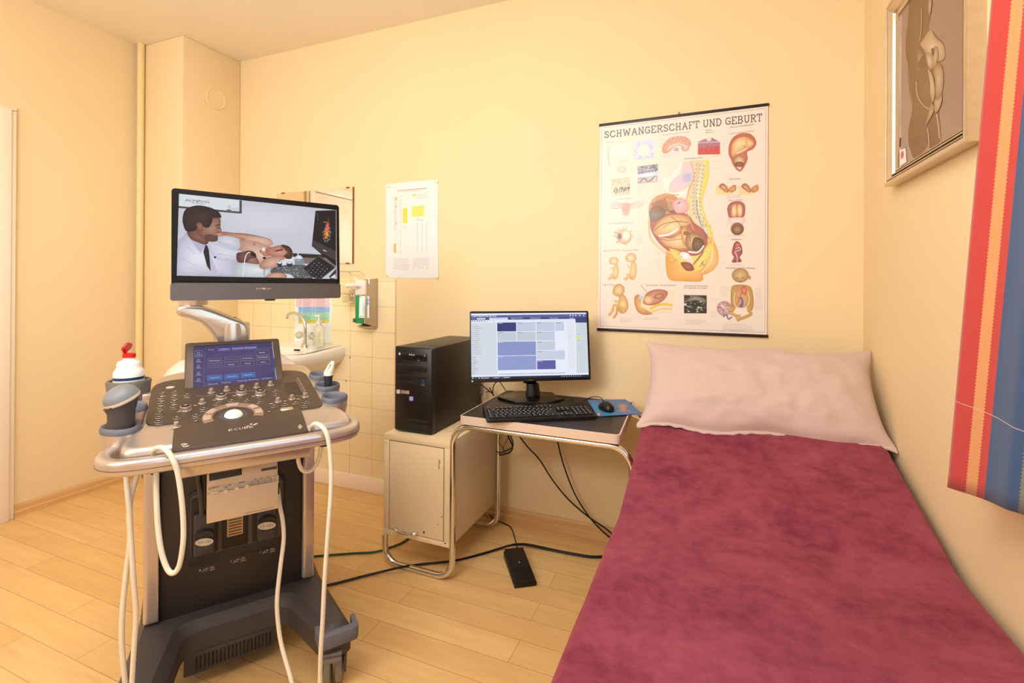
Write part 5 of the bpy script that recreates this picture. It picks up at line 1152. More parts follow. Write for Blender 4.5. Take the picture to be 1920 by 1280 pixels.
# paper chart
P = Print((0, DY-.002, 0), (0, 1, 0), (1.28, 1.06, .90)).view(710, 330, 6.4); P.step = 2e-4
P.poly([(85, 100), (400, 62), (715, 42), (712, 640), (718, 1222), (400, 1228), (85, 1212), (90, 640)], (254, 240, 226), 0)
P.rows(222, 178, 578, 145, 1, 1, (200, 130, 120), 7, 1, 0); P.rows(290, 190, 510, 170, 1, 1, (214, 160, 150), 4, 1, 0)
P.poly([(408, 220), (446, 215), (446, 238), (408, 244)], (244, 222, 90), 1)
for k in range(3): P.line([(452, 226+k*22), (575+k*12, 214+k*22)], 3, (170, 170, 160), 1)
P.poly([(292, 386), (344, 380), (346, 562), (290, 566)], (250, 226, 80), 1); P.poly([(400, 362), (546, 352), (546, 478), (398, 492)], (250, 232, 110), 1)
P.blob([(292, 600), (335, 596), (335, 612), (292, 614)], (254, 240, 200), (250, 232, 130), 1); P.line([(195, 258), (195, 640)], 3, (190, 120, 80), 1); P.line([(208, 258), (205, 900)], 2, (190, 170, 160), 1)
for y in (262, 284, 365, 570): P.poly([(204, y-12), (216, y-14), (216, y+8), (204, y+10)], (226, 170, 70), 2)
P.poly([(182, 812), (205, 806), (208, 905), (202, 940), (182, 900)], (240, 180, 100), 1)
for k in range(44): y = 275+k*15.2; P.line([(258, y), (268, y-1)], 4, (160, 150, 150), 1); P.line([(222, y), (234, y-1)], 2, (190, 180, 180), 1)
for x in (318, 372, 416):
    for k in range(22): P.line([(x, 560+k*17), (x+8, 559+k*17)], 2.5, (224, 205, 190), 1)
for x in (467, 521, 577):
    for k in range(22): P.line([(x-6, 570+k*15.5), (x+6, 569+k*15.5)], 4, (150, 160, 165), 1)
P.line([(448, 524), (488, 520)], 5, (180, 140, 120), 1); P.line([(502, 532), (536, 526)], 5, (150, 150, 100), 1)
P.rows(175, 985, 380, 1000, 9, 16, (214, 178, 160), 3, 1); P.rows(415, 995, 615, 978, 6, 16, (190, 186, 180), 3, 1); 
for x in (415, 470, 515, 570): P.rows(x, 1090, x+20, 1088, 2, 12, (180, 180, 180), 4, 1)
P.rows(245, 240, 320, 234, 1, 1, (150, 200, 190), 4, 1)
ch = thing('paper_chart', 'white printed chart with two yellow blocks, pinned to wall beside the mirror', 'chart', onY(770, 521, DY-.002))
obj('sheet', P.mb, attr_mat('paper_print'), ch)
for x, y in ((116, 124), (700, 62), (106, 1185), (700, 1213)):
    c_ = onY(710+x/6.4, 330+y/6.4, DY-.002); obj('pin', MB().lathe([(.0105, 0), (.0105, .004), (.007, .0065)], M=Matrix.Translation(c_) @ Matrix.Rotation(PI/2, 4, 'X'), n=20), mat('pin_white', (244, 232, 214), .3), ch, smooth=40)
# ------------------------------------------------------------------ anatomy poster
PY = DY-.007
po = thing('poster', 'large printed anatomy wall chart about pregnancy and birth hanging above the bed', 'poster', onY(1280, 625, PY))
K = [onY(x, y, PY) for x, y in ((1125, 235), (1440, 196), (1438, 630), (1121, 617))]
obj('sheet', MB().loft([[k+Vector((0, c, 0)) for k in K] for c in (0, .0015)]), mat('poster_paper', (236, 227, 220), .35), po)
for nm, a, b_ in (('top_rail', K[0], K[1]), ('bottom_rail', K[3], K[2])):
    d = (b_-a).normalized()*.004; obj(nm, MB().ext([a-d+Vector((0, y, z)) for y, z in ((-.004, -.006), (.004, -.006), (.004, .006), (-.004, .006))], b_-a+2*d), mat('rail_brown', (38, 28, 26), .4), po, bevel=.0015)
obj('hook', MB().tube([((K[0].x+K[1].x)/2, PY, K[0].z+.004), ((K[0].x+K[1].x)/2, PY, K[0].z+.018)], .003, 8), mat('hook_brown', (150, 110, 70), .5), po)
P = Print((0, PY-.0002, 0), (0, 1, 0), (1.12, .92, .78)); P.step = 1.6e-4
PIN, RED, TAN, LT, DK, YEL = (232, 176, 160), (196, 104, 92), (236, 184, 120), (250, 220, 180), (96, 70, 64), (246, 214, 110)
P.view(0, 0, 1)
P.line([(1128.5, 240), (1436, 203), (1434, 623), (1125, 611), (1128.5, 240)], .6, (170, 140, 130))
# slab-serif title
SH = {'S': [[(.9, .78), (.75, .95), (.3, .98), (.1, .78), (.3, .56), (.7, .46), (.9, .24), (.7, .03), (.25, .04), (.08, .22)]], 'C': [[(.92, .76), (.7, .97), (.3, .95), (.08, .6), (.1, .3), (.35, .03), (.75, .05), (.95, .26)]],
 'H': [[(.2, 0), (.2, 1)], [(.8, 0), (.8, 1)], [(.2, .5), (.8, .5)], [(.04, 0), (.36, 0)], [(.04, 1), (.36, 1)], [(.64, 0), (.96, 0)], [(.64, 1), (.96, 1)]], 'W': [[(.08, 1), (.28, 0), (.5, .85), (.72, 0), (.92, 1)], [(0, 1), (.2, 1)], [(.8, 1), (1, 1)]],
 'A': [[(.12, 0), (.5, 1), (.88, 0)], [(.28, .36), (.72, .36)], [(0, 0), (.28, 0)], [(.72, 0), (1, 0)]], 'N': [[(.18, 0), (.18, 1), (.82, 0), (.82, 1)], [(.02, 0), (.36, 0)], [(.02, 1), (.2, 1)], [(.64, 1), (1, 1)]],
 'G': [[(.9, .78), (.7, .97), (.3, .95), (.08, .6), (.1, .3), (.35, .03), (.7, .05), (.88, .2), (.88, .45), (.55, .45)]], 'E': [[(.18, 0), (.18, 1)], [(.04, 1), (.88, 1), (.88, .78)], [(.04, 0), (.92, 0), (.92, .24)], [(.18, .52), (.66, .52)]],
 'R': [[(.2, 0), (.2, 1)], [(.04, 1), (.65, 1), (.86, .8), (.65, .5), (.2, .5)], [(.5, .5), (.86, 0), (1, 0)], [(.04, 0), (.38, 0)]], 'F': [[(.2, 0), (.2, 1)], [(.04, 1), (.9, 1), (.9, .78)], [(.2, .52), (.66, .52)], [(.04, 0), (.4, 0)]],
 'T': [[(.5, 0), (.5, 1)], [(.05, .78), (.05, 1), (.95, 1), (.95, .78)], [(.32, 0), (.68, 0)]], 'U': [[(.18, 1), (.18, .3), (.35, .03), (.65, .03), (.82, .3), (.82, 1)], [(.02, 1), (.36, 1)], [(.64, 1), (.98, 1)]],
 'D': [[(.2, 0), (.2, 1)], [(.04, 1), (.6, 1), (.9, .7), (.9, .3), (.6, 0), (.04, 0)]], 'B': [[(.2, 0), (.2, 1)], [(.04, 1), (.65, 1), (.84, .78), (.65, .53), (.2, .53)], [(.65, .53), (.9, .27), (.68, 0), (.04, 0)]]}
WD = {'W': 1.35, 'E': .9, 'F': .85, 'T': .9, 'S': .85, ' ': .45, 'A': 1.05}
TX = 'SCHWANGERSCHAFT UND GEBURT'; tot = sum(WD.get(c, 1.0) for c in TX); xx = 0
for c in TX:
    w_ = WD.get(c, 1.0)
    def tp_(a, b_):
        t = (xx+w_*(.06+.86*a))/tot; X = 1132.5+297*t; by_ = 258.5-32*t; return (X, by_-(11.6+1.6*t)*b_)
    for st in SH.get(c, []): P.line([tp_(a, b_) for a, b_ in st], 1.7, (84, 72, 68), 2)
    xx += w_
def cap_(t, x0, y0, x1, y1, h=3.2, c=(110, 96, 92)): P.text(t, x0, y0, x1, y1, h, c)
cap_('Phasen der Geburt/Expulsionen', 1369, 240, 1414, 234); cap_('Kopf des Kindes in Becken', 1368, 252, 1415, 246, 2.6)
cap_('Plazenta', 1323, 246, 1336, 244, 2.6); cap_('Blutkreislauf', 1323, 250, 1338, 248, 2.6); cap_('Schwangerschaft', 1283, 299, 1318, 296, 2.8)
cap_('Befruchtung', 1136, 268, 1149, 266.5, 2.2, (170, 130, 120)); cap_('Eizelle', 1160, 267, 1168, 266, 2.2, (200, 170, 160)); cap_('Entwicklung des Gehirns', 1243, 254, 1294, 248, 2.6, (150, 140, 136))
cap_('Innere Organe', 1160, 374, 1184, 372, 2.4); cap_('Nistung des Keimes', 1143, 420, 1188, 418, 2.8); cap_('Embryo in der 6. Woche', 1132, 471.5, 1162, 470, 2.8); cap_('Fetus in der 9. Woche', 1167, 471, 1197, 469.5, 2.8)
cap_('Fetus 4. Monat', 1131, 535, 1152, 534.5, 2.8); cap_('Amniozentese - Fruchtwasserprobe', 1211, 535.5, 1268, 535.5, 2.8); cap_('Ultraschall zur Bestimmung', 1282, 536.5, 1327, 537, 2.8); cap_('der Kopfgröße des Kindes', 1282, 540.5, 1325, 541, 2.8)
cap_('Eröffnungsphase', 1366, 337, 1389, 335.5, 2.6); cap_('Geburt im Becken', 1366, 377, 1393, 375.5, 2.6); cap_('Nachgeburt', 1371, 450, 1391, 449.5, 2.8); cap_('Embryonaler Kreislauf und Plazenta', 1361, 503.5, 1416, 504, 3.2, (90, 76, 70))
for x0, y0, x1, n, dy in ((1160, 302, 1182, 2, 4), (1182, 318, 1192, 1, 3), (1195, 348, 1210, 4, 4), (1241, 270, 1246, 1, 3), (1236, 264, 1246, 3, 5), (1241, 292, 1262, 3, 2), (1237, 310, 1254, 1, 2), (1352, 262, 1360, 4, 7), (1336, 292, 1352, 2, 2), (1335, 303, 1352, 1, 2), (1335, 316, 1349, 1, 2),
    (1328, 348, 1336, 1, 1), (1329, 372, 1334, 3, 6), (1194, 415, 1204, 1, 1), (1194, 433, 1206, 4, 4.5), (1194, 449, 1206, 3, 3), (1128, 433, 1138, 2, 15), (1230, 475, 1240, 2, 3), (1230, 489, 1242, 3, 3.6), (1346, 444, 1352, 1, 1), (1346, 463, 1358, 1, 1), (1346, 481, 1360, 1, 1), (1346, 493, 1361, 1, 1), (1346, 502, 1350, 1, 1),
    (1351, 538, 1368, 7, 3), (1333, 560, 1348, 2, 3), (1332, 585, 1344, 4, 3), (1415, 540, 1431, 14, 3.1), (1355, 608, 1415, 5, 3), (1353, 618, 1425, 2, 2.5), (1285, 600, 1326, 4, 2.6), (1207, 596, 1240, 2, 2.2), (1163, 597, 1191, 4, 2.2), (1131, 330, 1136, 3, 8), (1363, 368, 1394, 3, 2), (1364, 441, 1400, 2, 2), (1366, 496, 1398, 2, 2), (1128, 390, 1135, 3, 6), (1281, 552, 1288, 1, 1), (1140, 390, 1146, 2, 3), (1200, 375, 1212, 3, 3)):
    P.rows(x0, y0, x1, y0-(x1-x0)*(.11 if y0 < 400 else .02), n, dy, (196, 178, 170), .5, 1)
# small pictures
P.blob([(1140, 272), (1144, 276), (1143, 284), (1139, 285), (1138, 276)], (230, 216, 214), (206, 190, 190), 1); P.line([(1141, 285), (1140, 296), (1143, 310)], 1, (170, 150, 150), 1, True)
P.ell(1164, 281, 11, 10.5, (250, 222, 210), (252, 232, 222)); P.ell(1164, 281, 7, 6.5, (250, 224, 208), (246, 214, 196), 2)
P.ell(1166, 317, 11, 9, (250, 224, 206), (248, 218, 196)); 
for a in range(0, 360, 45): P.ell(1166+6*math.cos(R(a)), 317+5*math.sin(R(a)), 3.4, 2.8, (226, 180, 150), (246, 216, 196), 2)
def photo(x0, y0, x1, y1, c, cols, n, sl=-.13, sz=(1, 3), seed=1):
    r_ = random.Random(seed); q = [(x0, y0), (x1, y0+(x1-x0)*sl), (x1, y1+(x1-x0)*sl*.8), (x0, y1)]; P.poly(q, c, 1)
    for _ in range(n):
        x = r_.uniform(x0+1.5, x1-1.5); y = r_.uniform(y0+1.5, y1-1.5)+(x-x0)*sl*.9; a = r_.uniform(*sz); P.ell(x, y, a, a*r_.uniform(.3, .8), r_.choice(cols), None, 2, rot=r_.uniform(-40, 40), n=7)
photo(1188.5, 266.5, 1226, 300, (214, 206, 222), [(200, 194, 214), (226, 220, 232), (186, 182, 206)], 70); P.ell(1207, 281.5, 11, 11.5, (240, 224, 196), (250, 236, 206), 3)
photo(1195.5, 312, 1233.5, 327, (160, 150, 156), [(110, 100, 104), (206, 198, 204), (60, 54, 60)], 90, sz=(.6, 1.6), seed=2); P.blob([(1196, 327), (1233, 320), (1233, 330), (1196, 333)], (196, 206, 226), (224, 226, 238), 2, smooth=False)
photo(1195.5, 332, 1233, 345, (196, 182, 172), [(216, 206, 196), (160, 148, 140)], 40, sz=(.8, 2.4), seed=3); P.line([(1200, 342), (1207, 334), (1216, 340), (1228, 330)], 1.6, (120, 104, 98), 3, True)
photo(1146.5, 336, 1181.5, 369, (226, 196, 160), [(206, 190, 174), (236, 214, 190), (180, 160, 140)], 60, sz=(.8, 2.2), seed=4)
r5 = random.Random(9)
for _ in range(45): x = r5.uniform(1148, 1178); P.line([(x, 358+r5.uniform(-5, 6)-(x-1148)*.12), (x+3, 357+r5.uniform(-5, 6)-(x-1148)*.12)], .9, (90, 66, 50), 3)
photo(1282.5, 553, 1325, 587, (34, 30, 24), [(200, 196, 170), (120, 114, 96), (226, 222, 200), (60, 56, 46)], 55, sl=0.01, sz=(.8, 3.2), seed=6); P.blob([(1284, 566), (1300, 554), (1322, 560), (1324, 568), (1302, 560)], (90, 86, 70), (160, 154, 130), 3)
# uterus
P.blob([(1139, 384), (1147, 376), (1158, 377), (1164, 384), (1172, 380), (1182, 383), (1192, 377), (1203, 374), (1207, 380), (1200, 386), (1190, 387), (1182, 393), (1180, 407), (1168, 407), (1165, 392), (1158, 387), (1148, 382), (1143, 388)], (236, 200, 184), (216, 156, 136), 1)
P.blob([(1165, 382), (1182, 382), (1178, 402), (1169, 402)], (214, 150, 130), (200, 130, 112), 2); P.line([(1146, 389), (1156, 391), (1163, 388)], 1.4, (190, 130, 116), 2, True); P.line([(1184, 390), (1196, 388), (1206, 384)], 1.4, (206, 156, 140), 2, True)
# nested embryo
for k in range(46):
    a = r5.uniform(0, 6.28); l = r5.uniform(12, 20); P.line([(1168+9*math.cos(a), 443+8*math.sin(a)), (1168+l*math.cos(a+.2), 443+l*math.sin(a+.2)*.98)], 1.6, r5.choice([(196, 156, 110), (226, 196, 156), (170, 126, 84)]), 1)
P.blob([(1158, 436), (1168, 430), (1182, 434), (1184, 446), (1176, 456), (1162, 454)], (196, 146, 104), (226, 186, 146), 2); P.blob([(1168, 434), (1178, 432), (1182, 442), (1176, 452), (1168, 448)], (220, 180, 140), (252, 230, 200), 3); P.ell(1162, 443, 4, 6, (120, 84, 56), (90, 60, 44), 3)
# brain
P.blob([(1241, 281), (1246, 268), (1258, 258), (1276, 255), (1290, 259), (1296, 270), (1290, 276), (1276, 272), (1262, 276), (1256, 284), (1246, 288)], (214, 140, 108), (232, 176, 146), 1)
for x, y, a in ((1250, 268, 3), (1258, 262, 3), (1266, 259, 3), (1274, 258, 3), (1283, 261, 3), (1289, 266, 3), (1262, 269, 3), (1270, 265, 3), (1279, 266, 3)): P.ell(x, y, a+1, a, (196, 116, 84), (238, 190, 160), 2, rot=-30, n=10)
P.ell(1285, 277, 8, 7, (210, 150, 130), (226, 186, 170), 2); P.line([(1252, 280), (1262, 272), (1276, 270), (1288, 276)], 1.6, (250, 220, 200), 3, True); P.ell(1268, 280, 5, 3.4, (190, 140, 130), (216, 180, 180), 3); P.ell(1264, 286, 5, 3, (214, 200, 214), (230, 216, 224), 2)
# placenta tissue block
P.poly([(1308.5, 273), (1350, 268), (1350, 289), (1308.5, 290)], (206, 66, 56), 1); P.poly([(1308.5, 266), (1320, 261), (1335, 258), (1350, 266), (1350, 273), (1308.5, 276)], (176, 110, 126), 2)
for k in range(9): x = 1311+k*4.6; P.line([(x, 271), (x-1, 280)], 1.6, (110, 112, 150) if k % 2 else (226, 90, 70), 3); P.line([(x-2, 268-.2*k), (x+3, 267-.2*k)], 1.2, (220, 196, 210), 3)
P.ell(1329, 261, 5, 4, (226, 190, 186), (240, 214, 210), 3)
# big foetus upper right
P.blob([(1366, 288), (1367, 272), (1374, 258), (1388, 250), (1404, 250), (1415, 258), (1418, 270), (1411, 280), (1401, 285), (1402, 298), (1396, 312), (1389, 321), (1382, 319), (1374, 308), (1370, 298)], (190, 96, 74), (206, 120, 90), 1)
P.blob([(1371, 286), (1372, 272), (1381, 260), (1396, 256), (1410, 262), (1413, 271), (1405, 277), (1398, 270), (1396, 280), (1384, 288), (1374, 294)], (214, 142, 84), (250, 216, 156), 2, ctr=(1386, 268)); P.blob([(1399, 262), (1410, 264), (1412, 272), (1400, 276)], (220, 150, 100), (246, 206, 156), 3)
P.ell(1386, 301, 11.5, 10, (170, 104, 60), (236, 190, 136), 3, rot=-10); P.ell(1386, 308, 9, 5, (120, 76, 50), (150, 100, 66), 4); P.line([(1381, 288), (1394, 282), (1402, 276)], 3, (240, 200, 150), 4, True); P.blob([(1381, 312), (1390, 313), (1387, 319)], (230, 170, 140), (246, 200, 180), 3)
# two hand pictures
for ox in (0, 42):
    P.poly([(1342+ox, 350), (1352+ox, 345), (1372+ox, 350), (1380+ox, 346), (1379+ox, 358), (1364+ox, 366), (1342+ox, 364)], (250, 206, 146), 1); P.blob([(1366+ox, 354), (1378+ox, 346), (1380+ox, 356), (1370+ox, 361)], (196, 116, 60), (226, 160, 100), 2)
    P.blob([(1348+ox, 350), (1353+ox, 344), (1360+ox, 346), (1366+ox, 356), (1364+ox, 361), (1356+ox, 357)], (160, 76, 56), (226, 160, 124), 3)
    P.ell(1356+ox, 351, 3, 2, (200, 130, 100), (240, 190, 150), 4, rot=40, n=10); P.ell(1362+ox, 357, 2.4, 2, (180, 110, 80), (230, 180, 140), 4, n=10)
# pelvis + crowning head + birth pictures
P.blob([(1365, 402), (1364, 388), (1372, 379), (1386, 377), (1396, 383), (1397, 398), (1392, 408), (1370, 409)], (170, 84, 80), (206, 130, 116), 1); P.blob([(1373, 386), (1380, 384), (1381, 404), (1372, 405)], (216, 150, 90), (250, 220, 170), 2); P.blob([(1383, 384), (1391, 386), (1391, 404), (1383, 404)], (216, 150, 90), (250, 220, 170), 2)
P.blob([(1366, 409), (1396, 408), (1392, 420), (1370, 420)], (236, 190, 180), (250, 220, 210), 2); P.ell(1382.5, 429, 12.5, 12, (150, 84, 70), (186, 130, 90), 3); P.ell(1382.5, 430, 10, 9.5, (96, 62, 40), (190, 140, 90), 4)
P.blob([(1372, 474), (1376, 457), (1383, 452), (1390, 460), (1392, 474), (1387, 482), (1391, 490), (1381, 492), (1372, 491), (1376, 482)], (150, 62, 60), (190, 96, 84), 1); P.blob([(1378, 462), (1383, 454), (1388, 462)], (180, 90, 70), (226, 130, 90), 2)
P.line([(1382, 492), (1382, 480), (1378, 472), (1388, 468), (1386, 464), (1379, 466)], 1.6, (216, 190, 200), 3, True)
# foetuses at the left
def foetus(cx, cy, s_, seed, arm=1):
    q = lambda x, y: (cx+x*s_, cy+y*s_)
    P.blob([q(*a) for a in ((6, -24), (12, -10), (12, 8), (6, 20), (-4, 16), (-2, 0), (0, -14))], (226, 160, 88), (250, 214, 160), 1)
    P.blob([q(*a) for a in ((-12, -30), (-4, -38), (8, -36), (12, -26), (6, -18), (-4, -19), (-10, -20))], (214, 150, 86), (252, 220, 172), 2)
    P.line([q(4, -10), q(-2, -6), q(-8, -12)], 3*s_, (236, 186, 120), 3, True); P.line([q(4, 16), q(-6, 8), q(-10, 16), q(-16, 18)], 3.6*s_, (232, 176, 110), 3, True); P.line([q(2, 18), q(-4, 14), q(-12, 22)], 3*s_, (224, 164, 98), 3, True)
    P.ell(*q(-7, -25), 1.2*s_, .8*s_, (120, 76, 44), None, 4, n=8)
foetus(1151, 509, .72, 1); foetus(1183, 507, .86, 2)
P.blob([(1165, 550), (1174, 558), (1178, 570), (1176, 582), (1168, 588), (1160, 584), (1158, 574), (1160, 562)], (206, 142, 66), (250, 214, 150), 1); P.blob([(1149, 548), (1152, 536), (1162, 532), (1170, 538), (1170, 548), (1163, 556), (1154, 554)], (196, 134, 70), (248, 210, 150), 2)
P.line([(1170, 560), (1162, 566), (1152, 564)], 3.6, (230, 176, 104), 3, True); P.line([(1174, 580), (1164, 576), (1152, 572), (1148, 584), (1141, 591)], 4.6, (226, 168, 92), 3, True); P.line([(1168, 586), (1158, 576), (1156, 588), (1150, 596)], 4, (214, 152, 80), 3, True); P.line([(1160, 556), (1152, 552), (1148, 546)], 2.4, (220, 166, 98), 3, True)
# amniocentesis section
P.poly([(1190, 552), (1230, 544), (1261, 546), (1261, 584), (1226, 586), (1196, 582)], (252, 216, 176), 1); P.blob([(1189, 560), (1196, 552), (1202, 560), (1196, 574), (1210, 584), (1224, 588), (1208, 590), (1194, 582)], (196, 120, 60), (240, 186, 120), 2)
P.blob([(1206, 562), (1214, 548), (1232, 542), (1250, 545), (1251, 554), (1240, 566), (1224, 572), (1208, 570)], (180, 96, 80), (226, 160, 130), 3); P.ell(1216, 562, 9.5, 8.5, (206, 146, 96), (248, 210, 160), 4); P.ell(1235, 555, 10, 5, (150, 96, 60), (214, 160, 110), 4, rot=-15)
P.ell(1201, 558, 4.5, 4, (160, 180, 200), (200, 210, 220), 4); P.line([(1218, 580), (1232, 572), (1246, 570), (1260, 572)], 4.4, (236, 190, 70), 4, True); P.line([(1222, 584), (1240, 579), (1260, 579)], 2.4, (226, 190, 150), 4, True); P.line([(1201, 534), (1213, 547)], .9, (150, 140, 140), 4)
# seated baby with placenta
P.ell(1388, 516, 16, 13.5, (170, 124, 66), (226, 184, 126), 3); P.ell(1405, 520, 3, 4, (190, 140, 84), (214, 160, 104), 2); P.blob([(1371, 540), (1378, 534), (1398, 534), (1409, 540), (1413, 560), (1412, 578), (1404, 584), (1404, 560), (1376, 560), (1375, 584), (1371, 582), (1370, 558)], (186, 136, 70), (226, 180, 116), 1)
P.blob([(1378, 546), (1390, 535), (1402, 546), (1405, 562), (1400, 574), (1388, 578), (1378, 572), (1376, 560)], (206, 140, 90), (226, 176, 120), 2); P.line([(1378, 548), (1376, 562), (1380, 574), (1390, 578), (1401, 573), (1405, 560), (1401, 545)], 1.2, (250, 226, 160), 3, True)
P.blob([(1389, 540), (1395, 536), (1401, 544), (1398, 552), (1391, 550)], (206, 70, 90), (230, 150, 110), 4); P.blob([(1388, 558), (1392, 558), (1394, 566), (1392, 575), (1386, 574), (1390, 566)], (90, 90, 150), (130, 120, 170), 4); P.line([(1384, 566), (1388, 556), (1392, 545)], 1.8, (216, 76, 76), 5, True); P.line([(1382, 556), (1386, 562), (1383, 570)], 1.4, (206, 90, 80), 5, True)
P.line([(1374, 578), (1366, 584), (1376, 590), (1386, 594)], 6, (214, 164, 96), 3, True); P.line([(1402, 580), (1408, 588), (1398, 594), (1386, 598)], 6, (206, 154, 86), 3, True); P.blob([(1380, 592), (1388, 590), (1386, 602), (1381, 600)], (190, 140, 76), (226, 180, 116), 4)
P.line([(1379, 522), (1385, 521)], 1.2, (120, 80, 44), 5); P.line([(1390, 521), (1396, 520)], 1.2, (120, 80, 44), 5); P.line([(1385, 528), (1391, 528)], 1, (150, 90, 60), 5); P.ell(1388, 525, 2, 1.4, (180, 130, 80), None, 5, n=8)
P.ell(1358, 578, 14, 14, (190, 130, 130), (226, 190, 176), 2)
for k in range(30): a = r5.uniform(0, 6.28); l = r5.uniform(4, 13); P.line([(1358+3*math.cos(a), 577+3*math.sin(a)), (1358+l*math.cos(a+.3), 577+l*math.sin(a+.3))], .9, r5.choice([(196, 80, 80), (110, 104, 160), (240, 220, 210)]), 3)
P.line([(1356, 594), (1362, 590), (1366, 598), (1372, 594)], 2.4, (120, 96, 140), 3, True)
# the large section in the middle
P.view(1100, 180, 2.783)
P.blob([(420, 800), (450, 830), (520, 890), (610, 915), (655, 860), (680, 800), (688, 850), (665, 900), (610, 930), (600, 965), (500, 966), (430, 955), (412, 880)], (226, 150, 66), (250, 200, 120), 1)
P.blob([(640, 740), (682, 800), (686, 870), (650, 915), (600, 920)], (232, 164, 84), (248, 204, 130), 2)
P.blob([(395, 440), (440, 420), (470, 380), (500, 345), (560, 338), (600, 350), (560, 500), (470, 520), (420, 500)], (252, 232, 214), (246, 222, 206), 1)
P.poly([(505, 342), (550, 336), (632, 332), (636, 420), (615, 500), (600, 560), (620, 640), (655, 720), (655, 790), (640, 850), (610, 890), (570, 915), (560, 880), (540, 800), (565, 740), (575, 690), (540, 640), (525, 560), (530, 480), (520, 400)], (238, 210, 110), 2)
P.blob([(545, 345), (600, 340), (615, 380), (590, 480), (575, 560), (590, 620), (630, 700), (640, 760), (600, 740), (560, 680), (540, 600), (540, 480), (550, 400)], (226, 200, 160), (240, 222, 190), 3)
for k in range(16):
    y = 360+k*21; x = 583-(14*math.sin((k-2)/4.2)) + (0 if k < 12 else (k-12)*13); P.ell(x-6, y, 14, 8, (176, 144, 90), (244, 226, 184), 4, rot=8, n=10); P.ell(x+22, y+4, 8, 4, (160, 144, 130), (224, 208, 192), 4, rot=50, n=8)
P.line([(575, 540), (578, 600), (600, 680), (638, 740)], 3, (90, 100, 160), 5, True)
P.line([(632, 334), (634, 420), (612, 500), (600, 560), (622, 640), (655, 720), (656, 800), (630, 860)], 8, (240, 206, 90), 4, True)
P.line([(545, 345), (560, 420), (530, 500), (520, 590), (560, 700)], 5, (226, 150, 140), 5, True)
P.blob([(500, 350), (545, 350), (555, 420), (530, 470), (480, 500), (430, 500), (440, 450), (490, 400)], (240, 200, 186), (226, 196, 206), 3); P.blob([(500, 410), (545, 400), (552, 440), (510, 450)], (206, 190, 200), (186, 180, 200), 4)
P.blob([(325, 620), (330, 560), (370, 520), (440, 510), (500, 560), (510, 620), (440, 640), (400, 620), (350, 650)], (206, 140, 90), (186, 146, 110), 4); P.blob([(328, 600), (360, 570), (410, 590), (400, 630), (350, 655), (330, 640)], (120, 100, 84), (150, 130, 112), 5)
P.line([(330, 560), (400, 520), (480, 515)], 5, (226, 160, 90), 5, True); P.line([(380, 540), (440, 545), (490, 570)], 10, (220, 150, 110), 5, True)
P.blob([(450, 560), (490, 530), (530, 560), (525, 600), (470, 610)], (226, 160, 150), (240, 190, 190), 6); P.ell(482, 558, 10, 4, (100, 120, 170), None, 7, rot=-30, n=10); P.blob([(430, 600), (500, 585), (520, 600), (450, 612)], (120, 84, 84), (150, 110, 100), 6)
P.blob([(328, 660), (340, 630), (420, 615), (520, 615), (560, 660), (600, 690), (632, 740), (620, 790), (580, 830), (520, 830), (450, 820), (390, 780), (345, 720)], (176, 96, 76), (200, 120, 90), 5)
P.blob([(348, 700), (380, 650), (440, 620), (520, 625), (545, 660), (500, 690), (470, 720), (430, 730), (370, 730)], (206, 146, 90), (250, 214, 156), 6)
P.blob([(375, 735), (430, 745), (480, 720), (520, 700), (560, 720), (540, 770), (520, 800), (460, 805), (410, 780)], (206, 140, 84), (250, 214, 160), 7)
P.blob([(490, 680), (530, 690), (540, 740), (510, 780), (495, 740)], (196, 124, 70), (240, 190, 130), 8); P.line([(375, 730), (430, 722), (480, 690)], 10, (240, 230, 226), 8, True); P.line([(400, 690), (440, 660), (500, 650)], 6, (214, 160, 104), 8, True)
P.blob([(520, 730), (550, 710), (600, 730), (615, 770), (590, 805), (545, 805), (518, 780)], (150, 96, 54), (236, 190, 130), 9); P.blob([(560, 740), (600, 745), (612, 780), (580, 806), (550, 795)], (90, 62, 40), (150, 106, 64), 10); P.ell(518, 716, 13, 11, (110, 66, 50), (190, 120, 80), 10)
P.line([(530, 812), (580, 815), (612, 780)], 9, (236, 226, 220), 11, True)
P.line([(326, 640), (340, 740), (400, 800), (470, 835), (520, 880)], 5, (236, 196, 180), 9, True); P.line([(322, 630), (332, 740), (400, 812), (470, 860)], 4, (232, 180, 90), 9, True)
P.blob([(430, 800), (480, 810), (510, 850), (540, 880), (500, 900), (470, 860)], (232, 190, 80), (246, 216, 110), 8); P.blob([(490, 870), (540, 870), (560, 905), (520, 910)], (130, 66, 44), (176, 96, 66), 9); P.blob([(490, 815), (530, 820), (540, 850), (500, 850)], (236, 220, 220), (250, 240, 240), 9)
P.blob([(560, 880), (590, 850), (640, 770), (652, 800), (630, 870), (590, 908), (565, 905)], (240, 206, 96), (246, 220, 120), 8); P.line([(555, 880), (580, 850), (610, 810)], 7, (176, 104, 96), 10, True); P.line([(590, 890), (610, 860)], 6, (206, 130, 120), 10, True); P.line([(615, 885), (600, 865)], 6, (206, 130, 120), 10, True)
P.line([(655, 790), (650, 860), (600, 920)], 4, (250, 236, 220), 11, True)
for k in range(26):
    a = k/25; P.line([(338+70*a, 560-30*a+r5.uniform(-3, 3)), (352+80*a, 610-10*a)], 1.6, (176, 110, 70), 12)
for q in ([(352, 700), (400, 668), (470, 655), (530, 660)], [(372, 742), (430, 752), (500, 745)], [(420, 785), (480, 800), (520, 795)], [(520, 690), (536, 720), (540, 760)], [(440, 630), (480, 660), (500, 700)]): P.line(q, 2.6, (150, 90, 54), 12, True)
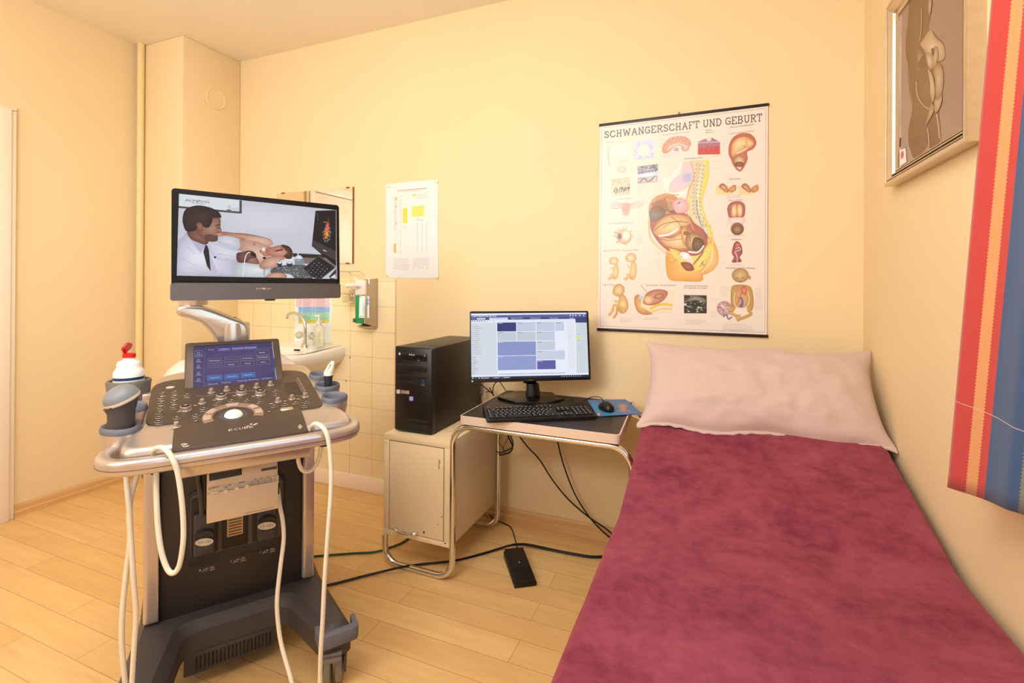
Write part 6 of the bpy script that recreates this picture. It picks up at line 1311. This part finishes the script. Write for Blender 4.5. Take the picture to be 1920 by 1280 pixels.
for k in range(40): a = r5.uniform(0, 6.28); l = r5.uniform(0, 26); P.ell(583+l*math.cos(a), 772+l*.9*math.sin(a), 2.2, 1.6, r5.choice([(70, 46, 30), (176, 130, 84)]), None, 12, n=6)
for k in range(60): t = r5.random(); P.ell(648-18*abs(math.sin(t*3.1))+r5.uniform(-8, 8)-(40*max(0, t-.75)*4), 700+190*t, 2.4, 2, r5.choice([(250, 230, 140), (206, 160, 50)]), None, 12, n=6)
for k in range(40): P.ell(r5.uniform(440, 500), r5.uniform(812, 868), 2.4, 2, r5.choice([(252, 236, 150), (206, 160, 50)]), None, 12, n=6)
obj('poster_print', P.mb, attr_mat('poster_ink', 0, .45, .5, .35, croughness=.18), po)

# ------------------------------------------------------------------ framed picture on the right wall
fr_ = thing('picture_frame', 'silver wooden frame with sepia photo print of a pregnant figure on the right wall', 'picture', (XR, 1.64, 1.525))
fy0, fy1, fz0, fz1 = 1.372, 1.925, 1.522, 2.10
FM = attr_mat('x_') if False else mat('aged_silver_leaf', (214, 200, 180), .24, .9, bump=.25, bscale=60, var=.12, vscale=40)
prof = [(.0, .0), (.034, .0), (.036, .003), (.036, .012), (.0345, .0125), (.0345, .014), (.036, .0145), (.033, .019), (.024, .027), (.022, .0275), (.022, .029), (.026, .0300), (.025, .034), (.018, .038), (.016, .0385), (.016, .0400), (.019, .0405), (.014, .048), (.004, .048), (.0, .046)]
DKF = {4, 5, 9, 10, 14, 15}
mb = MB(); rings = []
for cy_, cz_, sy, sz in ((fy0, fz0, 1, 1), (fy1, fz0, -1, 1), (fy1, fz1, -1, -1), (fy0, fz1, 1, -1)):
    rings.append([Vector((XR-d, cy_+sy*w_, cz_+sz*w_)) for d, w_ in prof])
n_ = len(prof)
for k in range(4):
    a, b_ = rings[k], rings[(k+1) % 4]; 
    for i in range(n_-1): mb.cur = 1 if i in DKF else 0; mb.add([a[i], a[i+1], b_[i+1], b_[i]], [(0, 1, 2, 3)])
obj('frame', mb, [FM, mat('frame_groove', (70, 52, 38), .5)], fr_, smooth=0)
obj('backing', MB().box(XR-.006, XR-.001, fy0+.01, fy1-.01, fz0+.01, fz1-.01), BLACK, fr_)
P = Print((XR-.0095, 0, 0), (1, 0, 0), (1, .82, .62)).view(1660, 0, 3.658); P.step = 2e-4
Yp = lambda y, z: (y, z)
sh = [Vector((XR-.0095, y, z)) for y, z in ((fy0+.044, fz0+.044), (fy1-.044, fz0+.044), (fy1-.044, fz1-.044), (fy0+.044, fz1-.044))]
P.mb.add([v.copy() for v in sh], [(0, 1, 2, 3)], [P.col(c) for c in ((150, 112, 86), (176, 140, 112), (160, 122, 96), (140, 104, 80))])
D1, D2, D3, SK = (120, 76, 42), (132, 88, 52), (150, 108, 70), (214, 176, 132)
P.blob([(170, -40), (260, -60), (318, -30), (322, 40), (312, 110), (300, 160), (302, 210), (330, 215), (352, 250), (400, 300), (412, 370), (405, 410), (370, 430), (396, 480), (402, 560), (388, 650), (392, 700), (370, 770), (372, 860), (376, 960), (350, 1000), (300, 1010), (292, 900), (290, 1000), (220, 1080), (190, 1080), (160, 980), (160, 880), (186, 740), (170, 600), (160, 460), (146, 400), (140, 300), (158, 120)], D1, D2, 1, ctr=(240, 500))
P.blob([(296, 215), (320, 212), (345, 255), (398, 305), (410, 370), (398, 408), (350, 428), (328, 470), (300, 400), (270, 350), (240, 300), (262, 270)], (170, 128, 88), SK, 2); P.blob([(222, 330), (262, 372), (250, 440), (222, 500), (218, 420)], D2, (170, 130, 92), 2)
P.blob([(262, 380), (300, 400), (290, 455), (240, 470), (222, 440)], D1, D1, 3); P.blob([(282, 362), (318, 370), (330, 430), (318, 476), (296, 460), (284, 410)], (150, 108, 70), SK, 4)
P.blob([(292, 470), (318, 500), (338, 570), (342, 650), (325, 705), (300, 745), (250, 700), (220, 640), (225, 560), (260, 500)], (124, 80, 46), (138, 96, 60), 3); P.blob([(292, 470), (322, 505), (340, 580), (342, 650), (325, 700), (310, 640), (308, 560)], (166, 124, 86), (206, 168, 124), 4)
P.blob([(345, 440), (375, 432), (398, 480), (402, 560), (390, 640), (360, 680), (346, 640), (342, 540), (332, 490)], (140, 98, 62), (200, 160, 116), 4)
P.blob([(330, 330), (360, 320), (368, 380), (352, 440), (330, 470), (326, 400)], (150, 108, 70), (196, 156, 114), 5); P.blob([(318, 335), (340, 335), (336, 380), (325, 375)], (96, 60, 34), (110, 70, 40), 6)
P.line([(216, 560), (222, 650), (262, 720), (306, 748)], 8, (190, 150, 108), 5, True); P.blob([(306, 745), (318, 705), (334, 715), (338, 760), (320, 800), (290, 850), (280, 850)], D2, (190, 150, 108), 6); P.blob([(342, 680), (370, 675), (392, 648), (390, 700), (372, 750), (348, 775), (338, 740)], (150, 108, 70), (196, 156, 112), 6)
P.line([(292, 880), (300, 930), (304, 1000)], 7, (196, 156, 112), 5, True); P.line([(356, 780), (368, 860), (376, 950)], 14, (176, 136, 94), 5, True); P.line([(252, 60), (252, 200), (232, 290)], 5, (190, 150, 108), 5, True); P.line([(158, 440), (154, 520), (176, 700)], 4, (176, 134, 94), 5, True)
P.blob([(300, 0), (320, 0), (318, 60), (304, 110), (298, 60)], (150, 108, 70), (196, 156, 112), 5)
P.poly([(104, 1030), (144, 1014), (150, 1110), (104, 1142)], (246, 226, 206), 8); P.blob([(112, 1046), (130, 1036), (130, 1074), (114, 1090)], (226, 120, 100), (206, 90, 80), 9)
def clampp(v): return Vector((v.x, min(max(v.y, fy0+.046), fy1-.046), min(max(v.z, fz0+.046), fz1-.046)))
P.mb.v = [clampp(v) for v in P.mb.v]
obj('photo_print', P.mb, attr_mat('photo_paper', 0, .3, .4), fr_)
a_ = hit(1660+103/3.658, 945/3.658, (XR-.03, 0, 0), (1, 0, 0)); b2_ = hit(1660+101/3.658, 1010/3.658, (XR-.03, 0, 0), (1, 0, 0)); obj('pin', MB().tube([a_, b2_], .0018, 8), BLACK, fr_)

# ------------------------------------------------------------------ examination couch
BX0, BX1 = -.228, .50
bed = thing('examination_couch', 'narrow padded couch with raised head end, hidden under the wine red blanket', 'couch', (.13, 1.25, 0))
def bz_(y): return .545+max(0, y-1.42)*.27
cr = mat('couch_vinyl', (214, 196, 170), .5)
mb = MB().loft([[Vector((x, y, z)) for x, z in ((BX0+.02, .475), (BX1-.02, .475), (BX1-.02, .535), (BX0+.02, .535))] for y in (.30, 1.42)]); obj('mattress', mb, cr, bed, bevel=.012)
mb = MB().loft([[Vector((x, y, z)) for x, z in ((BX0+.02, b0), (BX1-.02, b0), (BX1-.02, b1), (BX0+.02, b1))] for y, b0, b1 in ((1.425, .475, .535), (2.27, .703, .763))]); obj('headrest', mb, cr, bed, bevel=.01)
mb = MB().box(BX0+.05, BX1-.05, .33, 1.42, .43, .474); obj('couch_frame', mb, CHROME, bed, bevel=.003)
for x in (BX0+.07, BX1-.07):
    for y in (.40, 2.1): obj('leg', MB().tube([(x, y, 0), (x, y, .46 if y < 1 else .63)], .018, 12), CHROME, bed)
obj('headrest_strut', MB().box(BX0+.06, BX1-.06, 1.4, 2.12, .44, .465), CHROME, bed, bevel=.003)
# blanket
nx, ny = 74, 120; mb = MB(); vs = []; xs = []
for i in range(nx+1): xs.append(i/nx)
def bl(u, v):
    y = .26+v*(2.285-.26); top = bz_(min(y, 2.28))+.012
    w_ = BX1-BX0; s = -.40+u*(w_+.40+.34)      # arc length across
    n1 = noise.noise(Vector((s*3, y*2.2, 1)))*.010+noise.noise(Vector((s*9, y*7, 5)))*.003
    rr_ = .018 if s < 0 else .035
    def over(d, z0, drop):     # d beyond the edge
        if d < rr_*1.57: a = d/rr_; return (rr_*math.sin(a), z0-rr_*(1-math.cos(a)))
        return (rr_+(d-rr_*1.57)*(.06 if s > 0 else 0), z0-rr_-(d-rr_*1.57))
    if s < 0:
        dx, z = over(-s, top, .4); fold = .012*math.sin(y*9+2*noise.noise(Vector((y*3, 0, 0))))*min(1, -s*5)*max(0, min(1, (1.55-y)*4))
        return Vector((BX0-dx+rr_*0-abs(fold), y, max(z, .02)))
    if s > w_:
        dx, z = over(s-w_, top, .3); f2 = .006*math.sin(y*13)*min(1, (s-w_)*5); return Vector((min(BX1+dx*.7+f2, XR-.006), y, z))
    tuck = -.012*math.exp(-((y-1.42)/.12)**2)
    e = min(s, w_-s)
    return Vector((BX0+s, y, top+n1*min(1, e*12+.1)+tuck*0))
for j in range(ny+1):
    for i in range(nx+1): vs.append(bl(i/nx, j/ny))
mb.add(vs, [(j*(nx+1)+i, j*(nx+1)+i+1, (j+1)*(nx+1)+i+1, (j+1)*(nx+1)+i) for j in range(ny) for i in range(nx)])
BM, nt, b = nodes_mat('velour_blanket')
geo = N(nt, 'ShaderNodeNewGeometry'); 
n1_ = N(nt, 'ShaderNodeTexNoise'); n1_.inputs['Scale'].default_value = 7; n1_.inputs['Detail'].default_value = 9; n1_.inputs['Roughness'].default_value = .72; n1_.inputs['Distortion'].default_value = .25
nt.links.new(geo.outputs['Position'], n1_.inputs['Vector']); rg = N(nt, 'ShaderNodeMapRange'); rg.inputs[1].default_value = .37; rg.inputs[2].default_value = .64; n3_ = N(nt, 'ShaderNodeTexNoise'); n3_.inputs['Scale'].default_value = 34; n3_.inputs['Detail'].default_value = 5; mpx = N(nt, 'ShaderNodeMapping'); mpx.inputs['Scale'].default_value = (1, 1.15, 1); nt.links.new(geo.outputs['Position'], mpx.inputs['Vector']); nt.links.new(mpx.outputs[0], n3_.inputs['Vector'])
ad = N(nt, 'ShaderNodeMix'); ad.inputs[0].default_value = .26; nt.links.new(n1_.outputs['Fac'], ad.inputs[2]); nt.links.new(n3_.outputs['Fac'], ad.inputs[3]); nt.links.new(ad.outputs[0], rg.inputs[0])
n2_ = N(nt, 'ShaderNodeTexNoise'); n2_.inputs['Scale'].default_value = 420; nt.links.new(geo.outputs['Position'], n2_.inputs['Vector'])
cA = mixc(nt, rg.outputs[0], rgb(112, 42, 60), rgb(154, 74, 92)); cB = mixc(nt, n2_.outputs['Fac'], (.78, .78, .78, 1), (1.22, 1.22, 1.22, 1)); cC = mixc(nt, 1.0, cA, cB, 'MULTIPLY')
nt.links.new(cC, b.inputs['Base Color']); b.inputs['Roughness'].default_value = .9; b.inputs['Sheen Weight'].default_value = .35; b.inputs['Sheen Tint'].default_value = rgb(230, 140, 150); b.inputs['Specular IOR Level'].default_value = .1
bp = N(nt, 'ShaderNodeBump'); bp.inputs['Strength'].default_value = .5; bp.inputs['Distance'].default_value = .003; nt.links.new(n2_.outputs['Fac'], bp.inputs['Height']); nt.links.new(bp.outputs[0], b.inputs['Normal'])
o = obj('blanket', mb, BM, smooth=180); tag(o, 'wine red velour blanket spread over the whole couch', 'blanket')
md = o.modifiers.new('t', 'SOLIDIFY'); md.thickness = .006; md.offset = -1
# pillow leaning against the wall
PWC = Vector((.142, 2.025, .815))
mb = MB(); nu, nv = 56, 34; top_, bot_ = [], []
pu = Vector((1, .05, .0)).normalized()
pv = Vector((0, .26, .26)).normalized(); pn_ = pu.cross(pv)*-1
if pn_.y > 0: pn_ = -pn_
def pil(a, b_, side):
    # a,b in -1..1
    X = a*.388*(1-.035*(1-abs(b_)**2)*abs(a)**6); Y = b_*.180*(1-.05*math.cos(a*1.57)*abs(b_)**4*0)
    Y += .010*math.sin(a*7+1)*abs(b_)**6
    corner = (abs(a)**8)*(abs(b_)**6); X *= 1+.06*corner; Y *= 1+.13*corner
    t = max(0, (1-abs(a)**3.2))**.55*max(0, (1-abs(b_)**2.6))**.6
    th = .078*t
    wr_ = noise.noise(Vector((a*5, b_*3, 2)))*.010+noise.noise(Vector((a*14, b_*6, 7)))*.004+abs(noise.noise(Vector((a*4+b_*3, b_*9, 3))))*.008
    d = th+wr_*(t+.25)*(1 if side > 0 else .3)
    return PWC+pu*X+pv*Y+pn_*(d*side*(1.0 if side > 0 else .62))
def gridp(side): return [[pil(-1+2*i/nu, -1+2*j/nv, side) for i in range(nu+1)] for j in range(nv+1)]
F_, B_ = gridp(1), gridp(-1); vs = [p for r_ in F_ for p in r_]; o1 = len(vs); vs += [p for r_ in B_ for p in r_]; W1 = nu+1
fs = [(j*W1+i, j*W1+i+1, (j+1)*W1+i+1, (j+1)*W1+i) for j in range(nv) for i in range(nu)]; fs += [(o1+j*W1+i, o1+(j+1)*W1+i, o1+(j+1)*W1+i+1, o1+j*W1+i+1) for j in range(nv) for i in range(nu)]
for i in range(nu): fs += [(i, o1+i, o1+i+1, i+1), (nv*W1+i, nv*W1+i+1, o1+nv*W1+i+1, o1+nv*W1+i)]
for j in range(nv): fs += [(j*W1, (j+1)*W1, o1+(j+1)*W1, o1+j*W1), (j*W1+nu, o1+j*W1+nu, o1+(j+1)*W1+nu, (j+1)*W1+nu)]
mb.add(vs, fs); mb.v = [Vector((min(v.x, XR-.004), min(v.y, DY-.006), v.z)) for v in mb.v]
pil_o = obj('pillow', mb, mat('pillow_linen', (206, 182, 176), .85, bump=.35, bscale=350, var=.03, vscale=20, sheen=.2), smooth=180, subd=1)
tag(pil_o, 'large pale pink pillow leaning against the wall at the head of the bed', 'pillow')
# seam flap along the lower edge
mb = MB(); rw = []
for i in range(41):
    a = -1+2*i/40; base = pil(a*.985, -1, 1); rw.append([base+pv*.012, base-pv*(.006+.007*math.sin(i*1.3)**2)+pn_*.006, base-pv*(.009+.006*math.sin(i*1.3)**2)+pn_*.003, base+pv*.004-pn_*.004])
mb.loft(rw, (True, True)); mb.v = [Vector((min(v.x, XR-.004), v.y, v.z)) for v in mb.v]
obj('pillowcase_hem', mb, mat('pillow_linen', (206, 182, 176), .85), pil_o, smooth=60)

# ------------------------------------------------------------------ curtain at the window
CM, nt, b = nodes_mat('striped_curtain_fabric')
uv = N(nt, 'ShaderNodeUVMap'); uv.uv_map = 'UV'; sp = N(nt, 'ShaderNodeSeparateXYZ'); nt.links.new(uv.outputs[0], sp.inputs[0])
def M_(op, a, b_=None):
    n = N(nt, 'ShaderNodeMath', operation=op)
    for i, v in enumerate((a, b_)):
        if v is None: continue
        if hasattr(v, 'node'): nt.links.new(v, n.inputs[i])
        else: n.inputs[i].default_value = v
    return n.outputs[0]
zig = M_('MULTIPLY', M_('SUBTRACT', M_('PINGPONG', sp.outputs[1], .0032), .0016), 1.2)
def stepu(edge, zz=False): return M_('GREATER_THAN', M_('ADD', sp.outputs[0], zig) if zz else sp.outputs[0], edge)
RD, OR, BL, BE, GR = rgb(198, 44, 38), rgb(224, 156, 96), rgb(30, 78, 130), rgb(118, 128, 108), rgb(26, 112, 76)
c = mixc(nt, stepu(.056, 1), RD, OR)
for e_, col_, z_ in ((.088, RD, 1), (.113, BL, 0), (.222, BE, 1), (.246, BL, 1), (.262, GR, 0), (.36, BL, 0), (.46, BE, 1), (.48, BL, 1)): c = mixc(nt, stepu(e_, z_), c, col_)
wv = N(nt, 'ShaderNodeTexWave'); wv.inputs['Scale'].default_value = 900; wv.bands_direction = 'DIAGONAL'; mw = N(nt, 'ShaderNodeMapping'); nt.links.new(uv.outputs[0], mw.inputs[0]); nt.links.new(mw.outputs[0], wv.inputs[0]); wv.inputs['Scale'].default_value = 260
hl = M_('LESS_THAN', M_('ABSOLUTE', M_('SUBTRACT', sp.outputs[1], .186)), .0006)
c = mixc(nt, M_('MULTIPLY', wv.outputs['Fac'], .05), c, (.9, .85, .8, 1)); c = mixc(nt, hl, c, rgb(206, 190, 170))
nt.links.new(c, b.inputs['Base Color']); b.inputs['Roughness'].default_value = .85; b.inputs['Sheen Weight'].default_value = .15
Lz = 2.40-.80; mb = MB(); nu, nv = 70, 50; UVS = []; vs = []
for j in range(nv+1):
    v = j/nv
    for i in range(nu+1):
        u = i/nu; s = u*.62; z_h = .792+.235*min(s, .5)*.9; z = z_h+v*(2.40-z_h)
        fl_ = 1-v*.35; ye = 1.276-(z-.79)*.165
        y = ye-s*(.98-.16*v); x = .452+.003*math.sin(s*30+4.7)+.012*math.sin(max(0, s-.20)*26)+.008*math.sin(s*11)+.010*v
        vs.append(Vector((x, y, z))); UVS.append((s, z-.79 if True else 0))
mb.add(vs, [(j*(nu+1)+i, j*(nu+1)+i+1, (j+1)*(nu+1)+i+1, (j+1)*(nu+1)+i) for j in range(nv) for i in range(nu)])
o = obj('curtain', mb, CM, smooth=180); tag(o, 'red, blue and green striped woven curtain hanging at the right wall', 'curtain')
me = o.data; ul = me.uv_layers.new(name='UV')
for lp_ in me.loops: ul.data[lp_.index].uv = UVS[lp_.vertex_index]
md = o.modifiers.new('t', 'SOLIDIFY'); md.thickness = .002
rodo = obj('curtain_rod', MB().tube([(.47, -1.3, 2.42), (.47, 1.15, 2.42)], .012, 12), CHROME); tag(rodo, 'chrome rod above the window carrying the striped curtain', 'curtain rod')
